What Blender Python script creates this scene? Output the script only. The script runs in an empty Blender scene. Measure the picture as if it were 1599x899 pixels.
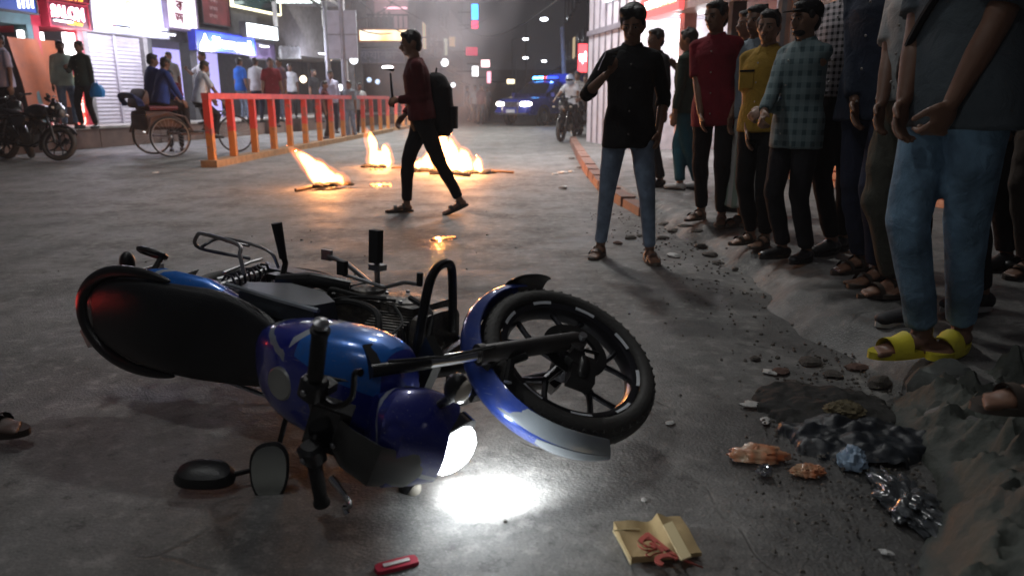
import bpy, math, random
import numpy as np
from mathutils import Vector, Matrix

random.seed(7)
rng = np.random.default_rng(7)
scn = bpy.context.scene
col = scn.collection
PI = math.pi
rad = math.radians

# ------------------------------------------------------------------ camera
F = 1155.0            # focal length in photo pixels (photo 1599 wide)
PITCH = 14.3
CAMH = 1.04
cam_d = bpy.data.cameras.new('camera')
cam = bpy.data.objects.new('camera', cam_d)
col.objects.link(cam)
cam_d.sensor_width = 36.0
cam_d.lens = 36.0 * F / 1599.0
cam_d.clip_start = 0.05
cam_d.clip_end = 1500
cam.location = (0, 0, CAMH)
cam.rotation_euler = (rad(90 - PITCH), 0, 0)
cam_d.dof.use_dof = True
cam_d.dof.focus_distance = 3.2
cam_d.dof.aperture_fstop = 2.8
scn.camera = cam

# ------------------------------------------------------------------ night sky, exposure
world = bpy.data.worlds.new('World')
scn.world = world
world.use_nodes = True
wbg = world.node_tree.nodes['Background']
wbg.inputs['Color'].default_value = (0.60, 0.61, 0.72, 1)
wbg.inputs['Strength'].default_value = 0.033
scn.view_settings.view_transform = 'Standard'
scn.view_settings.look = 'None'
scn.view_settings.exposure = 0.0
scn.view_settings.gamma = 1.0
scn.cycles.use_denoising = True
scn.cycles.max_bounces = 6
scn.cycles.transparent_max_bounces = 12
scn.cycles.volume_bounces = 0
scn.cycles.sample_clamp_indirect = 3.0
scn.cycles.sample_clamp_direct = 0.0

# ------------------------------------------------------------------ pixel <-> place
_c, _s = math.cos(rad(PITCH)), math.sin(rad(PITCH))


def ray(u, v):
    a = (u - 800) / F
    b = -(v - 449.5) / F
    return np.array([a, _c + b * _s, -_s + b * _c])


def at(u, v, Y):
    """point of the place at distance Y seen at photo position u, v"""
    d = ray(u, v)
    return np.array([0, 0, CAMH]) + d * (Y / d[1])


def gp(u, v, z=0.0):
    d = ray(u, v)
    return np.array([0, 0, CAMH]) + d * ((z - CAMH) / d[2])


def on_line(u, v, P, D):
    """point on the vertical plane through ground line P + t D; returns point"""
    d = ray(u, v)
    n = np.array([-D[1], D[0], 0.0])
    P3 = np.array([P[0], P[1], 0.0])
    o = np.array([0, 0, CAMH])
    return o + d * (n.dot(P3 - o) / n.dot(d))


# ------------------------------------------------------------------ materials
def newmat(name):
    m = bpy.data.materials.new(name)
    m.use_nodes = True
    nt = m.node_tree
    return m, nt, nt.nodes['Principled BSDF']


def nd(nt, typ, **kw):
    n = nt.nodes.new(typ)
    for k, v in kw.items():
        setattr(n, k, v)
    return n


_mats = {}


def mat(name, c, rough=0.6, metal=0.0, var=0.25, vscale=6.0, bump=0.0, bscale=60.0, coat=0.0, spec=0.5, dirt=None, wrinkle=0.0):
    if name in _mats:
        return _mats[name]
    m, nt, b = newmat(name)
    _mats[name] = m
    b.inputs['Roughness'].default_value = rough
    b.inputs['Metallic'].default_value = metal
    b.inputs['Coat Weight'].default_value = coat
    b.inputs['Coat Roughness'].default_value = 0.08
    b.inputs['Specular IOR Level'].default_value = spec
    tc = nd(nt, 'ShaderNodeTexCoord')
    no = nd(nt, 'ShaderNodeTexNoise')
    no.inputs['Scale'].default_value = vscale
    no.inputs['Detail'].default_value = 5
    nt.links.new(tc.outputs['Object'], no.inputs['Vector'])
    ramp = nd(nt, 'ShaderNodeValToRGB')
    e = ramp.color_ramp.elements
    e[0].position = 0.3
    e[1].position = 0.7
    c = tuple(c)
    lo = dirt if dirt else tuple(max(0, x * (1 - var)) for x in c)
    e[0].color = (*lo, 1)
    e[1].color = (*[min(1, x * (1 + var * 0.6)) for x in c], 1)
    nt.links.new(no.outputs['Fac'], ramp.inputs['Fac'])
    nt.links.new(ramp.outputs['Color'], b.inputs['Base Color'])
    mr = nd(nt, 'ShaderNodeMapRange')
    mr.inputs['To Min'].default_value = max(0.02, rough - 0.12)
    mr.inputs['To Max'].default_value = min(1, rough + 0.12)
    nt.links.new(no.outputs['Fac'], mr.inputs['Value'])
    nt.links.new(mr.outputs['Result'], b.inputs['Roughness'])
    if bump > 0:
        n2 = nd(nt, 'ShaderNodeTexNoise')
        n2.inputs['Scale'].default_value = bscale
        n2.inputs['Detail'].default_value = 4
        nt.links.new(tc.outputs['Object'], n2.inputs['Vector'])
        bp = nd(nt, 'ShaderNodeBump')
        bp.inputs['Strength'].default_value = bump
        bp.inputs['Distance'].default_value = 0.01
        nt.links.new(n2.outputs['Fac'], bp.inputs['Height'])
        nt.links.new(bp.outputs['Normal'], b.inputs['Normal'])
        if wrinkle:
            n3 = nd(nt, 'ShaderNodeTexNoise')
            n3.inputs['Scale'].default_value = 11
            n3.inputs['Detail'].default_value = 3
            n3.inputs['Distortion'].default_value = 1.4
            nt.links.new(tc.outputs['Object'], n3.inputs['Vector'])
            b2_ = nd(nt, 'ShaderNodeBump')
            b2_.inputs['Strength'].default_value = wrinkle
            b2_.inputs['Distance'].default_value = 0.035
            nt.links.new(n3.outputs['Fac'], b2_.inputs['Height'])
            nt.links.new(b2_.outputs['Normal'], bp.inputs['Normal'])
    return m


def glow(name, c, strength, base=None):
    if name in _mats:
        return _mats[name]
    m, nt, b = newmat(name)
    _mats[name] = m
    b.inputs['Base Color'].default_value = (*(base or c), 1)
    b.inputs['Roughness'].default_value = 0.5
    b.inputs['Emission Color'].default_value = (*c, 1)
    b.inputs['Emission Strength'].default_value = strength
    return m


def glow_noise(name, c1, c2, strength, scale=8.0, stretch=(1, 1, 1)):
    """lit translucent sheet printed in two colours"""
    m, nt, b = newmat(name)
    _mats[name] = m
    tc = nd(nt, 'ShaderNodeTexCoord')
    mp = nd(nt, 'ShaderNodeMapping')
    mp.inputs['Scale'].default_value = stretch
    no = nd(nt, 'ShaderNodeTexNoise')
    no.inputs['Scale'].default_value = scale
    no.inputs['Detail'].default_value = 3
    ramp = nd(nt, 'ShaderNodeValToRGB')
    ramp.color_ramp.elements[0].position = 0.42
    ramp.color_ramp.elements[1].position = 0.58
    ramp.color_ramp.elements[0].color = (*c1, 1)
    ramp.color_ramp.elements[1].color = (*c2, 1)
    nt.links.new(tc.outputs['Object'], mp.inputs['Vector'])
    nt.links.new(mp.outputs['Vector'], no.inputs['Vector'])
    nt.links.new(no.outputs['Fac'], ramp.inputs['Fac'])
    nt.links.new(ramp.outputs['Color'], b.inputs['Emission Color'])
    nt.links.new(ramp.outputs['Color'], b.inputs['Base Color'])
    b.inputs['Emission Strength'].default_value = strength
    return m


def math_node(nt, op, a, b_=None, c=None):
    n = nd(nt, 'ShaderNodeMath', operation=op)
    for i, x in enumerate((a, b_, c)):
        if x is None:
            continue
        if isinstance(x, (int, float)):
            n.inputs[i].default_value = x
        else:
            nt.links.new(x, n.inputs[i])
    return n.outputs[0]


def mix_col(nt, f, a, b_):
    n = nd(nt, 'ShaderNodeMix', data_type='RGBA')
    for sock, x in ((n.inputs[0], f), (n.inputs[6], a), (n.inputs[7], b_)):
        if isinstance(x, (int, float)):
            sock.default_value = x
        elif isinstance(x, tuple):
            sock.default_value = (*x, 1) if len(x) == 3 else x
        else:
            nt.links.new(x, sock)
    return n.outputs[2]


def check_mat(name, base, dark, light, pitch=0.04, rough=0.85):
    """woven check cloth"""
    m, nt, b = newmat(name)
    _mats[name] = m
    tc = nd(nt, 'ShaderNodeTexCoord')
    sx = nd(nt, 'ShaderNodeSeparateXYZ')
    nt.links.new(tc.outputs['Object'], sx.inputs[0])
    xx = math_node(nt, 'ADD', sx.outputs[0], math_node(nt, 'MULTIPLY', sx.outputs[1], 0.8))
    fx = math_node(nt, 'FRACT', math_node(nt, 'MULTIPLY', math_node(nt, 'ADD', xx, 10.0), 1 / pitch))
    fz = math_node(nt, 'FRACT', math_node(nt, 'MULTIPLY', math_node(nt, 'ADD', sx.outputs[2], 10.0), 1 / pitch))
    a = math_node(nt, 'LESS_THAN', fx, 0.45)
    c = math_node(nt, 'LESS_THAN', fz, 0.45)
    f = math_node(nt, 'MULTIPLY', math_node(nt, 'ADD', a, c), 0.5)
    both = math_node(nt, 'MULTIPLY', a, c)
    c1 = mix_col(nt, f, light, base)
    c2 = mix_col(nt, both, c1, dark)
    nt.links.new(c2, b.inputs['Base Color'])
    b.inputs['Roughness'].default_value = rough
    return m


def stripe_mat(name, cols, axis=0, pitch=0.06, rough=0.9):
    m, nt, b = newmat(name)
    _mats[name] = m
    tc = nd(nt, 'ShaderNodeTexCoord')
    sx = nd(nt, 'ShaderNodeSeparateXYZ')
    nt.links.new(tc.outputs['Object'], sx.inputs[0])
    fx = math_node(nt, 'FRACT', math_node(nt, 'MULTIPLY', math_node(nt, 'ADD', sx.outputs[axis], 10.0), 1 / pitch))
    a = math_node(nt, 'LESS_THAN', fx, 0.5)
    nt.links.new(mix_col(nt, a, cols[0], cols[1]), b.inputs['Base Color'])
    b.inputs['Roughness'].default_value = rough
    return m


# ------------------------------------------------------------------ mesh builder
def frame_of(d):
    d = np.asarray(d, float)
    d = d / (np.linalg.norm(d) + 1e-12)
    h = np.array([0, 0, 1.0]) if abs(d[2]) < 0.9 else np.array([1.0, 0, 0])
    a = np.cross(h, d)
    a /= np.linalg.norm(a)
    return a, np.cross(d, a), d


class MB:
    def __init__(s):
        s.v = []
        s.f = []

    def add(s, V, Fc):
        o = len(s.v)
        s.v.extend([tuple(map(float, p)) for p in V])
        s.f.extend([tuple(int(i) + o for i in f) for f in Fc])
        return s

    def box(s, c, size, R=None, taper=1.0):
        hx, hy, hz = [x / 2 for x in size]
        V = np.array([(-hx, -hy, -hz), (hx, -hy, -hz), (hx, hy, -hz), (-hx, hy, -hz),
                      (-hx * taper, -hy * taper, hz), (hx * taper, -hy * taper, hz), (hx * taper, hy * taper, hz), (-hx * taper, hy * taper, hz)])
        if R is not None:
            V = V @ np.asarray(R).T
        V = V + np.asarray(c, float)
        return s.add(V, [(0, 3, 2, 1), (4, 5, 6, 7), (0, 1, 5, 4), (1, 2, 6, 5), (2, 3, 7, 6), (3, 0, 4, 7)])

    def ring_loft(s, rings, closed=True, cap=True):
        """rings: list of (n,3) arrays"""
        n = len(rings[0])
        o = len(s.v)
        for r in rings:
            s.v.extend([tuple(map(float, p)) for p in r])
        for i in range(len(rings) - 1):
            for j in range(n if closed else n - 1):
                a = o + i * n + j
                b = o + i * n + (j + 1) % n
                s.f.append((a, b, b + n, a + n))
        if cap:
            s.f.append(tuple(o + j for j in reversed(range(n))))
            k = o + (len(rings) - 1) * n
            s.f.append(tuple(k + j for j in range(n)))
        return s

    def tube(s, pts, r, seg=8, cap=True):
        pts = [np.asarray(p, float) for p in pts]
        if np.isscalar(r):
            r = [r] * len(pts)
        rings = []
        pa = None
        for i, p in enumerate(pts):
            d = pts[min(i + 1, len(pts) - 1)] - pts[max(i - 1, 0)]
            d /= np.linalg.norm(d) + 1e-12
            if pa is None:
                a, b, _ = frame_of(d)
            else:
                a = pa - d * pa.dot(d)
                a /= np.linalg.norm(a) + 1e-12
                b = np.cross(d, a)
            pa = a
            t = np.arange(seg) * 2 * PI / seg
            rings.append(p + r[i] * (np.cos(t)[:, None] * a + np.sin(t)[:, None] * b))
        return s.ring_loft(rings, cap=cap)

    def caps(s, p0, p1, r0, r1, seg=12, flat=(1.0, 1.0), ax=None, f0=False, f1=False):
        """tapered limb with round (or flat: f0/f1) ends; ax = direction that gets flat[0]"""
        p0 = np.asarray(p0, float)
        p1 = np.asarray(p1, float)
        a, b, d = frame_of(p1 - p0)
        if ax is not None:
            ax = np.asarray(ax, float)
            a = ax - d * ax.dot(d)
            a /= np.linalg.norm(a) + 1e-12
            b = np.cross(d, a)
        t = np.arange(seg) * 2 * PI / seg
        un = flat[0] * np.cos(t)[:, None] * a + flat[1] * np.sin(t)[:, None] * b
        rings = []
        if not f0:
            for q in (80, 55, 30):
                rings.append(p0 - d * r0 * math.sin(rad(q)) + un * r0 * math.cos(rad(q)))
        rings.append(p0 + un * r0)
        rings.append(p1 + un * r1)
        if not f1:
            for q in (30, 55, 80):
                rings.append(p1 + d * r1 * math.sin(rad(q)) + un * r1 * math.cos(rad(q)))
        return s.ring_loft(rings)

    def ell(s, c, r, R=None, seg=14, rows=9):
        rings = []
        t = np.arange(seg) * 2 * PI / seg
        for i in range(rows):
            ph = -PI / 2 + 0.12 + (PI - 0.24) * i / (rows - 1)
            V = np.stack([r[0] * math.cos(ph) * np.cos(t), r[1] * math.cos(ph) * np.sin(t), np.full(seg, r[2] * math.sin(ph))], 1)
            if R is not None:
                V = V @ np.asarray(R).T
            rings.append(V + np.asarray(c, float))
        return s.ring_loft(rings)

    def sect(s, secs, seg=20, p=2.0, axis='z', cap=True):
        """loft of superellipses: secs = [(t, cx, cy, rx, ry)] along axis"""
        t = np.arange(seg) * 2 * PI / seg
        ct, st = np.cos(t), np.sin(t)
        e = 2.0 / p
        X = np.sign(ct) * np.abs(ct) ** e
        Y = np.sign(st) * np.abs(st) ** e
        rings = []
        for (h, cx, cy, rx, ry) in secs:
            A = np.stack([cx + rx * X, cy + ry * Y, np.full(seg, h)], 1)
            if axis == 'x':        # section in y,z
                A = A[:, [2, 0, 1]]
            elif axis == 'y':
                A = A[:, [1, 2, 0]]
            rings.append(A)
        return s.ring_loft(rings, cap=cap)

    def lathe(s, prof, c=(0, 0, 0), axis='z', seg=24, cap=True, a0=0, a1=2 * PI):
        """prof = [(r, h)]"""
        full = abs(a1 - a0 - 2 * PI) < 1e-6
        n = seg if full else seg + 1
        t = a0 + np.arange(n) * (a1 - a0) / seg
        rings = []
        for (r, h) in prof:
            A = np.stack([r * np.cos(t), r * np.sin(t), np.full(n, h)], 1)
            if axis == 'x':
                A = A[:, [2, 0, 1]]
            elif axis == 'y':
                A = A[:, [0, 2, 1]] * np.array([1, 1, 1])
            rings.append(A + np.asarray(c, float))
        return s.ring_loft(rings, closed=full, cap=cap and full)

    def prism(s, poly, h0, h1, axis='z'):
        """extruded outline; poly 2-D points; axis the extrusion direction"""
        P = np.asarray(poly, float)
        rings = []
        for h in (h0, h1):
            A = np.column_stack([P, np.full(len(P), h)])
            if axis == 'x':
                A = A[:, [2, 0, 1]]
            elif axis == 'y':
                A = A[:, [0, 2, 1]]
            rings.append(A)
        return s.ring_loft(rings)

    def xf(s, M):
        V = np.array(s.v)
        M = np.asarray(M)
        V = V @ M[:3, :3].T + M[:3, 3]
        s.v = [tuple(p) for p in V]
        return s

    def mesh(s, name, m=None, smooth=35):
        me = bpy.data.meshes.new(name)
        me.from_pydata(s.v, [], s.f)
        me.validate()
        fix_normals(me)
        if m:
            me.materials.append(m)
        if smooth:
            me.polygons.foreach_set('use_smooth', [True] * len(me.polygons))
            me.set_sharp_from_angle(angle=rad(smooth))
        return me

    def build(s, name, m=None, parent=None, smooth=35, loc=None, rz=None, mods=None, **props):
        return link(name, s.mesh(name, m, smooth), parent, loc, rz, **props)


def bend(pts, k=5):
    """rounded path through the given points"""
    P = [np.asarray(p, float) for p in pts]
    P = [2 * P[0] - P[1]] + P + [2 * P[-1] - P[-2]]
    out = []
    for i in range(1, len(P) - 2):
        for j in range(k):
            t = j / k
            out.append(0.5 * (2 * P[i] + (P[i + 1] - P[i - 1]) * t + (2 * P[i - 1] - 5 * P[i] + 4 * P[i + 1] - P[i + 2]) * t * t + (3 * P[i] - P[i - 1] - 3 * P[i + 1] + P[i + 2]) * t ** 3))
    return out + [P[-2]]


def fix_normals(me):
    import bmesh
    bm = bmesh.new()
    bm.from_mesh(me)
    bmesh.ops.recalc_face_normals(bm, faces=bm.faces)
    bm.to_mesh(me)
    bm.free()


def link(name, me, parent=None, loc=None, rz=None, **props):
    o = bpy.data.objects.new(name, me)
    col.objects.link(o)
    if parent:
        o.parent = parent
    if loc is not None:
        o.location = loc
    if rz is not None:
        o.rotation_euler = (0, 0, rz)
    for k, v in props.items():
        if v:
            o[k] = v
    return o


def thing(name, label, cat, loc=(0, 0, 0), rz=0, group=None):
    o = bpy.data.objects.new(name, None)
    col.objects.link(o)
    o.empty_display_size = 0.2
    o.location = loc
    o.rotation_euler = (0, 0, rz)
    o['label'] = label
    o['category'] = cat
    if group:
        o['group'] = group
    return o


def copy_tree(o, parent=None):
    c = o.copy()
    col.objects.link(c)
    c.parent = parent
    for ch in list(o.children):
        copy_tree(ch, c)
    return c


def meld(mb, voxel, smooth=3, fold=0.0, foldk=None):
    """union of the shapes in mb as one continuous surface; returns mesh"""
    me = bpy.data.meshes.new('tmp')
    me.from_pydata(mb.v, [], mb.f)
    fix_normals(me)
    o = bpy.data.objects.new('tmp', me)
    col.objects.link(o)
    r = o.modifiers.new('r', 'REMESH')
    r.mode = 'VOXEL'
    r.voxel_size = voxel
    if smooth:
        q = o.modifiers.new('s', 'SMOOTH')
        q.factor = 0.5
        q.iterations = smooth
    dg = bpy.context.evaluated_depsgraph_get()
    out = bpy.data.meshes.new_from_object(o.evaluated_get(dg))
    bpy.data.objects.remove(o)
    bpy.data.meshes.remove(me)
    n = len(out.vertices)
    if fold > 0 and n:
        co = np.empty(n * 3)
        out.vertices.foreach_get('co', co)
        co = co.reshape(-1, 3)
        no = np.empty(n * 3)
        out.vertices.foreach_get('normal', no)
        no = no.reshape(-1, 3)
        ph = rng.uniform(0, 6.28, 12)
        x, y, z = co.T
        w = 0.5 * np.sin(7 * x + ph[0]) + 0.5 * np.sin(9 * y + ph[1]) + 0.6 * np.sin(6 * z + ph[2])
        k = foldk or (14, 14, 26)
        d = (np.sin(k[0] * x + k[2] * z + 3.1 * w + ph[3]) * 0.5 + np.sin(-k[1] * y + k[2] * 1.3 * z - 2.3 * w + ph[4]) * 0.4
             + np.sin(1.9 * k[0] * x - 2.1 * k[2] * z + 2.7 * w + ph[5]) * 0.25 + 0.4 * np.sin(k[0] * 2.5 * (x + y) + 2 * w + ph[6]))
        am = 0.55 + 0.45 * np.sin(5 * z + ph[7] + w)
        co = co + no * (d * am * fold)[:, None]
        out.vertices.foreach_set('co', co.ravel())
    out.polygons.foreach_set('use_smooth', [True] * len(out.polygons))
    out.update()
    return out


def crumple(rx, ry, rz_, seed, n=26, amp=0.35, k=3.0):
    """irregular lump (rock, crumpled bag) as vertices/faces around the origin, resting on z=0"""
    r = np.random.default_rng(seed)
    V, Fc = [], []
    dirs = r.normal(size=(9, 3)) * k
    ph = r.uniform(0, 6.28, 9)
    am = r.uniform(0.3, 1, 9) / 9
    for i in range(n // 2 + 1):
        th = PI * i / (n // 2)
        for j in range(n):
            f = 2 * PI * j / n
            p = np.array([math.sin(th) * math.cos(f), math.sin(th) * math.sin(f), math.cos(th)])
            d = 1 + amp * float(np.sum(am * np.abs(np.sin(dirs @ p + ph))) * 4 - 1)
            q = p * d
            V.append((q[0] * rx, q[1] * ry, max(q[2], -0.35) * rz_ + rz_ * 0.33))
    for i in range(n // 2):
        for j in range(n):
            a = i * n + j
            b = i * n + (j + 1) % n
            Fc.append((a, b, b + n, a + n))
    return V, Fc


def text_mesh(body, size, m, name, parent=None, M=None, extrude=0.01, bold=0.0, width=None, **props):
    cu = bpy.data.curves.new(name, 'FONT')
    cu.body = body
    cu.size = size
    cu.extrude = extrude
    cu.offset = bold
    cu.align_x = 'CENTER'
    cu.align_y = 'CENTER'
    cu.resolution_u = 3
    o = bpy.data.objects.new(name, cu)
    col.objects.link(o)
    dg = bpy.context.evaluated_depsgraph_get()
    me = bpy.data.meshes.new_from_object(o.evaluated_get(dg))
    bpy.data.objects.remove(o)
    me.materials.clear()
    me.materials.append(m)
    if width:
        xs = [v.co.x for v in me.vertices]
        if xs:
            k = width / (max(xs) - min(xs))
            me.transform(Matrix.Scale(k, 4, Vector((1, 0, 0))))
    if M is not None:
        me.transform(M)
    return link(name, me, parent, **props)


# shared materials
M_SKIN = mat('skin_brown', (0.19, 0.098, 0.062), 0.5, var=0.15)
M_SKIN2 = mat('skin_tan', (0.26, 0.145, 0.095), 0.5, var=0.15)
M_HAIR = mat('hair_black', (0.008, 0.007, 0.007), 0.55, bump=0.8, bscale=90)
M_EYE = mat('eye_white', (0.3, 0.27, 0.25), 0.4)
M_IRIS = mat('iris_dark', (0.01, 0.008, 0.006), 0.2)
M_LIP = mat('lip', (0.16, 0.06, 0.05), 0.5)
M_BLACKPL = mat('black_plastic', (0.012, 0.012, 0.013), 0.38, bump=0.15, bscale=200)
M_BLACKMETAL = mat('black_metal', (0.018, 0.018, 0.018), 0.35, 0.6)
M_RUBBER = mat('rubber', (0.016, 0.016, 0.016), 0.75, bump=0.2, bscale=120)
M_CHROME = mat('chrome', (0.62, 0.62, 0.64), 0.16, 1.0, var=0.1)
M_STEEL = mat('dull_steel', (0.32, 0.32, 0.33), 0.38, 0.9)
M_GLASS_D = mat('dark_glass', (0.01, 0.012, 0.014), 0.06, 0.0, coat=1.0)
# ------------------------------------------------------------------ people
def ik(a, b, l1, l2, hint):
    a = np.asarray(a, float)
    b = np.asarray(b, float)
    v = b - a
    d = np.linalg.norm(v)
    mx = (l1 + l2) * 0.998
    if d > mx:
        b = a + v / d * mx
        v = b - a
        d = mx
    u = v / d
    h = np.asarray(hint, float)
    h = h - u * h.dot(u)
    h /= np.linalg.norm(h) + 1e-9
    x = (d * d + l1 * l1 - l2 * l2) / (2 * d)
    y = math.sqrt(max(l1 * l1 - x * x, 0))
    return a + u * x + h * y, b


def rotz(a):
    c, s = math.cos(a), math.sin(a)
    return np.array([[c, -s, 0], [s, c, 0], [0, 0, 1.0]])


def rotx(a):
    c, s = math.cos(a), math.sin(a)
    return np.array([[1.0, 0, 0], [0, c, -s], [0, s, c]])


def hand(mb, w, d, n, side, curl=0.5, s=1.0, thick=1.0):
    """palm and five fingers from wrist w along d; n palm normal; side towards the thumb"""
    d = d / np.linalg.norm(d)
    n = n - d * n.dot(d)
    n /= np.linalg.norm(n) + 1e-9
    t = np.cross(d, n)
    if t.dot(side) < 0:
        t = -t
    R = np.stack([t, n, d], 1)
    mb.ell(w + d * 0.05 * s, (0.041 * s, 0.016 * s, 0.056 * s), R)
    for i, L in enumerate((0.068, 0.078, 0.072, 0.056)):
        b = w + d * 0.088 * s + t * (0.031 - i * 0.0205) * s
        c = curl * (0.7 + 0.15 * i)
        d1 = d * math.cos(c) + n * math.sin(c)
        d2 = d * math.cos(2.1 * c) + n * math.sin(2.1 * c)
        m_ = b + d1 * L * 0.52 * s
        mb.caps(b, m_, 0.0098 * s * thick, 0.0088 * s * thick, 8)
        mb.caps(m_, m_ + d2 * L * 0.48 * s, 0.0088 * s * thick, 0.0075 * s * thick, 8)
    b = w + d * 0.028 * s + t * 0.030 * s
    k = b + (t * 0.75 + d * 0.8 + n * 0.25) * 0.030 * s
    mb.caps(b, k, 0.0125 * s * thick, 0.0105 * s * thick, 8)
    mb.caps(k, k + (t * 0.25 + d * 0.9 + n * 0.5 * (0.4 + curl)) * 0.036 * s, 0.0105 * s * thick, 0.0085 * s * thick, 8)


def person(label, loc, heading, h=1.70, vox=0.011, shirt=None, trousers=None, skin=None, sleeve='short', hem=0.84, shoe='shoe',
           shoe_m=None, feet=None, wr=None, wl=None, lean=0.0, lean_side=0.0, head_yaw=0.0, head_pitch=0.0, hair='short', build=1.0,
           loose=1.0, curl=(0.35, 0.35), lungi=None, seat=None, collar=True, cap_m=None, group=None, hint_r=None, hint_l=None, beard=False,
           face=True, belly=1.0, shorts=False, hand_n=None, strap=None, pocket=None):
    """body: one continuous surface; hair, clothes, shoes its siblings under the person"""
    s = h / 1.72
    skin = skin or M_SKIN
    root = thing('person', label, 'person', loc, rad(heading), group)
    P = lambda x, y, z: np.array([x, y, z]) * s
    feet = feet or [(-0.11, 0.0, 0), (0.11, 0.02, 0)]
    hipz = 0.90
    if seat is not None:
        hipz = seat / s + 0.09
    hipz_eff = hipz
    # legs
    legs = []
    for k, ft in enumerate(feet):
        sx = -1 if k == 0 else 1
        fx, fy, fa = ft[:3]
        fz = ft[3] if len(ft) > 3 else 0.0
        hip = P(sx * 0.088, 0, hipz_eff)
        ank = P(fx, fy, 0.085 + fz)
        kn, an = ik(hip, ank, 0.43 * s, 0.41 * s, (sx * 0.08, -1, 0.0))
        legs.append((hip, kn, an, fa, ft))
    # torso axis, with lean
    RL = rotx(rad(lean)) @ np.array([[math.cos(rad(lean_side)), 0, math.sin(rad(lean_side))], [0, 1, 0], [-math.sin(rad(lean_side)), 0, math.cos(rad(lean_side))]])
    pel = P(0, 0, hipz_eff)

    def TB(x, y, z):           # torso point given standing coordinates
        return pel + RL @ (P(x, y, z) - P(0, 0, 0.90))

    bw = build
    sh = [TB(-0.158 * bw, 0.0, 1.392), TB(0.158 * bw, 0.0, 1.392)]
    wr = P(*wr) if wr else P(-0.235 * bw, -0.03, 0.80) + (TB(0, 0, 1.4) - P(0, 0, 1.4))
    wl = P(*wl) if wl else P(0.235 * bw, -0.03, 0.80) + (TB(0, 0, 1.4) - P(0, 0, 1.4))
    er, wr = ik(sh[0], wr, 0.285 * s, 0.25 * s, hint_r or (-0.5, 0.9, -0.3))
    el, wl = ik(sh[1], wl, 0.285 * s, 0.25 * s, hint_l or (0.5, 0.9, -0.3))
    arms = [(sh[0], er, wr, -1, curl[0]), (sh[1], el, wl, 1, curl[1])]

    body = MB()
    tor = [(0.86, 0, 0, 0.14, 0.095), (0.95, 0, 0.005, 0.158 * belly, 0.11), (1.08, 0, 0, 0.14 * belly, 0.098 * belly), (1.2, 0, -0.003, 0.152, 0.105 * belly),
           (1.32, 0, 0, 0.155, 0.108), (1.385, 0, 0.005, 0.135, 0.085), (1.44, 0, 0.01, 0.075, 0.062)]

    def loft_t(mb, secs, seg=20):
        rings = []
        t = np.arange(seg) * 2 * PI / seg
        for (z, cx, cy, rx, ry) in secs:
            rings.append(np.array([TB(cx + rx * math.cos(q), cy + ry * math.sin(q), z) for q in t]))
        mb.ring_loft(rings)

    loft_t(body, [(z, a, b, rx * bw, ry) for z, a, b, rx, ry in tor])
    hc = TB(0, -0.012, 1.605)
    body.caps(TB(0, 0.012, 1.42), hc + RL @ P(0, 0.01, -0.05), 0.058 * s, 0.053 * s)
    HR = RL @ rotz(rad(head_yaw)) @ rotx(rad(head_pitch))
    Hp = lambda x, y, z: hc + HR @ P(x, y, z)
    body.ell(Hp(0, 0.008, 0.015), (0.076 * s, 0.094 * s, 0.098 * s), HR, 18, 12)
    body.ell(Hp(0, -0.022, -0.045), (0.060 * s, 0.066 * s, 0.072 * s), HR)
    body.ell(Hp(0, -0.058, -0.088), (0.028 * s, 0.024 * s, 0.022 * s), HR)
    body.ell(Hp(0, -0.072, 0.012), (0.055 * s, 0.012 * s, 0.012 * s), HR)
    body.caps(Hp(0, -0.086, 0.0), Hp(0, -0.104, -0.034), 0.0085 * s, 0.0145 * s, 8)
    body.caps(Hp(-0.014, -0.094, -0.038), Hp(0.014, -0.094, -0.038), 0.009 * s, 0.009 * s, 8)
    for q in (-1, 1):
        body.ell(Hp(q * 0.042, -0.062, -0.022), (0.019 * s, 0.017 * s, 0.016 * s), HR)
        body.ell(Hp(q * 0.078, 0.012, -0.008), (0.010 * s, 0.019 * s, 0.031 * s), HR)
    body.ell(Hp(0, -0.082, -0.062), (0.022 * s, 0.013 * s, 0.011 * s), HR)
    lg = 0.82 if trousers and not shorts else 1.0
    for (hip, kn, an, fa, ft) in legs:
        body.caps(hip, kn, 0.078 * s * lg, 0.054 * s * lg, ax=(1, 0, 0))
        body.caps(kn, kn + (an - kn) * 0.35, 0.052 * s * lg, 0.054 * s * lg)
        body.caps(kn + (an - kn) * 0.35, an, 0.053 * s * lg, 0.036 * s)
    for (a, e, w, sx, cu) in arms:
        body.caps(a, e, 0.052 * s * bw, 0.040 * s * bw)
        body.caps(e, e + (w - e) * 0.4, 0.039 * s * bw, 0.038 * s * bw)
        body.caps(e + (w - e) * 0.4, w, 0.038 * s * bw, 0.026 * s)
        dd = (w - e) / np.linalg.norm(w - e)
        if hand_n and sx in hand_n:
            n_, si = [np.array(q, float) for q in hand_n[sx]]
        elif abs(dd[2]) > 0.8 and dd[2] < 0:
            n_, si = np.array([-sx * 1.0, 0.2, 0]), np.array([0, -1.0, 0])
        else:
            n_, si = np.array([-sx * 0.6, 0.3, -0.5]), np.array([0, 0.0, 1.0])
        hand(body, w, dd, n_, si, cu, s * 1.04, 1.15)

    bare = shoe in ('sandal', 'slides', 'bare')
    feet_geo = []
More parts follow.
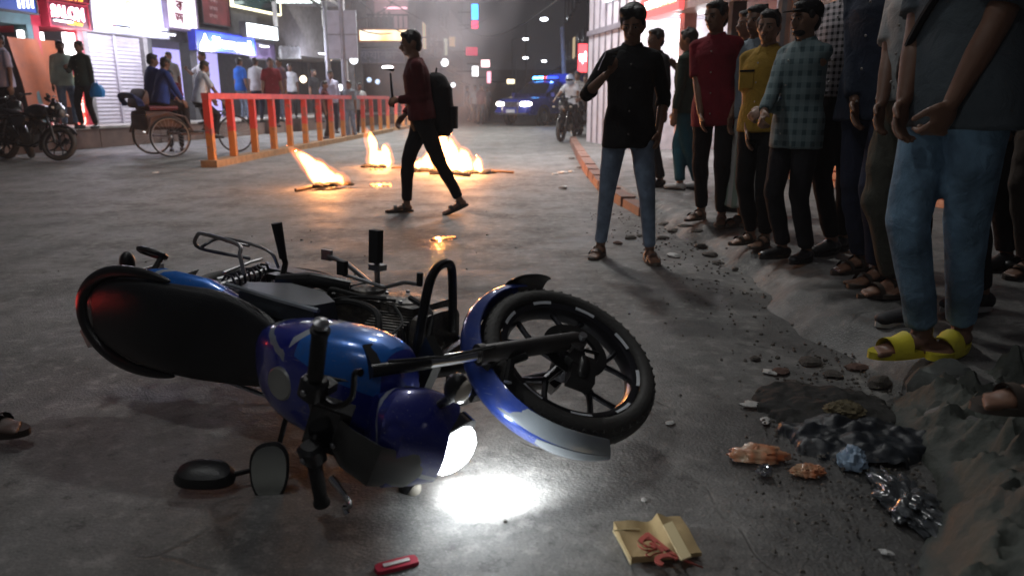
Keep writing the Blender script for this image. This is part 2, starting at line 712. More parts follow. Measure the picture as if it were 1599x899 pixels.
    for k, (hip, kn, an, fa, ft) in enumerate(legs):
        tilt = ft[4] if len(ft) > 4 else 0.0
        FR = rotz(rad(fa)) @ rotx(rad(tilt))
        A = an
        Fp = lambda x, y, z, A=A, FR=FR: A + FR @ P(x, y, z)
        feet_geo.append((Fp, FR, A))
        if bare:
            body.caps(Fp(0, 0.022, -0.045), Fp(0, -0.02, -0.03), 0.034 * s, 0.034 * s)
            body.caps(Fp(0, -0.02, -0.035), Fp(0.005 * (1 if k else -1), -0.125, -0.055), 0.036 * s, 0.030 * s, flat=(1.25, 0.62), ax=FR @ np.array([1.0, 0, 0]))
            for i in range(5):
                tx = (0.033 - i * 0.0165) * (-1 if k else 1)
                L = (0.20, 0.195, 0.186, 0.176, 0.163)[i]
                body.caps(Fp(tx, -0.125, -0.06), Fp(tx * 1.12, -L, -0.064), 0.0115 * s, (0.012 if i == 0 else 0.0085) * s, 8)
    me = meld(body, vox, 2)
    me.materials.append(skin)
    link('body', me, root)

    # face
    if face:
        for q in (-1, 1):
            e = MB().ell(Hp(q * 0.031, -0.0795, -0.008), (0.0115 * s, 0.008 * s, 0.0048 * s), HR, 10, 7).build('eye', M_EYE, root)
            MB().ell(Hp(q * 0.031, -0.086, -0.008), (0.006 * s, 0.004 * s, 0.0058 * s), HR, 8, 5).build('iris', M_IRIS, e)
            MB().caps(Hp(q * 0.014, -0.093, 0.012), Hp(q * 0.048, -0.082, 0.015), 0.0045 * s, 0.003 * s, 6).build('eyebrow', M_HAIR, root)
        MB().caps(Hp(-0.02, -0.091, -0.062), Hp(0.02, -0.091, -0.062), 0.0055 * s, 0.0055 * s, 6).build('mouth', M_LIP, root)
    # hair
    if hair:
        hb = MB()
        big = {'short': 0.0, 'bushy': 0.016, 'flat': -0.006}[hair]
        hb.ell(Hp(0, 0.018, 0.042), ((0.0815 + big) * s, (0.093 + big) * s, (0.082 + big) * s), HR, 18, 12)
        if hair == 'bushy':
            hb = MB()
            hb.ell(Hp(0, 0.022, 0.058), (0.090 * s, 0.102 * s, 0.082 * s), HR, 18, 12)
            hb.ell(Hp(-0.03, -0.045, 0.085), (0.055 * s, 0.050 * s, 0.040 * s), HR)
            hb.ell(Hp(0.045, -0.035, 0.080), (0.045 * s, 0.045 * s, 0.038 * s), HR)
        else:
            hb.ell(Hp(0, -0.045, 0.078), (0.058 * s, 0.045 * s, 0.030 * s), HR)
        for q in (-1, 1):
            hb.ell(Hp(q * 0.070, -0.012, 0.028), (0.016 * s, 0.030 * s, 0.040 * s), HR)
        hb.ell(Hp(0, 0.055, -0.015), ((0.068 + big * 0.6) * s, (0.052 + big * 0.6) * s, 0.072 * s), HR)
        r = np.random.default_rng(int(abs(loc[0] * 100)) + 3)
        nt_ = 0 if hair == 'bushy' else 14
        for i in range(nt_):
            a = r.uniform(-2.6, 2.6)
            el_ = r.uniform(0.35, 1.35)
            d = np.array([math.sin(a) * math.cos(el_), -math.cos(a) * math.cos(el_) * 0.8 + 0.15, math.sin(el_)])
            p = np.array([0, 0.02, 0.035]) + d * (0.072 + big)
            L = 0.016 + big * 0.5 * r.random()
            hb.caps(Hp(*p), Hp(*(p + d * L + r.normal(size=3) * 0.006 + np.array([0, -0.006, -0.003]))), 0.024 * s, 0.013 * s, 7)
        if beard:
            hb.ell(Hp(0, -0.045, -0.088), (0.05 * s, 0.042 * s, 0.026 * s), HR)
        me = meld(hb, max(vox * 0.75, 0.008), 2, fold=0.005 if hair == 'bushy' else 0.0018, foldk=(60, 60, 50))
        me.materials.append(M_HAIR)
        link('hair', me, root)
    if cap_m:
        c = MB()
        c.ell(Hp(0, 0.02, 0.052), (0.092 * s, 0.104 * s, 0.078 * s), HR, 20, 10)
        c.caps(Hp(0, -0.06, 0.05), Hp(0, -0.15, 0.035), 0.062 * s, 0.045 * s, flat=(1.0, 0.12), ax=HR @ np.array([1.0, 0, 0]))
        me = meld(c, 0.007, 2)
        me.materials.append(cap_m)
        link('cap', me, root)
    # trousers
    if trousers:
        tb = MB()
        loft_t(tb, [(0.80, 0, 0, 0.135 * bw, 0.10), (0.88, 0, 0.006, 0.168 * bw, 0.122), (0.96, 0, 0.006, 0.170 * bw * belly, 0.122), (1.03, 0, 0.003, 0.155 * bw * belly, 0.112 * belly)])
        for k, (hip, kn, an, fa, ft) in enumerate(legs):
            fr = np.array([1.0, 0, 0])
            tb.caps(hip, kn, (0.092) * s, 0.070 * s * loose, ax=fr)
            if shorts:
                continue
            low = kn + (an - kn) * 0.94
            tb.caps(kn, low, 0.068 * s * loose, 0.053 * s * loose, f1=True)
            # stacked folds over the shoe
            r2 = 0.056 * s * loose
            tb.caps(kn + (an - kn) * 0.80, kn + (an - kn) * 0.85, r2, r2 * 0.98)
        me = meld(tb, max(vox, 0.011), 2, fold=0.0062 * (loose ** 3), foldk=(13, 13, 22))
        me.materials.append(trousers)
        link('trousers', me, root)
    if lungi:
        lb = MB()
        loft_t(lb, [(0.16, 0, 0, 0.20, 0.15), (0.5, 0, 0, 0.19, 0.145), (0.85, 0, 0, 0.175, 0.13), (1.02, 0, 0, 0.16, 0.12)])
        me = meld(lb, max(vox, 0.012), 2, fold=0.012, foldk=(26, 26, 3))
        me.materials.append(lungi)
        link('lungi', me, root)
    # shirt
    if shirt:
        sb = MB()
        hw = 0.178 * bw
        secs = [(hem, 0, 0.004, hw * 1.10 * (0.5 + belly / 2), 0.136 * belly), (hem + 0.03, 0, 0.003, hw * 1.08 * (0.5 + belly / 2), 0.138 * belly), (max(hem + 0.05, 0.97), 0, 0.003, hw * 1.05 * (0.5 + belly / 2), 0.136 * belly), (1.08, 0, 0, 0.162 * bw * belly, 0.124 * belly), (1.2, 0, -0.003, 0.168 * bw, 0.126 * belly),
                (1.32, 0, 0, 0.178 * bw, 0.128), (1.385, 0, 0.006, 0.168 * bw, 0.106), (1.43, 0, 0.008, 0.125 * bw, 0.084), (1.468, 0, 0.012, 0.072, 0.070)]
        loft_t(sb, secs, 26)
        a0_ = RL
        for (a, e, w, sx, cu) in arms:
            if sleeve == 'none':
                continue
            sb.caps(TB(sx * 0.045, 0.008, 1.432), a, 0.048 * s, 0.057 * s * bw)
            sb.caps(a + RL @ P(-sx * 0.022, 0, -0.006), a + (e - a) * 0.3, 0.052 * s * bw, 0.058 * s * bw)
            if sleeve == 'short':
                sb.caps(a, a + (e - a) * 0.82, 0.054 * s * bw, 0.066 * s * bw, f1=True)
            elif sleeve == 'rolled':
                sb.caps(a, e, 0.055 * s * bw, 0.053 * s * bw)
                m_ = e + (w - e) * 0.28
                sb.caps(e, m_, 0.053 * s * bw, 0.050 * s * bw, f1=True)
                sb.caps(e + (w - e) * 0.14, m_, 0.057 * s * bw, 0.057 * s * bw, f0=True, f1=True)
            else:
                sb.caps(a, e, 0.055 * s * bw, 0.051 * s * bw)
                sb.caps(e, e + (w - e) * 0.93, 0.050 * s * bw, 0.040 * s * bw, f1=True)
        me = meld(sb, max(vox, 0.0095), 2, fold=0.0052, foldk=(15, 15, 17))
        me.materials.append(shirt)
        so = link('shirt', me, root)
        if strap:
            lp_ = []
            for q in np.linspace(0, 2 * PI, 33):
                k_ = 0.5 + 0.5 * math.cos(q)
                wx_ = 0.196 * bw * (1 - k_) + 0.135 * k_
                lp_.append(TB(wx_ * math.cos(q) + 0.02 * k_, 0.004 + 0.147 * math.sin(q) * belly, 0.93 + 0.52 * k_ ** 0.8))
            MB().tube(lp_, 0.013 * s, 6, cap=False).build('sling_strap', strap, so)
        if pocket:
            MB().box(TB(-0.078, -0.131, 1.24), (0.105 * s, 0.006 * s, 0.12 * s), RL).build('pocket', shirt, so, smooth=0)
            MB().box(TB(-0.078, -0.135, 1.30), (0.112 * s, 0.006 * s, 0.014 * s), RL).build('pocket_trim', pocket, so, smooth=0)
        if collar:
            cb = MB()
            t = np.linspace(-PI / 2 + 0.38, 1.5 * PI - 0.38, 17)
            r0 = np.array([TB(0.071 * math.cos(q), 0.008 + 0.071 * math.sin(q), 1.452 - 0.020 * max(0, -math.sin(q))) for q in t])
            r1 = np.array([TB(0.064 * math.cos(q), 0.008 + 0.066 * math.sin(q), 1.494 - 0.022 * max(0, -math.sin(q))) for q in t])
            r2 = np.array([TB(0.092 * math.cos(q), 0.006 + 0.098 * math.sin(q), 1.450 - 0.036 * max(0, -math.sin(q))) for q in t])
            cb.ring_loft([r0, r1, r2], closed=False, cap=False)
            cb.build('collar', shirt, so)
            pl = MB()
            pts = []
            for z in np.linspace(1.42, hem + 0.02, 9):
                ry = np.interp(z, [q[0] for q in secs], [q[4] for q in secs]) + 0.003
                pts.append(TB(0, -ry, z))
            pl.tube(pts, [0.012 * s] * 9, 4)
            for i in range(1, 8, 2):
                MB().ell(pts[i] + RL @ P(0, -0.012, 0), (0.007 * s,) * 3, None, 6, 4).build('button', M_EYE, so)
    # feet
    for k, (Fp, FR, A) in enumerate(feet_geo):
        if shoe == 'shoe':
            b = MB()
            b.caps(Fp(0, 0.03, -0.042), Fp(0, -0.02, -0.028), 0.042 * s, 0.040 * s)
            b.caps(Fp(0, -0.02, -0.034), Fp(0, -0.155, -0.052), 0.044 * s, 0.036 * s, flat=(1.12, 0.75), ax=FR @ np.array([1.0, 0, 0]))
            me = meld(b, max(vox * 0.7, 0.008), 2)
            me.materials.append(shoe_m or M_BLACKPL)
            so = link('shoe', me, root)
            out = []
            for i in range(20):
                q = 2 * PI * i / 20
                out.append((0.045 * math.sin(q) * (1.0 - 0.12 * math.cos(q)), -0.062 - 0.128 * math.cos(q)))
            r0 = np.array([Fp(x, y, -0.085) for x, y in out])
            r1 = np.array([Fp(x * 1.02, y, -0.062) for x, y in out])
            MB().ring_loft([r0, r1]).build('sole', M_SOLE.get(id(shoe_m), M_RUBBER) if shoe_m else M_RUBBER, so)
        elif shoe in ('sandal', 'slides'):
            sm = shoe_m or M_SANDAL
            out = []
            for i in range(24):
                q = 2 * PI * i / 24
                out.append((0.049 * math.sin(q) * (1.0 + 0.16 * math.cos(q)), -0.075 - 0.142 * math.cos(q)))
            up = 0.012 if shoe == 'slides' else 0.0
            r0 = np.array([Fp(x, y, -0.086) for x, y in out])
            r1 = np.array([Fp(x * 1.03, y, -0.064 + up * 0.3) for x, y in out])
            so = MB().ring_loft([r0, r1]).build('sandal', sm, root)
            st = MB()
            ys = (-0.07, -0.15) if shoe == 'slides' else (-0.115, -0.15)
            for (ya, yb) in ([ys] if shoe == 'slides' else [(-0.10, -0.13), (-0.02, -0.045)]):
                ra = []
                for y in (ya, (ya + yb) / 2, yb):
                    ring = []
                    for q in np.linspace(0, PI, 9):
                        hgt = 0.078 if y > -0.1 else 0.058
                        ring.append(Fp(0.052 * math.cos(q), y, -0.078 + hgt * math.sin(q) ** 0.8))
                    ra.append(np.array(ring))
                st.ring_loft(ra, closed=False, cap=False)
                ra2 = [r + np.array([0, 0, 0.004]) for r in ra]
                st.ring_loft(ra2, closed=False, cap=False)
            st.build('strap', sm, so)
    root['_s'] = s
    del root['_s']
    return root


M_SANDAL = mat('sandal_brown', (0.06, 0.045, 0.035), 0.6)
M_SOLE = {}
M_WSHOE = mat('white_shoe', (0.5, 0.5, 0.5), 0.6)
M_SNEAK = mat('black_sneaker', (0.02, 0.02, 0.024), 0.7)
M_SOLE[id(M_SNEAK)] = mat('white_sole', (0.5, 0.5, 0.48), 0.6)
def cloth(name, c, **k):
    k.setdefault('bump', 0.25)
    k.setdefault('bscale', 220)
    k.setdefault('wrinkle', 0.3)
    return mat(name, c, 0.88, spec=0.25, **k)
C_BLACK = cloth('black_cloth', (0.010, 0.010, 0.011))
C_DARK = cloth('dark_cloth', (0.018, 0.018, 0.022))
C_DGREEN = cloth('dark_green_cloth', (0.03, 0.045, 0.035))
C_MAROON = cloth('maroon_cloth', (0.17, 0.012, 0.022))
C_MAROON2 = cloth('dark_maroon_cloth', (0.085, 0.012, 0.014))
C_JEANS = cloth('blue_grey_jeans', (0.19, 0.25, 0.34), vscale=14, var=0.35)
C_JEANS2 = cloth('washed_blue_jeans', (0.16, 0.27, 0.38), vscale=7, var=0.65, wrinkle=0.4)
C_TEAL = cloth('teal_jeans', (0.015, 0.085, 0.12))
C_NAVY = cloth('navy_cloth', (0.018, 0.026, 0.045))
C_NAVYP = cloth('navy_trousers', (0.025, 0.032, 0.06))
C_YELLOW = cloth('mustard_cloth', (0.36, 0.22, 0.035))
C_GREYBLUE = cloth('grey_blue_cloth', (0.20, 0.24, 0.28))
C_GREYT = cloth('slate_tee', (0.085, 0.105, 0.12))
C_OLIVE = cloth('olive_trousers', (0.07, 0.072, 0.058))
C_BROWN = cloth('brown_trousers', (0.06, 0.045, 0.035))
C_WHITE = cloth('white_cloth', (0.60, 0.62, 0.66))
C_LILAC = cloth('lilac_cloth', (0.45, 0.45, 0.60))
C_PALEG = cloth('pale_green_cloth', (0.42, 0.52, 0.45))
C_BLUE = cloth('royal_blue_cloth', (0.02, 0.12, 0.50))
C_LGREY = cloth('light_grey_cloth', (0.32, 0.33, 0.33))
C_CHECKT = check_mat('teal_check_cloth', (0.085, 0.135, 0.145), (0.045, 0.08, 0.09), (0.15, 0.205, 0.215), 0.062)
C_CHECKBW = check_mat('gingham_cloth', (0.07, 0.065, 0.07), (0.012, 0.012, 0.014), (0.42, 0.38, 0.40), 0.036)
C_LUNGI = stripe_mat('lungi_cloth', ((0.38, 0.38, 0.37), (0.20, 0.26, 0.22)), 0, 0.09)
# ------------------------------------------------------------------ motorcycles
def rot_ax(ax, a):
    ax = np.array(ax, float)
    ax /= np.linalg.norm(ax)
    K = np.array([[0, -ax[2], ax[1]], [ax[2], 0, -ax[0]], [-ax[1], ax[0], 0]])
    return np.eye(3) + math.sin(a) * K + (1 - math.cos(a)) * K @ K


SAX = np.array([-0.42, 0, 0.907])
HSP = np.array([0.40, 0, 0.90])


def graphic_paint(name, base, panel, stripe, fns):
    """glossy paint; fns = list of (plane normal, offset, half width, colour) bands limited by x range"""
    m, nt, b = newmat(name)
    tc = nd(nt, 'ShaderNodeTexCoord')
    sx = nd(nt, 'ShaderNodeSeparateXYZ')
    nt.links.new(tc.outputs['Object'], sx.inputs[0])
    X, Y, Z = sx.outputs
    no = nd(nt, 'ShaderNodeTexNoise')
    no.inputs['Scale'].default_value = 30
    no.inputs['Detail'].default_value = 5
    nt.links.new(tc.outputs['Object'], no.inputs['Vector'])
    cur = base
    for (a, bb, c, o, hw, x0, x1, colr, rough_edge) in fns:
        v = math_node(nt, 'ADD', math_node(nt, 'ADD', math_node(nt, 'MULTIPLY', X, a), math_node(nt, 'MULTIPLY', Y, bb)), math_node(nt, 'ADD', math_node(nt, 'MULTIPLY', Z, c), -o))
        if rough_edge:
            v = math_node(nt, 'ADD', v, math_node(nt, 'MULTIPLY', math_node(nt, 'SUBTRACT', no.outputs['Fac'], 0.5), rough_edge))
        k = math_node(nt, 'LESS_THAN', math_node(nt, 'ABSOLUTE', v), hw)
        k = math_node(nt, 'MULTIPLY', k, math_node(nt, 'GREATER_THAN', X, x0))
        k = math_node(nt, 'MULTIPLY', k, math_node(nt, 'LESS_THAN', X, x1))
        cur = mix_col(nt, k, cur, colr)
    nd2 = nd(nt, 'ShaderNodeTexNoise')
    nd2.inputs['Scale'].default_value = 7
    nd2.inputs['Detail'].default_value = 8
    nd2.inputs['Roughness'].default_value = 0.75
    nt.links.new(tc.outputs['Object'], nd2.inputs['Vector'])
    scr = nd(nt, 'ShaderNodeTexNoise')
    scr.inputs['Scale'].default_value = 5
    scr.inputs['Detail'].default_value = 2
    mp = nd(nt, 'ShaderNodeMapping')
    mp.inputs['Scale'].default_value = (2, 60, 60)
    mp.inputs['Rotation'].default_value = (0.3, 0.5, 0.4)
    nt.links.new(tc.outputs['Object'], mp.inputs['Vector'])
    nt.links.new(mp.outputs['Vector'], scr.inputs['Vector'])
    dust = math_node(nt, 'MULTIPLY', math_node(nt, 'MAXIMUM', math_node(nt, 'SUBTRACT', nd2.outputs['Fac'], 0.50), 0.0), 2.2)
    cur = mix_col(nt, dust, cur, (0.13, 0.125, 0.12))
    cur = mix_col(nt, math_node(nt, 'MULTIPLY', math_node(nt, 'GREATER_THAN', scr.outputs['Fac'], 0.70), 0.5), cur, (0.4, 0.42, 0.45))
    nt.links.new(math_node(nt, 'ADD', math_node(nt, 'MULTIPLY', dust, 0.8), 0.06), b.inputs['Coat Roughness'])
    if not isinstance(cur, tuple):
        nt.links.new(cur, b.inputs['Base Color'])
    else:
        b.inputs['Base Color'].default_value = (*cur, 1)
    b.inputs['Roughness'].default_value = 0.32
    b.inputs['Metallic'].default_value = 0.25
    b.inputs['Coat Weight'].default_value = 1.0
    bp = nd(nt, 'ShaderNodeBump')
    bp.inputs['Strength'].default_value = 0.06
    n2 = nd(nt, 'ShaderNodeTexNoise')
    n2.inputs['Scale'].default_value = 9
    nt.links.new(tc.outputs['Object'], n2.inputs['Vector'])
    nt.links.new(n2.outputs['Fac'], bp.inputs['Height'])
    nt.links.new(bp.outputs['Normal'], b.inputs['Normal'])
    return m


def wheel_geo(root, cx, S, front, pal, full=True):
    W = 0.092 if front else 0.118
    ro = 0.292
    c = (cx, 0, 0.30)
    X = lambda mb: mb.xf(S) if S is not None else mb
    rim = MB()
    prof = [(0.208, -W * 0.30), (0.224, -W * 0.36), (0.228, -W * 0.36), (0.218, -W * 0.2), (0.212, 0), (0.218, W * 0.2), (0.228, W * 0.36), (0.224, W * 0.36), (0.208, W * 0.30), (0.200, W * 0.12), (0.200, -W * 0.12)]
    prof.append(prof[0])
    rim.lathe(prof, c, 'y', 56, cap=False)
    rim.lathe([(0.012, -0.05), (0.040, -0.05), (0.045, -0.03), (0.036, 0), (0.045, 0.03), (0.040, 0.05), (0.012, 0.05)], c, 'y', 20)
    wr_ = X(rim).build('wheel', pal['rim'], root)
    for i in range(5):
        a = 2 * PI * i / 5 + 0.35
        p = lambda r, q: np.array([cx + r * math.cos(q), 0.0, 0.30 + r * math.sin(q)])
        sp = MB()
        for oy in (-0.012, 0.012):
            o = np.array([0, oy, 0])
            sp.tube([p(0.035, a) + o, p(0.09, a) + o * 0.8, p(0.125, a) + o * 0.5], [0.014, 0.011, 0.011], 6)
        for q in (-1, 1):
            sp.tube([p(0.118, a), p(0.165, a + q * 0.17), p(0.206, a + q * 0.27)], [0.0105, 0.009, 0.010], 6)
        X(sp).build('spoke', pal['rim'], wr_)
    ty = MB()
    t = [(ro - 0.061, W * 0.36), (ro - 0.056, W * 0.46), (ro - 0.045, W * 0.54), (ro - 0.026, W * 0.52), (ro - 0.012, W * 0.40), (ro - 0.003, W * 0.22), (ro, 0)]
    pr = [(r, -y) for r, y in t] + [(r, y) for r, y in reversed(t[:-1])]
    ty.lathe(pr + [pr[0]], c, 'y', 72, cap=False)
    X(ty).build('tyre', pal['tyre'], wr_, smooth=50)
    if not full:
        return wr_
    # tread blocks
    tb = MB()
    n = 54
    for i in range(n):
        a = 2 * PI * i / n
        for q in (-1, 1):
            ang = a + (0.02 if q > 0 else -0.02)
            r = ro - 0.004
            for yy, dr in ((0.012, -0.003), (0.030, -0.009)):
                cc = np.array([cx + (r + dr) * math.cos(ang), q * yy, 0.30 + (r + dr) * math.sin(ang)])
                er_ = np.array([math.cos(ang), 0, math.sin(ang)])
                et = np.array([-math.sin(ang), 0, math.cos(ang)])
                R = np.stack([et, np.array([0, 1.0, 0]), er_], 1) @ rotz(q * 0.45)
                tb.box(cc, (0.021, 0.013, 0.009), R)
    o = X(tb).build('tread', pal['tyre'], wr_, smooth=0)
    o['kind'] = 'stuff'
    # reflective rim stripes
    for k in range(9):
        a0 = 2 * PI * k / 9
        r0, r1 = [], []
        for q in np.linspace(a0, a0 + 0.30, 6):
            r0.append((cx + 0.2285 * math.cos(q), W * 0.395, 0.30 + 0.2285 * math.sin(q)))
            r1.append((cx + 0.2195 * math.cos(q), W * 0.355, 0.30 + 0.2195 * math.sin(q)))
        st = MB().ring_loft([np.array(r0), np.array(r1), np.array(r1) + (0, 0.0015, 0), np.array(r0) + (0, 0.0015, 0), np.array(r0)], closed=False, cap=False)
        X(st).build('rim_stripe', pal['stripe'], wr_, smooth=0)
    d = MB()
    yb = 0.058
    d.lathe([(0.065, yb), (0.105, yb), (0.105, yb + 0.004), (0.075, yb + 0.004), (0.075, yb)], c, 'y', 40, cap=False)
    for i in range(6):
        q = 2 * PI * i / 6
        d.tube([(cx + 0.03 * math.cos(q), yb + 0.002, 0.3 + 0.03 * math.sin(q)), (cx + 0.08 * math.cos(q + 0.25), yb + 0.002, 0.3 + 0.08 * math.sin(q + 0.25))], 0.006, 6)
    X(d).build('brake_disc', M_BLACKMETAL, wr_)
    return wr_


def shell_arc(mb, cx, cz, r, a0, a1, w, drop, n=26, m_=9, th=0.004, w_end=1.0, yr=None):
    """curved mudguard shell round the y axis"""
    outer, inner = [], []
    y0, y1 = yr or (-1, 1)
    for i in range(n):
        k = i / (n - 1)
        a = a0 + (a1 - a0) * k
        ww = w * (1 - (1 - w_end) * (abs(2 * k - 1) ** 3))
        ro_, ri_ = [], []
        for j in range(m_):
            q = y0 + (y1 - y0) * j / (m_ - 1)
            rr = r - drop * q * q
            ro_.append((cx + rr * math.cos(a), ww / 2 * q, cz + rr * math.sin(a)))
            ri_.append((cx + (rr - th) * math.cos(a), ww / 2 * q * 0.97, cz + (rr - th) * math.sin(a)))
        outer.append(np.array(ro_ + ri_[::-1]))
    mb.ring_loft(outer)
    return mb


def make_bike(root, steer, pal, full=True):
    """x forward, y left, z up; all parts children of root"""
    S = np.eye(4)
    R = rot_ax(SAX, steer)
    S[:3, :3] = R
    S[:3, 3] = HSP - R @ HSP
    B = lambda mb, name, m, parent=root, sm=35: mb.build(name, m, parent, smooth=sm)
    T = lambda mb, name, m, parent=root, sm=35: mb.xf(S).build(name, m, parent, smooth=sm)
    wheel_geo(root, 0.67, S, True, pal, full)
    wheel_geo(root, -0.67, None, False, pal, full)
    bm_, bp_ = M_BLACKMETAL, M_BLACKPL
    # --- front end
    up = SAX
    for q in (-1, 1):
        y = q * 0.092
        ax = np.array([0.655, y, 0.30])
        tp = ax + up / np.linalg.norm(up) * 0.72
        u = (tp - ax) / np.linalg.norm(tp - ax)
        leg = MB().caps(ax, ax + u * 0.33, 0.027, 0.027, 14)
        leg.caps(ax + u * 0.325, ax + u * 0.345, 0.031, 0.031, 14, f0=True, f1=True)
        leg.box(ax + u * 0.02 + np.array([0.012, 0, 0]), (0.06, 0.035, 0.05))
        lo = T(leg, 'fork_leg', pal['fork'])
        T(MB().tube([ax + u * 0.34, ax + u * 0.50], 0.0165, 14), 'fork_tube', M_CHROME, lo)
        T(MB().tube([ax + u * 0.495, ax + u * 0.66], 0.0175, 12), 'fork_cover', bp_, lo)
        if full:
            T(MB().box(ax + u * 0.30 + np.array([0.0, q * -0.02, 0]), (0.05, 0.03, 0.06)), 'fork_bracket', bm_, lo)
            T(MB().tube([ax + u * 0.30 + np.array([0, q * 0.03, 0]), ax + u * 0.48 + np.array([0.03, q * 0.05, 0]), ax + u * 0.62 + np.array([0.0, q * 0.03, 0])], 0.004, 6), 'brake_hose', M_RUBBER, lo)
    for d in (0.46, 0.64):
        c = np.array([0.655, 0, 0.30]) + up / np.linalg.norm(up) * d + np.array([-0.035, 0, -0.01])
        T(MB().box(c, (0.08, 0.215, 0.026), rot_ax((0, 1, 0), -0.43)), 'triple_clamp', bm_)
    # caliper on the left leg
    cal = MB().box((0.735, 0.072, 0.375), (0.075, 0.05, 0.10), rot_ax((0, 1, 0), 0.5)).box((0.70, 0.085, 0.36), (0.05, 0.03, 0.05)).caps((0.745, 0.09, 0.40), (0.72, 0.09, 0.35), 0.02, 0.02, 10)
    T(cal, 'brake_caliper', bm_)
    T(MB().tube([(0.62, -0.12, 0.30), (0.72, 0.12, 0.30)][0:1] + [(0.62, 0.12, 0.30)], 0.010, 8) if False else MB().tube([(0.668, -0.13, 0.30), (0.668, 0.13, 0.30)], 0.012, 10), 'axle', M_STEEL)
    # mudguard
    fa, fb = rad(36), rad(205)
    fd = T(shell_arc(MB(), 0.67, 0.30, 0.345, fa, fb, 0.114, 0.040, w_end=0.62), 'front_mudguard', pal['blue'])
    if full:
        T(shell_arc(MB(), 0.67, 0.30, 0.3475, rad(34.5), rad(98), 0.113, 0.040, w_end=0.62, yr=(0.35, 1.0), m_=6), 'silver_panel', pal['silver'], fd)
        T(shell_arc(MB(), 0.67, 0.30, 0.3475, rad(34.5), rad(72), 0.113, 0.040, w_end=0.62, yr=(-1.0, 0.3), m_=6), 'silver_panel', pal['silver'], fd)
        T(shell_arc(MB(), 0.67, 0.30, 0.349, rad(196), rad(222), 0.125, 0.02, w_end=0.8), 'mud_flap', bp_, fd)
        T(MB().tube([(0.62, 0.075, 0.60), (0.585, 0.095, 0.55), (0.60, 0.10, 0.50)], 0.012, 8), 'stay', bm_, fd)
    # handlebar (steered)
    hb = MB()
    ctr = np.array([0.345, 0, 1.035])
    pts = [ctr + np.array(p) for p in [(0.122, -0.185, 0.045), (0.068, -0.07, 0.05), (0.03, -0.03, 0.01), (0, 0, 0), (0.0, 0.10, 0.01), (0.02, 0.20, 0.06), (-0.005, 0.33, 0.055)]]
    T(hb.tube(bend(pts), 0.0115, 10), 'handlebar', bm_)
    for q in (-1, 1):
        e0 = ctr + (np.array([0.018, 0.195, 0.059]) if q > 0 else np.array([0.080, -0.085, 0.05]))
        e1 = ctr + (np.array([-0.007, 0.335, 0.055]) if q > 0 else np.array([0.128, -0.195, 0.045]))
        sc_ = 1.0 if q > 0 else 0.5
        dx = 0.045 if q > 0 else 0.14
        gr = T(MB().lathe([(0.0165, 0), (0.0205, 0.004), (0.0175, 0.01)] + [(0.0175 + 0.0012 * (i % 2), 0.012 + i * 0.006) for i in range(19)] + [(0.022, 0.132), (0.022, 0.138), (0.012, 0.14)], axis='z', seg=16).xf(align_m(e0, e1)), 'grip', M_RUBBER)
        T(MB().lathe([(0.012, 0), (0.018, 0.004), (0.018, 0.016), (0.006, 0.022)], axis='z', seg=14).xf(align_m(e1, e1 + (e1 - e0))), 'bar_end', M_STEEL, gr)
        ub = (e0 - e1) / np.linalg.norm(e0 - e1)
        sw = T(MB().sect([(0.004, 0, 0, 0.024, 0.022), (0.010, 0, 0, 0.030, 0.027), (0.050, 0, 0.004, 0.030, 0.029), (0.060, 0, 0.004, 0.022, 0.020)], 16, 3.2).box((0.018, -0.026, 0.03), (0.03, 0.03, 0.025)).xf(align_m(e0, e0 + ub)), 'switch_box', bp_)
        T(MB().ell((0, 0.033, 0.03), (0.008, 0.005, 0.008)).xf(align_m(e0, e0 + ub)), 'button', M_STEEL, sw)
        lv = [ctr + np.array(p) * [1, sc_, 1] + [dx, 0, 0] for p in [(0.0, q * 0.14, 0.055), (0.045, q * 0.16, 0.055), (0.075, q * 0.22, 0.05), (0.06, q * 0.285, 0.045), (0.075, q * 0.305, 0.047)]]
        T(MB().tube(bend(lv, 4), [0.009] * 3 + [0.0068] * 12 + [0.0085, 0.009], 8), 'lever', bm_ if q > 0 else M_CHROME)
    if full:
        # left mirror on a bent stem, glass towards the rider
        st = [ctr + np.array(p) for p in [(-0.01, 0.17, 0.08), (-0.012, 0.17, 0.14), (-0.01, 0.21, 0.20), (-0.0, 0.28, 0.245)]]
        # (placed in the place itself further down)
    # --- headlamp fairing (steered)
    fr = MB()
    t = np.linspace(0, 2 * PI, 22, endpoint=False)
    rings = []
    for (x, z, ry, rz2, p) in [(0.465, 0.955, 0.085, 0.045, 3), (0.49, 0.948, 0.116, 0.075, 3.6), (0.54, 0.912, 0.125, 0.098, 4.0), (0.585, 0.865, 0.106, 0.096, 3.8), (0.62, 0.835, 0.086, 0.084, 3.0)]:
        ct, sn = np.cos(t), np.sin(t)
        rings.append(np.stack([np.full(22, x) + 0.10 * (sn * 0.5), ry * np.sign(ct) * np.abs(ct) ** (2 / p), z + rz2 * np.sign(sn) * np.abs(sn) ** (2 / p)], 1))
    fr.ring_loft(rings)
    fo = T(fr, 'headlamp_fairing', pal['fairing'])
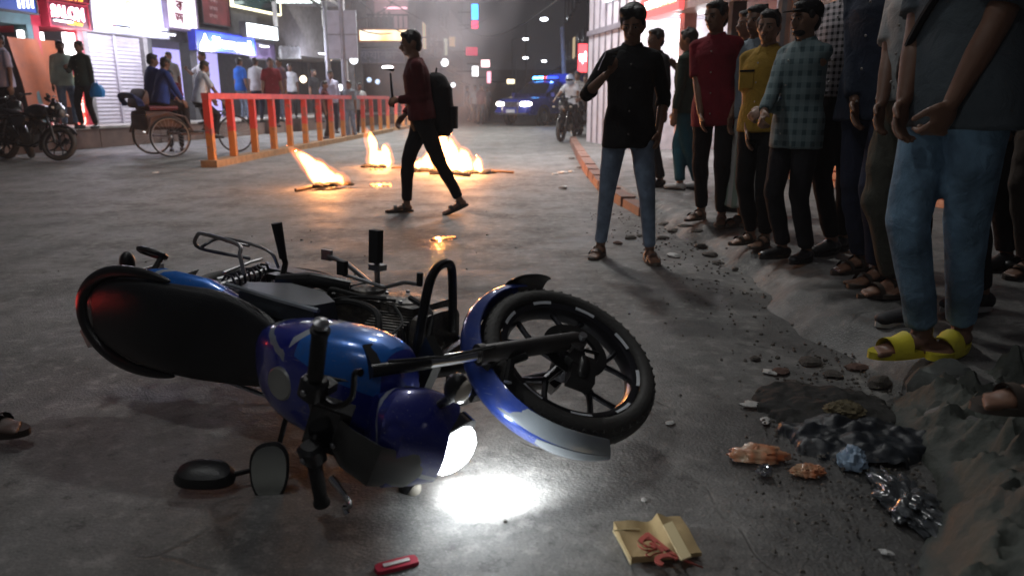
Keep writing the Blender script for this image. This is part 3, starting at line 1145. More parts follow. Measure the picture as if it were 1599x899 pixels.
    if full:
        # grey cover over the top and right of the fairing
        vz = MB()
        ro_ = []
        tt = np.linspace(rad(62), rad(285), 22)
        for (x, z, ry, rz2, p) in [(0.30, 1.00, 0.06, 0.03, 2), (0.36, 0.99, 0.105, 0.05, 2.2), (0.43, 0.975, 0.138, 0.078, 2.4), (0.51, 0.925, 0.147, 0.117, 2.6), (0.575, 0.865, 0.126, 0.116, 2.6), (0.60, 0.84, 0.103, 0.098, 2.4)]:
            ct, sn = np.cos(tt), np.sin(tt)
            A = np.stack([np.full(22, x) + 0.05 * sn, ry * np.sign(ct) * np.abs(ct) ** (2 / p), z + rz2 * np.sign(sn) * np.abs(sn) ** (2 / p)], 1)
            c_ = np.array([x, 0, z])
            ro_.append(np.concatenate([A, (c_ + (A - c_) * 0.95)[::-1]]))
        vz.ring_loft(ro_)
        T(vz, 'visor', pal['visor'], fo)
        for k, (x, y, z) in enumerate([(0.44, -0.02, 1.056), (0.54, 0.01, 1.01)]):
            T(MB().ell((x, y, z), (0.008, 0.008, 0.006)), 'bolt', M_STEEL, fo)
    # lamp bezel + lens
    nrm = np.array([0.95, 0.0, 0.12])
    T(MB().sect([(0.0, 0, 0, 0.085, 0.082), (0.035, 0, 0, 0.088, 0.085), (0.04, 0, 0, 0.075, 0.072)], 24, 3.0).xf(align_m((0.60, 0, 0.835), (0.60, 0, 0.835) + nrm)), 'lamp_bezel', pal['bezel'], fo)
    T(MB().sect([(0.0, 0, 0, 0.074, 0.070), (0.030, 0, 0, 0.072, 0.068), (0.052, 0, 0, 0.058, 0.055), (0.064, 0, 0, 0.036, 0.034), (0.068, 0, 0, 0.01, 0.01)], 24, 2.5).xf(align_m((0.622, 0, 0.836), (0.622, 0, 0.836) + nrm)), 'headlamp', pal['lamp'], fo)
    for q in (-1, 1):
        s0 = np.array([0.56, q * 0.10, 0.84])
        s1 = np.array([0.595, q * 0.185, 0.86])
        ts = T(MB().tube([s0, s1], 0.011, 8).ell(s1 + np.array([-0.005, q * 0.032, 0]), (0.030, 0.045, 0.026)), 'turn_signal', bp_)
        T(MB().ell(s1 + np.array([0.014, q * 0.034, 0]), (0.020, 0.038, 0.022)), 'lens', pal['lens'], ts)
    # instrument cluster
    ins = T(MB().box((0.40, 0, 1.035), (0.09, 0.17, 0.035), rot_ax((0, 1, 0), 0.5)), 'instrument_cluster', bp_)
    T(MB().box((0.392, 0.0, 1.056), (0.07, 0.15, 0.006), rot_ax((0, 1, 0), 0.5)), 'dial_glass', M_GLASS_D, ins)
    # --- tank
    tk = MB()
    secs = [(-0.10, 0, 0.80, 0.06, 0.05), (-0.05, 0, 0.81, 0.11, 0.075), (0.04, 0, 0.825, 0.138, 0.110), (0.14, 0, 0.835, 0.152, 0.130), (0.25, 0, 0.84, 0.160, 0.132), (0.35, 0, 0.835, 0.160, 0.115), (0.44, 0, 0.825, 0.135, 0.085), (0.475, 0, 0.82, 0.09, 0.05)]
    rings = []
    for (x, cy, cz, ry, rz2) in secs:
        ct, sn = np.cos(t), np.sin(t)
        rings.append(np.stack([np.full(22, x), ry * np.sign(ct) * np.abs(ct) ** (2 / 3.3), cz + rz2 * np.sign(sn) * np.abs(sn) ** (2 / 2.9)], 1))
    tk.ring_loft(rings)
    tko = B(tk, 'fuel_tank', pal['tank'])
    md = tko.modifiers.new('s', 'SUBSURF')
    md.levels = md.render_levels = 1
    B(MB().lathe([(0.047, 0), (0.047, 0.008), (0.042, 0.012), (0.006, 0.013)], (0.14, 0.0, 0.955), 'z', 26), 'fuel_cap', pal['cap'], tko)
    # --- seat
    st_ = MB()
    secs = [(0.015, 0.80, 0.055, 0.02), (-0.04, 0.80, 0.095, 0.032), (-0.14, 0.79, 0.125, 0.040), (-0.28, 0.785, 0.15, 0.045), (-0.38, 0.80, 0.158, 0.052), (-0.47, 0.83, 0.155, 0.052), (-0.62, 0.845, 0.155, 0.052), (-0.78, 0.85, 0.142, 0.047), (-0.88, 0.855, 0.105, 0.036), (-0.925, 0.855, 0.06, 0.022)]
    rings = []
    for (x, cz, ry, rz2) in secs:
        ct, sn = np.cos(t), np.sin(t)
        rings.append(np.stack([np.full(22, x), ry * np.sign(ct) * np.abs(ct) ** (2 / 2.8), cz + rz2 * np.sign(sn) * np.abs(sn) ** (2 / 2.6)], 1))
    so = B(st_.ring_loft(rings), 'seat', pal['seat'])
    md = so.modifiers.new('s', 'SUBSURF')
    md.levels = md.render_levels = 1
    # --- tail cowl
    tc_ = MB()
    rings = []
    for (x, cz, ry, rz2) in [(-0.30, 0.72, 0.12, 0.035), (-0.42, 0.755, 0.172, 0.055), (-0.60, 0.79, 0.186, 0.062), (-0.78, 0.82, 0.158, 0.055), (-0.90, 0.845, 0.11, 0.042), (-0.955, 0.855, 0.06, 0.025)]:
        ct, sn = np.cos(t), np.sin(t)
        rings.append(np.stack([np.full(22, x), ry * np.sign(ct) * np.abs(ct) ** (2 / 2.4), cz + rz2 * np.sign(sn) * np.abs(sn) ** (2 / 2.2)], 1))
    tco = B(tc_.ring_loft(rings), 'tail_cowl', pal['tailpaint'])
    # dark grab rail around the tail
    rail = []
    for (x, y, z, w_) in [(-0.50, 0.158, 0.835, 0.4), (-0.62, 0.172, 0.85, 0.8), (-0.76, 0.168, 0.862, 1), (-0.88, 0.128, 0.87, 1.1), (-0.95, 0.055, 0.875, 1.2), (-0.955, 0, 0.876, 1.2), (-0.95, -0.055, 0.875, 1.2), (-0.88, -0.128, 0.87, 1.1), (-0.76, -0.168, 0.862, 1), (-0.62, -0.172, 0.85, 0.8), (-0.50, -0.158, 0.835, 0.4)]:
        c_ = np.array([x, y, z])
        o_ = np.array([x + 0.62, y * 1.4, 0])
        o_ /= np.linalg.norm(o_) + 1e-9
        rail.append(np.array([c_ + (o_ * a_ + np.array([0, 0, b_])) * w_ for a_, b_ in [(0.026, 0), (0.02, 0.016), (0, 0.021), (-0.02, 0.014), (-0.024, -0.008), (0, -0.024), (0.022, -0.018)]]))
    gro = B(MB().ring_loft(rail), 'grab_rail', bp_, sm=60)
    md = gro.modifiers.new('s', 'SUBSURF')
    md.levels = md.render_levels = 2
    B(MB().box((-0.95, 0.0, 0.86), (0.02, 0.16, 0.035)).ell((-0.94, 0.06, 0.868), (0.018, 0.04, 0.012)), 'tail_lamp', pal['tail'], tco)
    B(MB().box((-0.955, -0.105, 0.868), (0.03, 0.07, 0.02), rotz(0.7)), 'tail_lens', pal['tail2'], tco)
    # rear mudguard, plate, rear signals
    rm = B(shell_arc(MB(), -0.67, 0.30, 0.36, rad(70), rad(165), 0.14, 0.03), 'rear_mudguard', bp_)
    B(MB().box((-1.03, 0, 0.56), (0.006, 0.20, 0.13), rot_ax((0, 1, 0), 0.35)), 'number_plate', pal['plate'], rm)
    for q in (-1, 1):
        ts = B(MB().tube([(-0.90, q * 0.05, 0.72), (-0.905, q * 0.13, 0.735)], 0.010, 8).ell((-0.905, q * 0.155, 0.735), (0.027, 0.042, 0.026)), 'turn_signal', bp_)
        B(MB().ell((-0.922, q * 0.157, 0.735), (0.018, 0.034, 0.02)), 'lens', pal['lens'], ts)
    # --- side panel
    for q in (-1, 1):
        P2 = [(-0.02, 0.77), (-0.12, 0.76), (-0.32, 0.73), (-0.36, 0.66), (-0.24, 0.56), (-0.06, 0.58), (0.06, 0.66), (0.05, 0.75)]
        a = np.array([(x, q * 0.10, z) for x, z in P2])
        b_ = np.array([(x * 0.94 - 0.01, q * 0.158, 0.67 + (z - 0.67) * 0.86) for x, z in P2])
        spn = B(MB().ring_loft([a, b_]), 'side_panel', pal['side'])
        B(MB().tube([(0.07, q * 0.150, 0.752), (-0.10, q * 0.163, 0.772), (-0.34, q * 0.166, 0.752)], 0.008, 6), 'trim_strip', pal['silver'], spn)
    # --- frame, swingarm, shocks
    f = MB()
    f.tube([(0.42, 0, 0.86), (0.36, 0, 0.60), (0.30, 0, 0.34), (0.05, 0, 0.24), (-0.20, 0, 0.28)], 0.020, 8)
    f.tube([(0.40, 0, 0.82), (0.10, 0.03, 0.72), (-0.12, 0.06, 0.66), (-0.20, 0.05, 0.30)], 0.018, 8)
    for q in (-1, 1):
        f.tube([(-0.05, q * 0.07, 0.68), (-0.40, q * 0.09, 0.74), (-0.80, q * 0.08, 0.78)], 0.014, 8)
        f.tube([(-0.18, q * 0.09, 0.38), (-0.50, q * 0.10, 0.70)], 0.012, 8)
    B(f, 'frame', bm_)
    sa = MB()
    for q in (-1, 1):
        sa.tube([(-0.18, q * 0.085, 0.36), (-0.45, q * 0.105, 0.31), (-0.69, q * 0.105, 0.30)], 0.019, 8)
    sa.tube([(-0.67, -0.13, 0.30), (-0.67, 0.13, 0.30)], 0.012, 8)
    B(sa, 'swingarm', bm_)
    for q in (-1, 1):
        shk = B(MB().tube([(-0.60, q * 0.12, 0.34), (-0.50, q * 0.115, 0.68)], 0.013, 8), 'shock_absorber', M_STEEL)
        hp = []
        for i in range(50):
            k = i / 49
            hp.append(np.array([-0.595 + 0.08 * k, q * 0.12, 0.38 + 0.24 * k]) + 0.028 * np.array([math.cos(i * 1.0), math.sin(i * 1.0), 0]))
        B(MB().tube(hp, 0.005, 5), 'spring', pal['spring'], shk)
    B(MB().box((-0.40, 0.118, 0.345), (0.50, 0.03, 0.075)), 'chain_cover', bp_)
    # --- engine
    en = MB()
    en.box((0.02, 0, 0.36), (0.34, 0.24, 0.20)).lathe([(0.03, 0.13), (0.085, 0.125), (0.095, 0.11), (0.095, 0.0)], (0.08, 0, 0.37), 'y', 20)
    en.lathe([(0.03, 0.135), (0.06, 0.13), (0.068, 0.115), (0.068, 0.0)], (-0.09, 0, 0.36), 'y', 18)
    en.lathe([(0.095, 0.0), (0.095, -0.12), (0.08, -0.14), (0.02, -0.14)], (0.06, 0, 0.37), 'y', 20)
    eo = B(en, 'engine', pal['engine'])
    fin = MB()
    U = rot_ax((0, 1, 0), 0.30)
    for i in range(8):
        fin.box(np.array([0.13, 0, 0.47]) + U @ np.array([0, 0, i * 0.020]), (0.15 - 0.004 * i, 0.20 - 0.006 * i, 0.008), U)
    fin.box(np.array([0.13, 0, 0.47]) + U @ np.array([0, 0, 0.08]), (0.11, 0.14, 0.19), U)
    B(fin, 'cylinder', pal['engine'], eo)
    B(MB().box(np.array([0.13, 0, 0.47]) + U @ np.array([0, 0, 0.19]), (0.14, 0.16, 0.06), U).ell(np.array([0.13, 0.075, 0.47]) + U @ np.array([0, 0, 0.19]), (0.035, 0.02, 0.03)), 'cylinder_head', pal['engine2'], eo)
    for i in range(6):
        q = 2 * PI * i / 6
        B(MB().lathe([(0.001, 0.126), (0.007, 0.126), (0.007, 0.132), (0.001, 0.134)], (0.08 + 0.078 * math.cos(q), 0.0, 0.37 + 0.078 * math.sin(q)), 'y', 8), 'bolt', M_STEEL, eo)
    B(MB().tube([(0.06, 0.02, 0.62), (-0.04, 0.02, 0.63), (-0.12, 0.02, 0.64)], 0.035, 12).box((-0.01, 0.045, 0.61), (0.06, 0.05, 0.08)), 'carburettor', M_STEEL)
    B(MB().tube([(0.19, -0.03, 0.55), (0.30, -0.06, 0.48), (0.30, -0.09, 0.32), (0.10, -0.13, 0.23), (-0.25, -0.15, 0.25)], 0.020, 10).tube([(-0.25, -0.16, 0.26), (-0.50, -0.17, 0.32), (-0.85, -0.17, 0.42)], [0.03, 0.045, 0.045], 14), 'exhaust', pal['exhaust'])
    if full:
        for k, (pts_, r_) in enumerate([([(0.22, 0.06, 0.66), (0.16, 0.13, 0.60), (0.02, 0.14, 0.58), (-0.08, 0.11, 0.62)], 0.011), ([(0.30, 0.05, 0.52), (0.26, 0.12, 0.46), (0.16, 0.15, 0.44)], 0.009), ([(-0.16, 0.12, 0.48), (-0.10, 0.15, 0.52), (0.0, 0.14, 0.50), (0.06, 0.13, 0.44)], 0.008)]):
            B(MB().tube(bend(pts_), r_, 7), 'hose', M_RUBBER)
        B(MB().lathe([(0.005, 0.10), (0.035, 0.10), (0.04, 0.085), (0.04, 0.02)], (-0.17, 0.0, 0.56), 'y', 16), 'ignition_coil', bp_)
        B(MB().sect([(0.24, 0.02, 0.43, 0.10, 0.11), (0.275, 0.02, 0.43, 0.10, 0.11)], 16, 6, 'x'), 'oil_cooler', pal['engine'])
        B(MB().box((-0.26, 0.105, 0.60), (0.16, 0.05, 0.13), rot_ax((0, 1, 0), 0.3)), 'battery_box', bp_)
        B(MB().tube([(-0.36, 0.14, 0.52), (-0.22, 0.16, 0.50), (-0.12, 0.14, 0.42)], [0.022, 0.026, 0.02], 10), 'air_duct', bp_)
    # cables
    B(MB().tube(bend([(0.36, 0.05, 0.9), (0.28, 0.09, 0.70), (0.22, 0.10, 0.55), (0.10, 0.12, 0.45)]), 0.0045, 6), 'cable', M_RUBBER)
    B(MB().tube(bend([(0.10, 0.13, 0.44), (0.02, 0.15, 0.56), (-0.06, 0.13, 0.64), (-0.12, 0.10, 0.70)]), 0.005, 6), 'cable', M_RUBBER)
    # foot pegs
    for q in (-1, 1):
        ln = 1.0 if q > 0 else 0.45
        pg = B(MB().tube([(-0.10, q * 0.12, 0.30), (-0.08, q * 0.22, 0.33)], 0.010, 8).box((-0.08, q * (0.20), 0.325), (0.05, 0.02, 0.04)), 'peg_bracket', M_STEEL)
        B(MB().box((-0.08, q * (0.22 + 0.055 * ln), 0.335), (0.040, 0.115 * ln, 0.030)), 'foot_peg', M_RUBBER, pg)
        pg = B(MB().tube([(-0.42, q * 0.10, 0.46), (-0.46, q * 0.17, 0.40), (-0.46, q * 0.20, 0.41)], 0.011, 8).box((-0.44, q * 0.125, 0.43), (0.12, 0.018, 0.05)), 'peg_bracket', bm_)
        B(MB().tube([(-0.46, q * 0.19, 0.41), (-0.475, q * (0.19 + 0.13 * ln), 0.425)], [0.014, 0.020], 10), 'foot_peg', M_RUBBER, pg)
    gl = B(MB().tube([(-0.04, 0.135, 0.33), (0.03, 0.16, 0.31), (0.10, 0.165, 0.315)], 0.007, 8).tube([(-0.04, 0.135, 0.33), (-0.16, 0.16, 0.37), (-0.19, 0.165, 0.38)], 0.007, 8), 'gear_lever', M_STEEL)
    B(MB().tube([(0.10, 0.16, 0.315), (0.10, 0.205, 0.315)], 0.011, 8), 'toe_rubber', M_RUBBER, gl)
    B(MB().box((-0.19, 0.19, 0.385), (0.035, 0.05, 0.02)), 'heel_pad', M_RUBBER, gl)
    if full:
        # side stand with foot, folded
        B(MB().tube([(-0.16, 0.12, 0.27), (-0.30, 0.17, 0.245), (-0.40, 0.185, 0.24)], 0.010, 8).box((-0.41, 0.188, 0.24), (0.05, 0.04, 0.012)), 'side_stand', M_STEEL)
        # crash guard: loop of bent tube in front of the engine, each side
        for q in (-1, 1):
            ln = 1.0 if q > 0 else 0.55
            y = lambda v: q * (0.05 + (v - 0.05) * ln)
            B(MB().tube(bend([(0.33, y(0.03), 0.62), (0.335, y(0.14), 0.60), (0.33, y(0.25), 0.56), (0.32, y(0.288), 0.50), (0.31, y(0.275), 0.43), (0.30, y(0.18), 0.40), (0.29, y(0.05), 0.38)]), 0.0145, 10), 'crash_guard', bm_)
        # saree guard on the left of the rear wheel
        sg = [(-0.44, 0.16, 0.60), (-0.48, 0.22, 0.585), (-0.52, 0.25, 0.56), (-0.72, 0.26, 0.54), (-0.80, 0.245, 0.52), (-0.83, 0.19, 0.49), (-0.70, 0.15, 0.36)]
        go = B(MB().tube(bend(sg), 0.0075, 8), 'saree_guard', M_STEEL)
        B(MB().tube(bend([(-0.45, 0.16, 0.44), (-0.50, 0.22, 0.45), (-0.76, 0.23, 0.44), (-0.83, 0.19, 0.49)]), 0.006, 8), 'guard_bar', M_STEEL, go)
        B(MB().tube([(-0.60, 0.252, 0.55), (-0.60, 0.222, 0.447)], 0.005, 6), 'guard_bar', M_STEEL, go)
        B(MB().tube([(-0.55, 0.15, 0.60), (-0.60, 0.16, 0.44), (-0.66, 0.15, 0.34)], 0.006, 6), 'guard_bar', M_STEEL, go)
        # oval foot loop at the rear (ladies' step)
        lp = []
        for i in range(15):
            q = 2 * PI * i / 14
            lp.append((-0.80 + 0.045 * math.cos(q) * 1.4, 0.20 + 0.018 * math.sin(q), 0.705 + 0.03 * math.sin(q)))
        B(MB().tube(lp, 0.010, 8, cap=False).tube([(-0.745, 0.20, 0.70), (-0.72, 0.15, 0.76)], 0.010, 8), 'hand_grip', bp_)
    return S


def align_m(p0, p1):
    """matrix taking the z axis from the origin to p0 -> p1 direction"""
    p0 = np.asarray(p0, float)
    a, b, d = frame_of(np.asarray(p1, float) - p0)
    M = np.eye(4)
    M[:3, 0], M[:3, 1], M[:3, 2], M[:3, 3] = a, b, d, p0
    return M


BLUE = (0.012, 0.025, 0.30)
LBLUE = (0.01, 0.16, 0.62)
SILV = (0.50, 0.54, 0.60)
TANK = graphic_paint('tank_paint', BLUE, LBLUE, SILV, [
    # a*x + b*y + c*z - o within hw, between x0 and x1
    (0.30, 1.0, 0.0, 0.205, 0.060, 0.19, 0.44, LBLUE, 0),
    (-0.9, 1.0, 0.0, -0.03, 0.013, 0.16, 0.34, SILV, 0),
    (0.35, 1.0, 0.0, 0.128, 0.011, -0.03, 0.15, (0.26, 0.30, 0.36), 0.03),
    (0.30, 1.0, 0.0, 0.275, 0.0022, 0.34, 0.43, (0.42, 0.06, 0.06), 0)])
_fR = rot_ax(SAX, math.radians(-33.0))
def steered_band(a, b, c, o, hw, x0, x1, colr, e):
    n0 = np.array([a, b, c], float)
    n1 = _fR @ n0
    return (float(n1[0]), float(n1[1]), float(n1[2]), float(o - n0 @ HSP + n1 @ HSP), hw, x0, x1, colr, e)
FAIR = graphic_paint('fairing_paint', (0.010, 0.016, 0.19), LBLUE, SILV, [
    steered_band(0.55, 1.0, 0.0, 0.340, 0.009, 0.30, 0.90, (0.28, 0.30, 0.36), 0.004)])
TAILP = graphic_paint('tail_paint', (0.010, 0.018, 0.20), LBLUE, SILV, [
    (1.0, 0.0, 0.0, -0.87, 0.13, -1.1, -0.6, (0.01, 0.01, 0.012), 0),
    (0.55, 0.0, 1.0, 0.500, 0.060, -0.66, -0.36, LBLUE, 0),
    (0.85, 0.0, 1.0, 0.300, 0.010, -0.72, -0.40, SILV, 0)])
MUDG = graphic_paint('mudguard_paint', (0.025, 0.055, 0.28), LBLUE, SILV, [])
PAL = dict(blue=MUDG, tank=TANK, fairing=FAIR, tailpaint=TAILP,
           silver=mat('silver_graphic', (0.42, 0.46, 0.50), 0.22, 0.5, coat=0.6), shroud=mat('shroud_blue', BLUE, 0.3, 0.2, coat=1.0, var=0.05),
           rim=mat('rim_black', (0.022, 0.022, 0.028), 0.32, 0.5), tyre=mat('tyre_rubber', (0.028, 0.028, 0.027), 0.68, dirt=(0.055, 0.052, 0.048), bump=0.3, bscale=90),
           stripe=mat('reflective_tape', (0.75, 0.78, 0.82), 0.3, var=0.05), fork=mat('fork_slider', (0.035, 0.032, 0.032), 0.42, 0.5, dirt=(0.06, 0.05, 0.045)),
           visor=mat('visor_smoke', (0.05, 0.053, 0.050), 0.38, coat=0.15), bezel=mat('bezel_black', (0.012, 0.012, 0.014), 0.12, coat=1.0),
           lamp=glow('headlamp_lit', (0.9, 0.97, 1.0), 40), lens=mat('clear_lens', (0.55, 0.5, 0.42), 0.12, coat=1.0),
           cap=mat('fuel_cap_metal', (0.42, 0.43, 0.41), 0.35, 0.7), seat=mat('seat_vinyl', (0.013, 0.014, 0.016), 0.40, bump=0.25, bscale=300, spec=0.35),
           tail=glow('tail_lamp_red', (1.0, 0.12, 0.12), 0.9, (0.4, 0.01, 0.01)), tail2=mat('tail_lens_clear', (0.40, 0.36, 0.34), 0.2, coat=1.0),
           plate=mat('plate_white', (0.5, 0.5, 0.5), 0.5), side=mat('side_panel_grey', (0.035, 0.042, 0.05), 0.42), spring=mat('spring_dark', (0.02, 0.02, 0.03), 0.4),
           engine=mat('engine_grey', (0.05, 0.05, 0.05), 0.42, 0.5, dirt=(0.15, 0.13, 0.11), vscale=22, bump=0.5, bscale=50), engine2=mat('engine_head', (0.06, 0.06, 0.062), 0.3, 0.7),
           exhaust=mat('exhaust_black', (0.03, 0.03, 0.03), 0.35, 0.7))
DK = mat('dark_paint', (0.008, 0.008, 0.010), 0.3, coat=0.5)
PAL_D = dict(PAL, blue=DK, tank=DK, fairing=DK, tailpaint=DK, shroud=DK, silver=M_STEEL, lamp=mat('lamp_off', (0.12, 0.12, 0.12), 0.1, coat=1.0), stripe=DK, spring=DK, tail=mat('tail_off', (0.1, 0.01, 0.01), 0.2))
PAL_L = dict(PAL_D, lamp=glow('headlamp_far', (1, 0.95, 0.85), 3))

# the fallen motorcycle
bike = thing('motorcycle', 'blue commuter motorcycle lying on its side in the road with its headlamp still lit', 'motorcycle')
yaw, pit, lean, st_a = rad(-31.5), rad(1.6), rad(87.0), rad(-33.0)
BR = rotz(yaw) @ rot_ax((0, 1, 0), pit) @ rotx(lean)
BT = np.array([-0.245, 2.765, 0.25])
M4 = np.eye(4)
M4[:3, :3] = BR
M4[:3, 3] = BT
bike.matrix_world = Matrix(M4.tolist())
BS = make_bike(bike, st_a, PAL)
BW = M4 @ BS         # steered part of the bike -> place
BWi = np.linalg.inv(M4)


def bike_local(mb):
    return mb.xf(BWi)


# mirrors: bent back in the fall; shaped where they ended up, then handed to the bike
def mirror_geo(c, right, upv, w, h, stem):
    c = np.asarray(c, float)
    r_ = np.asarray(right, float)
    r_ /= np.linalg.norm(r_)
    u_ = np.asarray(upv, float)
    u_ = u_ - r_ * u_.dot(r_)
    u_ /= np.linalg.norm(u_)
    n_ = np.cross(r_, u_)
    t = np.linspace(0, 2 * PI, 28, endpoint=False)
    def ring(k, d):
        x = np.sign(np.cos(t)) * np.abs(np.cos(t)) ** (2 / 2.6) * w / 2 * k * (1 + 0.12 * np.sin(t))
        y = np.sign(np.sin(t)) * np.abs(np.sin(t)) ** (2 / 2.3) * h / 2 * k
        return c + x[:, None] * r_ + y[:, None] * u_ + 0.10 * (x * 1.0)[:, None] * u_ + n_ * d
    sh = MB().ring_loft([ring(0.93, 0.002), ring(1.0, 0.0), ring(1.0, -0.010), ring(0.85, -0.028), ring(0.45, -0.040)])
    o = bike_local(sh).build('mirror', M_BLACKPL, bike)
    bike_local(MB().ring_loft([ring(0.88, 0.0015), ring(0.88, 0.0045)])).build('mirror_glass', mat('mirror_glass', (0.55, 0.58, 0.55), 0.04, 1.0, var=0.03), o)
    bike_local(MB().tube(bend(stem), 0.0075, 8)).build('stem', M_BLACKMETAL, o)
    return o


P_ = lambda u, v, Y: at(u, v, Y)
cL = P_(421, 737, 1.83)
mirror_geo(cL, (1, 0.1, 0.0), (0.05, 0.22, 0.975), 0.105, 0.165, [P_(512, 592, 2.02), P_(470, 612, 1.98), P_(450, 645, 1.95), P_(437, 690, 1.92), P_(428, 712, 1.90)])
cR = gp(322, 744, 0.030)
mirror_geo(cR, (1, 0.12, 0.0), (0.05, -0.9, -0.25), 0.165, 0.10, [gp(440, 728, 0.045), gp(420, 728, 0.040), gp(395, 733, 0.038), gp(360, 742, 0.035)])
# ------------------------------------------------------------------ ground
def ground_mat():
    m, nt, b = newmat('road_surface')
    tc = nd(nt, 'ShaderNodeTexCoord')

    def noise(sc, det=6, rough=0.6, w=None):
        n = nd(nt, 'ShaderNodeTexNoise')
        n.inputs['Scale'].default_value = sc
        n.inputs['Detail'].default_value = det
        n.inputs['Roughness'].default_value = rough
        nt.links.new(tc.outputs['Object'], n.inputs['Vector'])
        return n.outputs['Fac']

    def ramp(x, a, b_, lo=0.0, hi=1.0):
        r = nd(nt, 'ShaderNodeMapRange')
        r.interpolation_type = 'SMOOTHSTEP'
        r.inputs['From Min'].default_value = a
        r.inputs['From Max'].default_value = b_
        r.inputs['To Min'].default_value = lo
        r.inputs['To Max'].default_value = hi
        nt.links.new(x, r.inputs['Value'])
        return r.outputs['Result']
    big, mid, sml, fine = noise(0.55, 4), noise(2.3, 6, 0.65), noise(13, 8, 0.7), noise(150, 3)
    c = mix_col(nt, ramp(big, 0.38, 0.62), (0.125, 0.122, 0.117), (0.185, 0.18, 0.172))
    c = mix_col(nt, ramp(mid, 0.48, 0.66, 0, 0.75), c, (0.085, 0.082, 0.08))
    c = mix_col(nt, ramp(sml, 0.50, 0.66, 0, 0.85), c, (0.26, 0.25, 0.235))
    c = mix_col(nt, ramp(sml, 0.46, 0.32, 0, 0.85), c, (0.055, 0.053, 0.052))
    c = mix_col(nt, ramp(fine, 0.55, 0.75, 0, 0.5), c, (0.30, 0.29, 0.28))
    c = mix_col(nt, ramp(fine, 0.42, 0.25, 0, 0.6), c, (0.05, 0.05, 0.05))
    # worn wheel tracks along the road
    mpt = nd(nt, 'ShaderNodeMapping')
    mpt.inputs['Scale'].default_value = (2.2, 0.16, 1)
    mpt.inputs['Rotation'].default_value = (0, 0, 0.12)
    ntk = nd(nt, 'ShaderNodeTexNoise')
    ntk.inputs['Scale'].default_value = 1.3
    ntk.inputs['Detail'].default_value = 5
    nt.links.new(tc.outputs['Object'], mpt.inputs['Vector'])
    nt.links.new(mpt.outputs['Vector'], ntk.inputs['Vector'])
    c = mix_col(nt, ramp(ntk.outputs['Fac'], 0.50, 0.62, 0, 0.30), c, (0.07, 0.068, 0.066))
    # cracks
    v = nd(nt, 'ShaderNodeTexVoronoi', feature='DISTANCE_TO_EDGE')
    v.inputs['Scale'].default_value = 0.75
    ds = nd(nt, 'ShaderNodeVectorMath', operation='ADD')
    nn = nd(nt, 'ShaderNodeTexNoise')
    nn.inputs['Scale'].default_value = 2.0
    nt.links.new(tc.outputs['Object'], nn.inputs['Vector'])
    nt.links.new(tc.outputs['Object'], ds.inputs[0])
    nt.links.new(nn.outputs['Color'], ds.inputs[1])
    nt.links.new(ds.outputs[0], v.inputs['Vector'])
    crack = math_node(nt, 'MULTIPLY', ramp(v.outputs['Distance'], 0.010, 0.002), ramp(mid, 0.45, 0.6))
    c = mix_col(nt, math_node(nt, 'MULTIPLY', crack, 0.6), c, (0.045, 0.042, 0.04))
    # damp stains, with a shape of their own
    sx = nd(nt, 'ShaderNodeSeparateXYZ')
    nt.links.new(tc.outputs['Object'], sx.inputs[0])
    wob = math_node(nt, 'MULTIPLY', math_node(nt, 'SUBTRACT', noise(5, 5), 0.5), 1.3)
    wet = None
    for (u, vv, ru, rv) in [(1035, 461, 0.20, 0.16), (1085, 512, 0.24, 0.14), (700, 424, 0.6, 0.10), (1180, 470, 0.35, 0.2), (330, 610, 0.5, 0.10), (960, 372, 0.55, 0.18), (1350, 520, 0.5, 0.5), (600, 740, 0.25, 0.05), (1310, 690, 0.5, 0.42), (1500, 860, 0.5, 0.3)]:
        p = gp(u, vv)
        dx = math_node(nt, 'DIVIDE', math_node(nt, 'SUBTRACT', sx.outputs[0], float(p[0])), ru)
        dy = math_node(nt, 'DIVIDE', math_node(nt, 'SUBTRACT', sx.outputs[1], float(p[1])), rv)
        r = math_node(nt, 'ADD', math_node(nt, 'ADD', math_node(nt, 'MULTIPLY', dx, dx), math_node(nt, 'MULTIPLY', dy, dy)), wob)
        k = ramp(r, 1.15, 0.6)
        wet = k if wet is None else math_node(nt, 'MAXIMUM', wet, k)
    c = mix_col(nt, math_node(nt, 'MULTIPLY', wet, 0.62), c, (0.038, 0.037, 0.036))
    nt.links.new(c, b.inputs['Base Color'])
    rg = math_node(nt, 'SUBTRACT', ramp(mid, 0.3, 0.7, 0.56, 0.8), math_node(nt, 'MULTIPLY', wet, 0.12))
    nt.links.new(rg, b.inputs['Roughness'])
    agg = nd(nt, 'ShaderNodeTexVoronoi')
    agg.inputs['Scale'].default_value = 95
    nt.links.new(tc.outputs['Object'], agg.inputs['Vector'])
    c = mix_col(nt, ramp(agg.outputs['Distance'], 0.30, 0.10, 0, 0.45), c, (0.24, 0.235, 0.225))
    nt.links.new(c, b.inputs['Base Color'])
    hgt = math_node(nt, 'ADD', math_node(nt, 'ADD', math_node(nt, 'MULTIPLY', fine, 0.35), math_node(nt, 'MULTIPLY', agg.outputs['Distance'], -0.35)), math_node(nt, 'ADD', sml, math_node(nt, 'MULTIPLY', crack, -0.6)))
    bp = nd(nt, 'ShaderNodeBump')
    bp.inputs['Strength'].default_value = 0.42
    bp.inputs['Distance'].default_value = 0.010
    nt.links.new(hgt, bp.inputs['Height'])
    nt.links.new(bp.outputs['Normal'], b.inputs['Normal'])
    return m


ROAD = ground_mat()
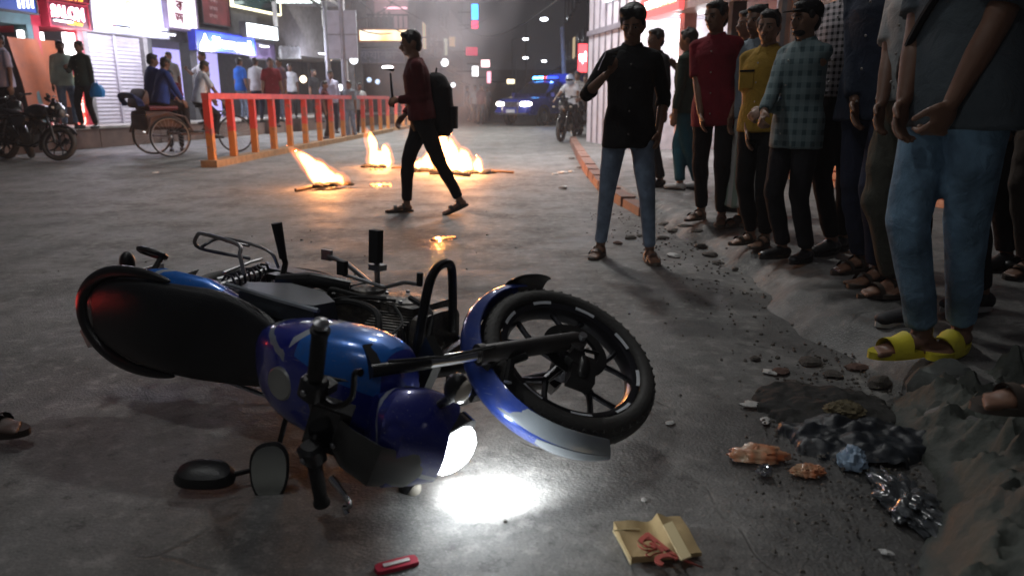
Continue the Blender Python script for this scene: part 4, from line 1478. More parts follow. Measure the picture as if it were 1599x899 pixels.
# one sheet, finer near the camera, gently uneven
ys = np.concatenate([[-30, -12, -5, -2], np.arange(-1, 9, 0.08), np.arange(9, 20, 0.4), [22, 26, 32, 40, 60, 90, 150, 300, 700]])
xs = np.concatenate([[-400, -120, -50, -25, -14, -9, -6], np.arange(-4, 4.01, 0.08), [6, 9, 14, 25, 50, 120, 400]])
GX, GY = np.meshgrid(xs, ys)
def bumps(x, y):
    return 0.007 * np.sin(1.9 * x + 0.7 * y + 1) * np.sin(1.3 * y - 0.6 * x) + 0.003 * np.sin(6.1 * x + 2.2 * y) * np.sin(5.2 * y - 1.7 * x + 2) + 0.0015 * np.sin(17 * x + 5 * np.sin(4 * y)) * np.sin(15 * y + 3 * np.sin(5 * x))
GZ = bumps(GX, GY) * (np.abs(GX) < 6) * (GY < 20) - 0.006
V = np.stack([GX, GY, GZ], -1).reshape(-1, 3)
nx = len(xs)
FF = [(j * nx + i, j * nx + i + 1, (j + 1) * nx + i + 1, (j + 1) * nx + i) for j in range(len(ys) - 1) for i in range(nx - 1)]
MB().add(V, FF).build('road', ROAD, kind='structure', smooth=60)

# right pavement with a broken, worn edge
M_PAVE = ROAD
edge = [(2.6, -3), (1.35, 0.6), (1.25, 1.3), (1.33, 1.9), (1.42, 2.5), (1.40, 3.1), (1.38, 3.7), (1.50, 4.4), (1.42, 5.2), (1.32, 6.2), (1.22, 7.2), (1.12, 8.5), (1.15, 10.5), (1.28, 13.5), (1.5, 18), (2.0, 26)]
ey = np.array([e[1] for e in edge]); ex = np.array([e[0] for e in edge])
def edge_x(y):
    return np.interp(y, ey, ex) + 0.035 * np.sin(5.1 * y) * (y < 7) + 0.02 * np.sin(13 * y + 1) * (y < 7)
pv_y = np.concatenate([np.arange(-3, 0.8, 0.2), np.arange(0.8, 8, 0.035), np.arange(8, 26, 0.5)])
from mathutils import noise as mnoise
off = np.array([-0.10, -0.05, -0.02, 0.01, 0.04, 0.07, 0.10, 0.14, 0.18, 0.23, 0.3, 0.38, 0.47, 0.57, 0.7, 0.85, 1.05, 1.4, 1.8, 2.6, 4, 8, 14])
zz = np.interp(off, [-0.10, -0.03, 0.03, 0.09, 0.18, 0.3, 14], [-0.05, 0.0, 0.045, 0.085, 0.112, 0.122, 0.125])
V = []
for y in pv_y:
    w = 1.0 if y < 7 else 0.35
    for o_, z_ in zip(off, zz):
        x = edge_x(y) + o_ * (w if o_ < 0.3 else 1)
        zz2 = z_ + (0.007 * math.sin(9 * y + 7 * o_) * math.sin(11 * x + 3 * y) * (0.02 < z_) * (y < 7) * (1 if o_ < 1 else 0.3))
        if 0.8 < y < 8 and o_ < 1.5:
            zz2 += 0.016 * mnoise.fractal(Vector((x * 9, y * 9, 1.7)), 0.8, 2.1, 5) * (1.0 if 0 <= o_ < 0.45 else 0.35)
        V.append((x, y, zz2))
n = len(off)
FF = [(j * n + i, j * n + i + 1, (j + 1) * n + i + 1, (j + 1) * n + i) for j in range(len(pv_y) - 1) for i in range(n - 1)]
pave = MB().add(V, FF).build('pavement', M_PAVE, kind='structure', smooth=50)
PZ = 0.125
M_KERB = mat('kerb_paint', (0.20, 0.10, 0.072), 0.75, var=0.5, vscale=9, bump=0.3, dirt=(0.16, 0.10, 0.08))
y = 6.7
while y < 19:
    x0, x1 = float(np.interp(y, ey, ex)), float(np.interp(y + 0.7, ey, ex))
    a = math.atan2(0.7, x1 - x0) - PI / 2
    MB().box((0, 0, 0), (0.16, 0.675, 0.17), taper=0.94).build('kerb_stone', M_KERB, pave, loc=((x0 + x1) / 2 - 0.03, y + 0.35, -0.005 + 0.055 * min(1, (y - 6.5) / 4) + random.uniform(-0.008, 0.008)), rz=a + random.uniform(-0.02, 0.02))
    y += 0.69

# ------------------------------------------------------------------ facades
class Fac:
    def __init__(s, P, D, side):
        s.P = np.array([*P, 0.0])
        d = np.array([*D, 0.0])
        s.D = d / np.linalg.norm(d)
        s.N = np.array([s.D[1], -s.D[0], 0.0]) * side      # towards the street
        s.R = np.stack([s.D, s.N, np.array([0, 0, 1.0])], 1)

    def sz(s, u, v, off=0.0):
        p = on_line(u, v, s.P + s.N * off, s.D)
        return float((p - s.P).dot(s.D)), float(p[2])

    def pt(s, a, off, z):
        return s.P + s.D * a + s.N * off + np.array([0, 0, z])

    def rect(s, u0, v0, u1, v1, off=0.0):
        um, vm = (u0 + u1) / 2, (v0 + v1) / 2
        a0, a1 = s.sz(u0, vm, off)[0], s.sz(u1, vm, off)[0]
        z1, z0 = s.sz(um, v0, off)[1], s.sz(um, v1, off)[1]
        return min(a0, a1), max(a0, a1), z0, z1

    def box(s, mb, a0, a1, z0, z1, o0, o1):
        mb.box(s.pt((a0 + a1) / 2, (o0 + o1) / 2, (z0 + z1) / 2), (abs(a1 - a0), abs(o1 - o0), abs(z1 - z0)), s.R)
        return mb

    def pbox(s, mb, u0, v0, u1, v1, o0, o1):
        a0, a1, z0, z1 = s.rect(u0, v0, u1, v1, o1)
        return s.box(mb, a0, a1, z0, z1, o0, o1)

    def textM(s, u, v, off, flip=1):
        p = s.pt(*[(lambda q: (q[0], off, q[1]))(s.sz(u, v, off))][0])
        # text x runs left-to-right as seen from the street
        t = s.D if s.N.dot(np.array([0, 1.0, 0])) < 0 or True else -s.D
        if np.cross(t, np.array([0, 0, 1.0])).dot(s.N) < 0:
            t = -t
        M = np.eye(4)
        M[:3, 0], M[:3, 1], M[:3, 2], M[:3, 3] = t, (0, 0, 1), np.cross(t, np.array([0, 0, 1.0])), p
        return Matrix(M.tolist())

    def width(s, u0, u1, v, off):
        return abs(s.sz(u1, v, off)[0] - s.sz(u0, v, off)[0])


LF = Fac((-9.6, 14.8), (0.226, 1), 1)
RF = Fac((3.34, 8.35), (-0.197, 1), -1)
PLZ = 0.46       # height of the left plinth

M_BROWNW = mat('plinth_brown', (0.15, 0.10, 0.085), 0.7, var=0.35, vscale=4, bump=0.3)
M_PLTOP = mat('plinth_tiles', (0.40, 0.38, 0.36), 0.5, var=0.25)
M_DARKW = mat('dark_wall', (0.05, 0.05, 0.055), 0.8, var=0.4, bump=0.2)
M_GREYW = mat('grey_wall', (0.20, 0.19, 0.19), 0.8, var=0.3, bump=0.3)
M_TEALW = mat('teal_wall', (0.05, 0.11, 0.12), 0.7)
M_SHUT = mat('shutter_lilac', (0.40, 0.37, 0.42), 0.5, 0.1, var=0.15)

# left plinth: blocks
pl = MB()
LF.box(pl, -9, 24, -0.1, PLZ - 0.05, -3.4, 0)
plo = pl.build('plinth', M_BROWNW, kind='structure', smooth=0)
a = -9.0
while a < 24:
    LF.box(MB(), a, a + 0.985, PLZ - 0.05, PLZ, -3.4, 0.06).build('coping_slab', M_PLTOP, plo, smooth=0)
    a += 1.0
# joints of the plinth face: stone panels
a = -9.0
while a < 24:
    LF.box(MB(), a + 0.01, a + 0.99, 0.0, PLZ - 0.06, 0, 0.022).build('panel', M_BROWNW, plo, smooth=0)
    a += 1.0

BK = -0.9        # shop fronts stand 0.9 m behind the plinth edge
def shop(label, u0, u1, wallm, front=None, recess=None, top=7.5, inner=None, group='shops along the left side'):
    t = thing('shop', label, 'shop', tuple(LF.pt(LF.sz((u0 + u1) / 2, 120, BK)[0], BK, PLZ)), 0, group)
    Tm = Matrix.Translation(-Vector(t.location))
    a0, a1 = LF.sz(u0, 120, BK)[0], LF.sz(u1, 120, BK)[0]
    def part(name, mb, m, parent=None, sm=0, **k):
        return mb.xf(np.array(Tm)).build(name, m, parent or t, smooth=sm, **k)
    zt = 2.55
    part('upper_wall', LF.box(MB(), a0, a1, zt, top, BK - 3.0, BK), wallm)
    for aa in (a0, a1 - 0.16):
        part('pillar', LF.box(MB(), aa + 0.003, aa + 0.157, PLZ, zt, BK - 0.3, BK + 0.02), wallm)
    part('back_wall', LF.box(MB(), a0, a1, PLZ, zt, BK - 3.0, BK - (2.2 if recess else 0.35)), inner or M_DARKW)
    if front:
        sh = MB()
        zs = np.arange(PLZ, zt, 0.045)
        pr = []
        for i, z in enumerate(zs):
            o = BK - 0.1 + (0.014 if i % 2 else 0)
            pr.append(np.array([LF.pt(a0 + 0.17, o, z), LF.pt(a1 - 0.17, o, z)]))
        sh.ring_loft(pr, closed=False, cap=False)
        part('shutter', sh, front)
        am = (a0 + a1) / 2
        part('shutter_rail', LF.box(MB(), am - 0.04, am + 0.04, PLZ, zt - 0.01, BK - 0.12, BK - 0.05), front)
    return t, part, a0, a1


def sign_box(label, fac, u0, v0, u1, v1, o0, o1, face, frame=None, cat='sign', name='sign', bezel=0.04, group=None):
    a0, a1, z0, z1 = fac.rect(u0, v0, u1, v1, o1)
    loc = fac.pt((a0 + a1) / 2, (o0 + o1) / 2, z0)
    t = thing(name, label, cat, tuple(loc), 0, group)
    Tm = np.eye(4)
    Tm[:3, 3] = -loc
    fac.box(MB(), a0, a1, z0, z1, o0, o1).xf(Tm).build('cabinet', frame or M_DARKW, t, smooth=0)
    fac.box(MB(), a0 + bezel, a1 - bezel, z0 + bezel, z1 - bezel, o1 + 0.002, o1 + 0.012).xf(Tm).build('face', face, t, smooth=0)
    if frame:
        for q in ((a0, a1, z0, z0 + bezel * 0.8), (a0, a1, z1 - bezel * 0.8, z1), (a0, a0 + bezel * 0.8, z0 + bezel * 0.8, z1 - bezel * 0.8), (a1 - bezel * 0.8, a1, z0 + bezel * 0.8, z1 - bezel * 0.8)):
            fac.box(MB(), *q, o1 + 0.003, o1 + 0.03).xf(Tm).build('frame', frame, t, smooth=0)
    def tx(body, u, v, size, m, bold=0.0, width=None, dz=0.02, name='lettering'):
        M = Matrix(Tm.tolist()) @ fac.textM(u, v, o1 + dz)
        w = fac.width(u - width / 2, u + width / 2, v, o1) if width else None
        return text_mesh(body, size, m, name, t, M, 0.006, bold, w)
    return t, tx, Tm


W_HOT = glow('white_glow', (0.95, 0.97, 1.0), 9)
W_MID = glow('white_lightbox', (0.80, 0.84, 1.0), 2.2)
RED_T = glow('red_lettering', (1.0, 0.16, 0.10), 2.2)
YEL_T = glow('yellow_lettering', (1.0, 0.55, 0.05), 1.0)
SALON_T = glow('led_lettering', (1.0, 0.42, 0.50), 9)
M_REDF = mat('red_frame', (0.35, 0.02, 0.04), 0.4)

shop('teal walled shop with a blue panel sign at the far left of the row', -140, 62, M_TEALW, None, True)
shop('salon shop with an open doorway under a red framed sign', 62, 137, M_REDF, None, True)
shop('shop closed by a pale lilac roller shutter under the big white light box', 137, 236, M_GREYW, M_SHUT)
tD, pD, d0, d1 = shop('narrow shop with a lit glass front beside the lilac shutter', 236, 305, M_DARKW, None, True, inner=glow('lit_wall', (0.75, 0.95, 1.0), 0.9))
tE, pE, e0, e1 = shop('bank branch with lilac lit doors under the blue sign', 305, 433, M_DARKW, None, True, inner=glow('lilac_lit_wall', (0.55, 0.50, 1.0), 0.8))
shop('clothes shop with a dark open front at the far end of the row', 433, 556, M_GREYW, None, True)

# signs, left to right
t, tx, _ = sign_box('dark blue panel sign with white strokes above the teal band', LF, -60, -22, 56, 16, BK, BK + 0.12, glow('blue_panel', (0.02, 0.05, 0.22), 0.5), M_DARKW)
for i in range(4):
    u = 27 + 7 * i
    a0, a1, z0, z1 = LF.rect(u, -10, u + 3.5, 13, BK + 0.14)
    LF.box(MB(), a0, a1, z0, z1, BK + 0.137, BK + 0.15).xf(_).build('stroke', W_MID, t)
M_NIGHTRED = glow('led_panel_dark', (0.45, 0.0, 0.05), 0.22, (0.05, 0.0, 0.01))
t, tx, _ = sign_box('red framed LED sign reading SALON in glowing letters', LF, 75, 5, 138, 45, BK + 0.02, BK + 0.2, M_NIGHTRED, M_REDF)
tx('SALON', 107, 22, 0.36, SALON_T, 0.018, 50)
tx('Gents Parlour', 118, 37.5, 0.12, YEL_T, 0.003, 24)
t, tx, _ = sign_box('narrow red sign board with a yellow line above the salon sign', LF, 75, -30, 138, 3, BK + 0.02, BK + 0.2, M_NIGHTRED, M_REDF)
tx('Hair Cut', 115, 0.0, 0.15, YEL_T, 0.004, 30)
t, tx, _ = sign_box('huge white light box with pale orange letters above the lilac shutter', LF, 139, -60, 257, 54, BK + 0.02, BK + 0.22, glow_noise('white_lightbox_bright', (1.0, 1.0, 1.0), (0.55, 0.60, 0.85), 1.15, 0.8), mat('lightbox_edge', (0.5, 0.5, 0.6), 0.5))
tx('D', 205, 22, 0.80, glow('pale_orange_lettering', (1.0, 0.45, 0.28), 1.6), 0.0, 13)
tx('er', 229, 32, 0.62, _mats['pale_orange_lettering'], 0.02, 26)
t, tx, _ = sign_box('tall narrow white sign with dark red Bengali letters', LF, 259, -30, 306, 47, BK + 0.05, BK + 0.35, glow('white_sign_face', (0.92, 0.86, 0.95), 1.0), mat('sign_edge', (0.25, 0.2, 0.3), 0.5))
tx('জ', 281, 29, 0.36, mat('dark_red_ink', (0.25, 0.01, 0.05), 0.5), 0.006)
tx('ক', 281, 10, 0.36, _mats['dark_red_ink'], 0.006)
t, tx, _ = sign_box('dark red poster board behind the narrow white sign', LF, 314, -30, 358, 40, BK, BK + 0.08, mat('poster_red', (0.16, 0.03, 0.035), 0.6, var=0.5, vscale=3), M_DARKW)
for k in range(3):
    tx('কাপড়', 334, 2 + 12 * k, 0.16, mat('poster_ink', (0.4, 0.25, 0.25), 0.6))
t, tx, _ = sign_box('blue lit bank sign with a white flame logo and white lettering', LF, 305, 52, 398, 83, BK + 0.25, BK + 0.45, glow('blue_sign_face', (0.03, 0.07, 0.75), 1.6), mat('blue_edge', (0.02, 0.03, 0.3), 0.4))
tx('Bengal', 364, 70, 0.36, W_HOT, 0.02, 58)
# flame-shaped logo
p0 = LF.rect(311, 53, 331, 80, BK + 0.47)
lg = MB()
prof = [(0, 0), (1, 0), (0.86, 0.42), (0.62, 0.72), (0.5, 1.0), (0.38, 0.72), (0.14, 0.42)]
for dz in (0.465, 0.485):
    pass
rr = [np.array([LF.pt(p0[0] + (p0[1] - p0[0]) * x, BK + o, p0[2] + (p0[3] - p0[2]) * z) for x, z in prof]) for o in (0.465, 0.485)]
lg.ring_loft(rr).xf(_).build('logo', W_HOT, t, smooth=0)
t, tx, _ = sign_box('over-bright white shop sign over the doors of the bank branch', LF, 384, 38, 434, 62, BK + 0.4, BK + 0.6, glow('white_blaze', (0.85, 0.95, 1.0), 6), M_DARKW)
tx('ATM', 408, 50, 0.3, W_HOT, 0.02, 34)
t, tx, _ = sign_box('dim violet poster panel hung below the over-bright sign', LF, 388, 66, 430, 94, BK + 0.05, BK + 0.15, mat('violet_poster', (0.14, 0.10, 0.22), 0.6, var=0.6, vscale=3), M_DARKW)
# lit rectangular outline over the shop (upper floor window with light strip)
t, tx, _ = sign_box('upper floor window outlined by a warm light strip', LF, 362, -24, 437, 17, BK, BK + 0.15, mat('window_glass_dark', (0.02, 0.06, 0.06), 0.1, coat=1), glow('warm_strip', (1.0, 0.92, 0.62), 2.4), 'window', 'window', 0.05)
# two glowing decorated door columns of the salon
for k, (u0, u1, v0, v1, lab) in enumerate([(38, 75, 49, 164, 'tall glowing fabric door column with white top and red lower half, left of the salon door'), (108, 134, 52, 172, 'tall glowing fabric door column partly behind the men, right of the salon door')]):
    a0, a1, z0, z1 = LF.rect(u0, v0, u1, v1, BK - 0.1)
    z0 = PLZ
    loc = LF.pt((a0 + a1) / 2, BK - 0.1, z0)
    t = thing('light_column', lab, 'lamp', tuple(loc), 0, 'glowing columns at the salon door')
    Tm = np.eye(4); Tm[:3, 3] = -loc
    zs = np.linspace(z0, z1, 9)
    am = (a0 + a1) / 2
    gw = glow('column_white', (1.0, 0.93, 0.93), 4.0)
    gr_ = glow_noise('column_red', (1.0, 0.10, 0.06), (1.0, 0.75, 0.65), 2.6, 7) if 'column_red' not in _mats else _mats['column_red']
    gy = glow('column_yellow', (1.0, 0.85, 0.15), 2.0)
    for i in range(8):
        w = (a1 - a0) * (0.40 + 0.10 * (zs[i] - z0) / (z1 - z0))
        m_ = gr_ if i < 4 else gy if i == 4 else gw
        hh = zs[i + 1] - zs[i]
        for q in (-1, 1):
            LF.box(MB(), am + q * w * 0.52 - w * 0.46, am + q * w * 0.52 + w * 0.46, zs[i] + 0.015, zs[i] + (hh * 0.35 if i == 4 else hh) - 0.015, BK - 0.16, BK - 0.06).xf(Tm).build('lit_panel', m_, t, smooth=0)
# orange drape left of the door
oc = MB()
rings = []
for z, u in ((58, 12), (90, 22), (130, 36), (168, 46)):
    a0, zc = LF.sz(u, z, BK)
    rings.append(np.array([LF.pt(a0 + 0.22 * j - 0.1, BK + 0.05 + 0.05 * math.sin(j * 2.2 + zc), zc) for j in range(7)] + [LF.pt(a0 + 0.22 * j - 0.1, BK + 0.03 + 0.05 * math.sin(j * 2.2 + zc), zc) for j in range(6, -1, -1)]))
oc.ring_loft(rings).build('drape', mat('orange_cloth', (0.26, 0.065, 0.02), 0.8), smooth=60, label='orange cloth drape hung at the salon door', category='curtain')

for k, (u, e_) in enumerate([(100, 70), (190, 110), (262, 80), (350, 90), (410, 90), (500, 80)]):  # lamps added to brighten the shutters and shop fronts
    a_, z_ = LF.sz(u, 60, BK + 0.7)
    p = LF.pt(a_, BK + 0.75, 2.62)
    t = thing('added_shop_lamp', ['lamp above the salon doorway', 'lamp above the lilac shutter', 'lamp above the lit glass shop', 'lamp above the bank doors', 'lamp at the far side of the bank', 'lamp at the open clothes shop'][k] + ', added under the sign to light the shop front', 'lamp', tuple(p), 0, 'added shop front lamps')
    MB().box((0, 0, 0.04), (0.5, 0.08, 0.05), LF.R).build('housing', M_STEEL, t, smooth=0)
    MB().box((0, 0, 0.0), (0.46, 0.05, 0.03), LF.R).build('tube', glow('tube_cool', (0.9, 0.9, 1.0), 5), t, smooth=0)
    L = bpy.data.lights.new('added_shop_lamp_light', 'POINT'); L.energy = e_; L.shadow_soft_size = 0.15; L.color = (0.85, 0.85, 1.0)
    o = bpy.data.objects.new('added_shop_lamp_light', L); col.objects.link(o); o.location = tuple(p - np.array([0, 0, 0.2]))
# hanging white shirts in front of the clothes shop
for k in range(5):
    u = 436 + 6.5 * k
    a_, z_ = LF.sz(u, 84, BK + 0.2)
    loc = LF.pt(a_, BK + 0.3, z_ + 0.25)
    t = thing('hanging_shirt', ['white shirt hanging first from the left at the clothes shop', 'white shirt hanging second from the left at the clothes shop', 'white shirt hanging in the middle of the five at the clothes shop', 'white shirt hanging fourth from the left at the clothes shop', 'white shirt hanging last, nearest the far end of the clothes shop'][k], 'shirt', tuple(loc), math.atan2(LF.D[1], LF.D[0]), 'shirts hung at the clothes shop')
    MB().sect([(0, 0, 0, 0.05, 0.02), (-0.06, 0, 0, 0.17, 0.03), (-0.30, 0, 0, 0.16, 0.035), (-0.42, 0, 0, 0.17, 0.04)], 14).build('fabric', C_WHITE, t)
    MB().tube([(-0.14, 0, -0.03), (0, 0, 0.04), (0.14, 0, -0.03)], 0.006, 5).build('hanger', M_STEEL, t)

# ------------------------------------------------------------------ corner building facing the camera
CB = Fac((-9.5, 33.0), (1, 0.02), 1)
cbt = thing('building', 'grey corner building with a lit balcony full of onlookers', 'building', (-5.5, 34, 0))
Tm = np.eye(4); Tm[:3, 3] = (5.5, -34, 0)
def cpart(name, mb, m, parent=None):
    return mb.xf(Tm).build(name, m, parent or cbt, smooth=0)
a0, a1, z0, z1 = CB.rect(470, 100, 652, 150, 0)
cpart('ground_wall', CB.box(MB(), a0, a1, 0, 3.2, -3, -2.0), M_DARKW)
cpart('floor_slab', CB.box(MB(), a0, a1, 3.2, 3.45, -3, 0.0), M_GREYW)
bz = CB.rect(575, 2, 640, 45, -0.4)
cpart('upper_wall', CB.box(MB(), a0, bz[0], 3.45, 9, -3, 0), M_GREYW)
cpart('upper_wall', CB.box(MB(), bz[1], a1, 3.45, 9, -3, 0), M_GREYW)
cpart('upper_wall', CB.box(MB(), bz[0], bz[1], 5.9, 9, -3, 0), M_GREYW)
cpart('balcony_back', CB.box(MB(), bz[0], bz[1], 3.45, 5.9, -2.4, -2.2), glow('pink_room', (0.75, 0.42, 0.48), 0.22, (0.4, 0.3, 0.3)))
cpart('ceiling_tube', CB.box(MB(), bz[0] + 0.3, bz[1] - 0.6, 5.35, 5.43, -1.6, -1.5), glow('tube_pink', (1.0, 0.75, 0.85), 6))
cpart('ceiling_tube', CB.box(MB(), bz[0] + 0.5, bz[1] - 0.3, 4.95, 5.02, -2.1, -2.0), glow('tube_pink2', (1.0, 0.55, 0.65), 3))
for k in range(9):
    aa = bz[0] + 0.05 + k * (bz[1] - bz[0] - 0.1) / 8
    cpart('balcony_bar', CB.box(MB(), aa, aa + 0.04, 3.95, 4.45, -0.1, -0.05), M_BLACKMETAL)
cpart('balcony_handrail', CB.box(MB(), bz[0], bz[1], 4.45, 4.52, -0.12, -0.03), M_BLACKMETAL)
for aa in (a0 + 0.2, (a0 + a1) / 2, a1 - 0.2):
    cpart('column', CB.box(MB(), aa - 0.15, aa + 0.15, 0, 3.2, -0.4, -0.1), M_GREYW)
t, tx, _ = sign_box('yellow and white lit shop sign below the crowded balcony', CB, 560, 45, 640, 66, 0.02, 0.25, glow_noise('yellow_white_face', (1.0, 0.90, 0.72), (1.0, 0.62, 0.12), 2.4, 0.55, (1, 1, 0.3)), mat('orange_edge', (0.5, 0.15, 0.03), 0.5), bezel=0.06)
t, tx, _ = sign_box('unlit dark blue shop sign under the yellow lit one', CB, 563, 76, 632, 99, 0.02, 0.2, mat('unlit_blue_face', (0.04, 0.05, 0.09), 0.5), mat('unlit_edge', (0.1, 0.1, 0.13), 0.5), bezel=0.05)
tx('ফ্যাশন', 590, 87, 0.5, mat('dim_letter', (0.18, 0.19, 0.24), 0.6))
tx('হাউস', 617, 87, 0.4, _mats['dim_letter'])
# bulbs and lit goods in the dark stall behind the railing
for k, (u, v, r, lab) in enumerate([(474, 124, 0.14, 'warm glowing stall lamp nearest the left edge of the dark stall'), (516, 86, 0.22, 'warm white lamp glowing beside the pole boards'), (553, 94, 0.16, 'small square white light right of the pole boards'), (532, 137, 0.12, 'round white lamp low behind the railing'), (590, 128, 0.10, 'pale small light at the back of the stall'), (577, 125, 0.10, 'dim bluish light deep in the stall'), (695, 98, 0.2, 'white street stall lamp in the smoke behind the walking man'), (708, 133, 0.12, 'tiny white lamp low in the smoke')]):
    p = at(u, v, 31.0 if k < 6 else 40)
    t = thing('stall_lamp', lab, 'lamp', tuple(p), 0, 'lamps of the far stalls')
    MB().ell((0, 0, 0), (r, r * 0.8, r), None, 12, 8).build('bulb', glow('bulb_warm', (1.0, 0.78, 0.55), 5) if k in (0, 1) else glow('bulb_white', (0.9, 0.95, 1.0), 4) if k not in (4, 5) else glow('bulb_dim', (0.6, 0.75, 1.0), 1.0), t)
    MB().tube([(0, 0, r), (0, 0, r + 0.8)], 0.012, 5).build('cord', M_RUBBER, t)

# pole with two boards
pp = at(541, 150, 22.5)
t = thing('advert_pole', 'tall grey pole carrying two pale advert boards behind the railing', 'pole', (pp[0], pp[1], 0))
MB().tube([(0, 0, 0), (0, 0, 8)], [0.10, 0.08], 12).build('pole', mat('pole_grey', (0.35, 0.34, 0.36), 0.5), t)
zb0, zb1 = at(541, 92, 22.5)[2], at(541, 17, 22.5)[2]
for q, lo_, hi_ in ((-1, 0.03, 0.0), (1, 0.0, 0.08)):
    f_ = MB().box((q * 0.24, -0.06, (zb0 + zb1) / 2), (0.36, 0.05, zb1 - zb0)).build('board', mat('board_pale', (0.55, 0.56, 0.62), 0.5, var=0.15), t, smooth=0)
    MB().box((q * 0.24, -0.088, (zb0 + zb1) / 2), (0.38, 0.012, 0.03)).build('brace', M_STEEL, f_)
# canopy with tube light
cp = at(480, 10, 26)
t = thing('canopy', 'grey canopy with a white strip light over the far stalls', 'canopy', (cp[0], cp[1], cp[2]))
MB().box((0, 0, 0.25), (1.7, 2.0, 0.3), taper=0.8).build('roof', M_GREYW, t, smooth=0)
MB().box((0, -1.06, 0.02), (1.35, 0.06, 0.09)).build('strip_light', glow('strip_cool', (0.85, 1.0, 0.95), 3), t, smooth=0)
for q in (-1, 1):
    MB().box((q * 0.78, -1.0, -0.35), (0.12, 0.12, 0.75)).build('side_post', mat('post_pale', (0.4, 0.4, 0.4), 0.6), t, smooth=0)

# ------------------------------------------------------------------ far street
M_FARD = mat('far_dark_wall', (0.035, 0.033, 0.04), 0.9, var=0.3, vscale=0.5)
M_FARW = mat('far_window', (0.02, 0.02, 0.03), 0.2, coat=0.6)
def far_building(label, x0, x1, y0, y1, h, m, lit=()):
    t = thing('far_building', label, 'building', ((x0 + x1) / 2, (y0 + y1) / 2, 0), 0, 'dark buildings down the street')
    w, d = x1 - x0, y1 - y0
    MB().box((0, 0, h / 2), (w, d, h)).build('walls', m, t, smooth=0)
    MB().box((0, 0, h + 0.15), (w + 0.3, d + 0.3, 0.3)).build('parapet', m, t, smooth=0)
    k = 0
    sx = 1 if x0 < 0 else -1
    for z in np.arange(4.2, min(h - 1.0, 13), 3.0):
        for yy in np.arange(-d / 2 + 1.5, d / 2 - 1, 3.2):
            f = MB().box((sx * (w / 2 + 0.01), yy, z), (0.08, 1.4, 1.3)).build('window', M_FARW if (k not in lit) else glow('warm_window', (1.0, 0.75, 0.45), 0.6), t, smooth=0)
            MB().box((sx * (w / 2 + 0.08), yy, z - 0.72), (0.2, 1.6, 0.08)).build('sill', m, f, smooth=0)
            k += 1
        for xx in np.arange(-w / 2 + 1.2, w / 2 - 0.6, 2.6):
            f = MB().box((xx, -d / 2 - 0.01, z), (1.3, 0.08, 1.3)).build('window', M_FARW if (k not in lit) else _mats.get('warm_window', M_FARW), t, smooth=0)
            MB().box((xx, -d / 2 - 0.08, z - 0.72), (1.5, 0.2, 0.08)).build('sill', m, f, smooth=0)
            k += 1
    MB().box((sx * (w / 2 + 0.5), 0, 3.0), (1.0, d, 0.15)).build('awning', m, t, smooth=0)
    return t
far_building('first smoke-veiled grey building past the corner building', -11, -4.6, 39, 49, 13, mat('far_grey', (0.12, 0.115, 0.13), 0.9), (0, 3))
far_building('tall dark building down the left of the street', -13, -5.5, 52, 68, 17, M_FARD, (1,))
far_building('farthest dark building closing the left of the street', -16, -7.0, 74, 110, 16, M_FARD)
far_building('dark building right of the street behind the red lit board', 4.0, 12, 42, 60, 12, M_FARD, (2,))
far_building('farthest dark building on the right of the street', 7.5, 18, 68, 110, 19, M_FARD)
far_building('low dark block closing the end of the street', -8, 9, 170, 190, 7, M_FARD)

def far_sign(label, u0, v0, u1, v1, Y, m, frame, body=None, bm=None, size=0.5):
    p0, p1 = at(u0, v1, Y), at(u1, v0, Y)
    c = (p0 + p1) / 2
    w, h = p1[0] - p0[0], p1[2] - p0[2]
    t = thing('hanging_sign', label, 'sign', tuple(c), 0, 'lit signs down the street')
    MB().box((0, 0.12, 0), (w * 1.08, 0.2, h * 1.05)).build('cabinet', frame, t, smooth=0)
    MB().box((0, 0.0, 0), (w, 0.03, h)).build('face', m, t, smooth=0)
    MB().tube([(0, 0.2, 0), (-1.2 if c[0] < 0 else 1.2, 0.3, 0)], 0.04, 5).build('bracket', M_BLACKMETAL, t)
    if body:
        text_mesh(body, size, bm, 'lettering', t, Matrix.Translation((0, -0.03, 0)) @ Matrix.Rotation(rad(90), 4, 'X'), 0.005, 0.01, w * 0.8)
    return t
far_sign('tall neon sign glowing cyan-blue', 737, 7, 747, 31, 55, glow('neon_blue', (0.02, 0.35, 1.0), 5), M_BLACKMETAL)
far_sign('small neon sign glowing crimson, directly under the blue one', 737, 33, 747, 45, 55, glow('neon_red', (1.0, 0.03, 0.14), 3), M_BLACKMETAL)
far_sign('small red sign glowing in the smoke', 728, 74, 746, 87, 50, glow('dim_red_face', (0.8, 0.02, 0.10), 1.0), M_BLACKMETAL)
far_sign('pale green-white narrow vertical sign in the smoke', 694, 60, 699, 87, 44, glow('pale_face', (0.7, 0.72, 0.55), 0.6), M_BLACKMETAL)
far_sign('dim amber square sign in the smoke', 702, 58, 711, 73, 44, glow('amber_face', (0.8, 0.5, 0.2), 0.6), M_BLACKMETAL)
far_sign('pink-white square sign at the end of the stalls', 752, 94, 765, 105, 50, glow('pinkwhite_face', (1.0, 0.6, 0.62), 4), M_BLACKMETAL)
far_sign('narrow pink vertical sign above the waiting crowd', 761, 112, 767, 130, 50, glow('pink_face', (1.0, 0.4, 0.5), 2.5), M_BLACKMETAL)
far_sign('bright white shop sign in the smoke', 738, 104, 747, 119, 48, glow('white_face2', (0.95, 0.97, 1.0), 5), M_BLACKMETAL)
far_sign('warm oval sign above the police truck bonnet', 792, 124, 804, 131, 45, glow('warm_oval', (1.0, 0.8, 0.5), 3), M_BLACKMETAL)
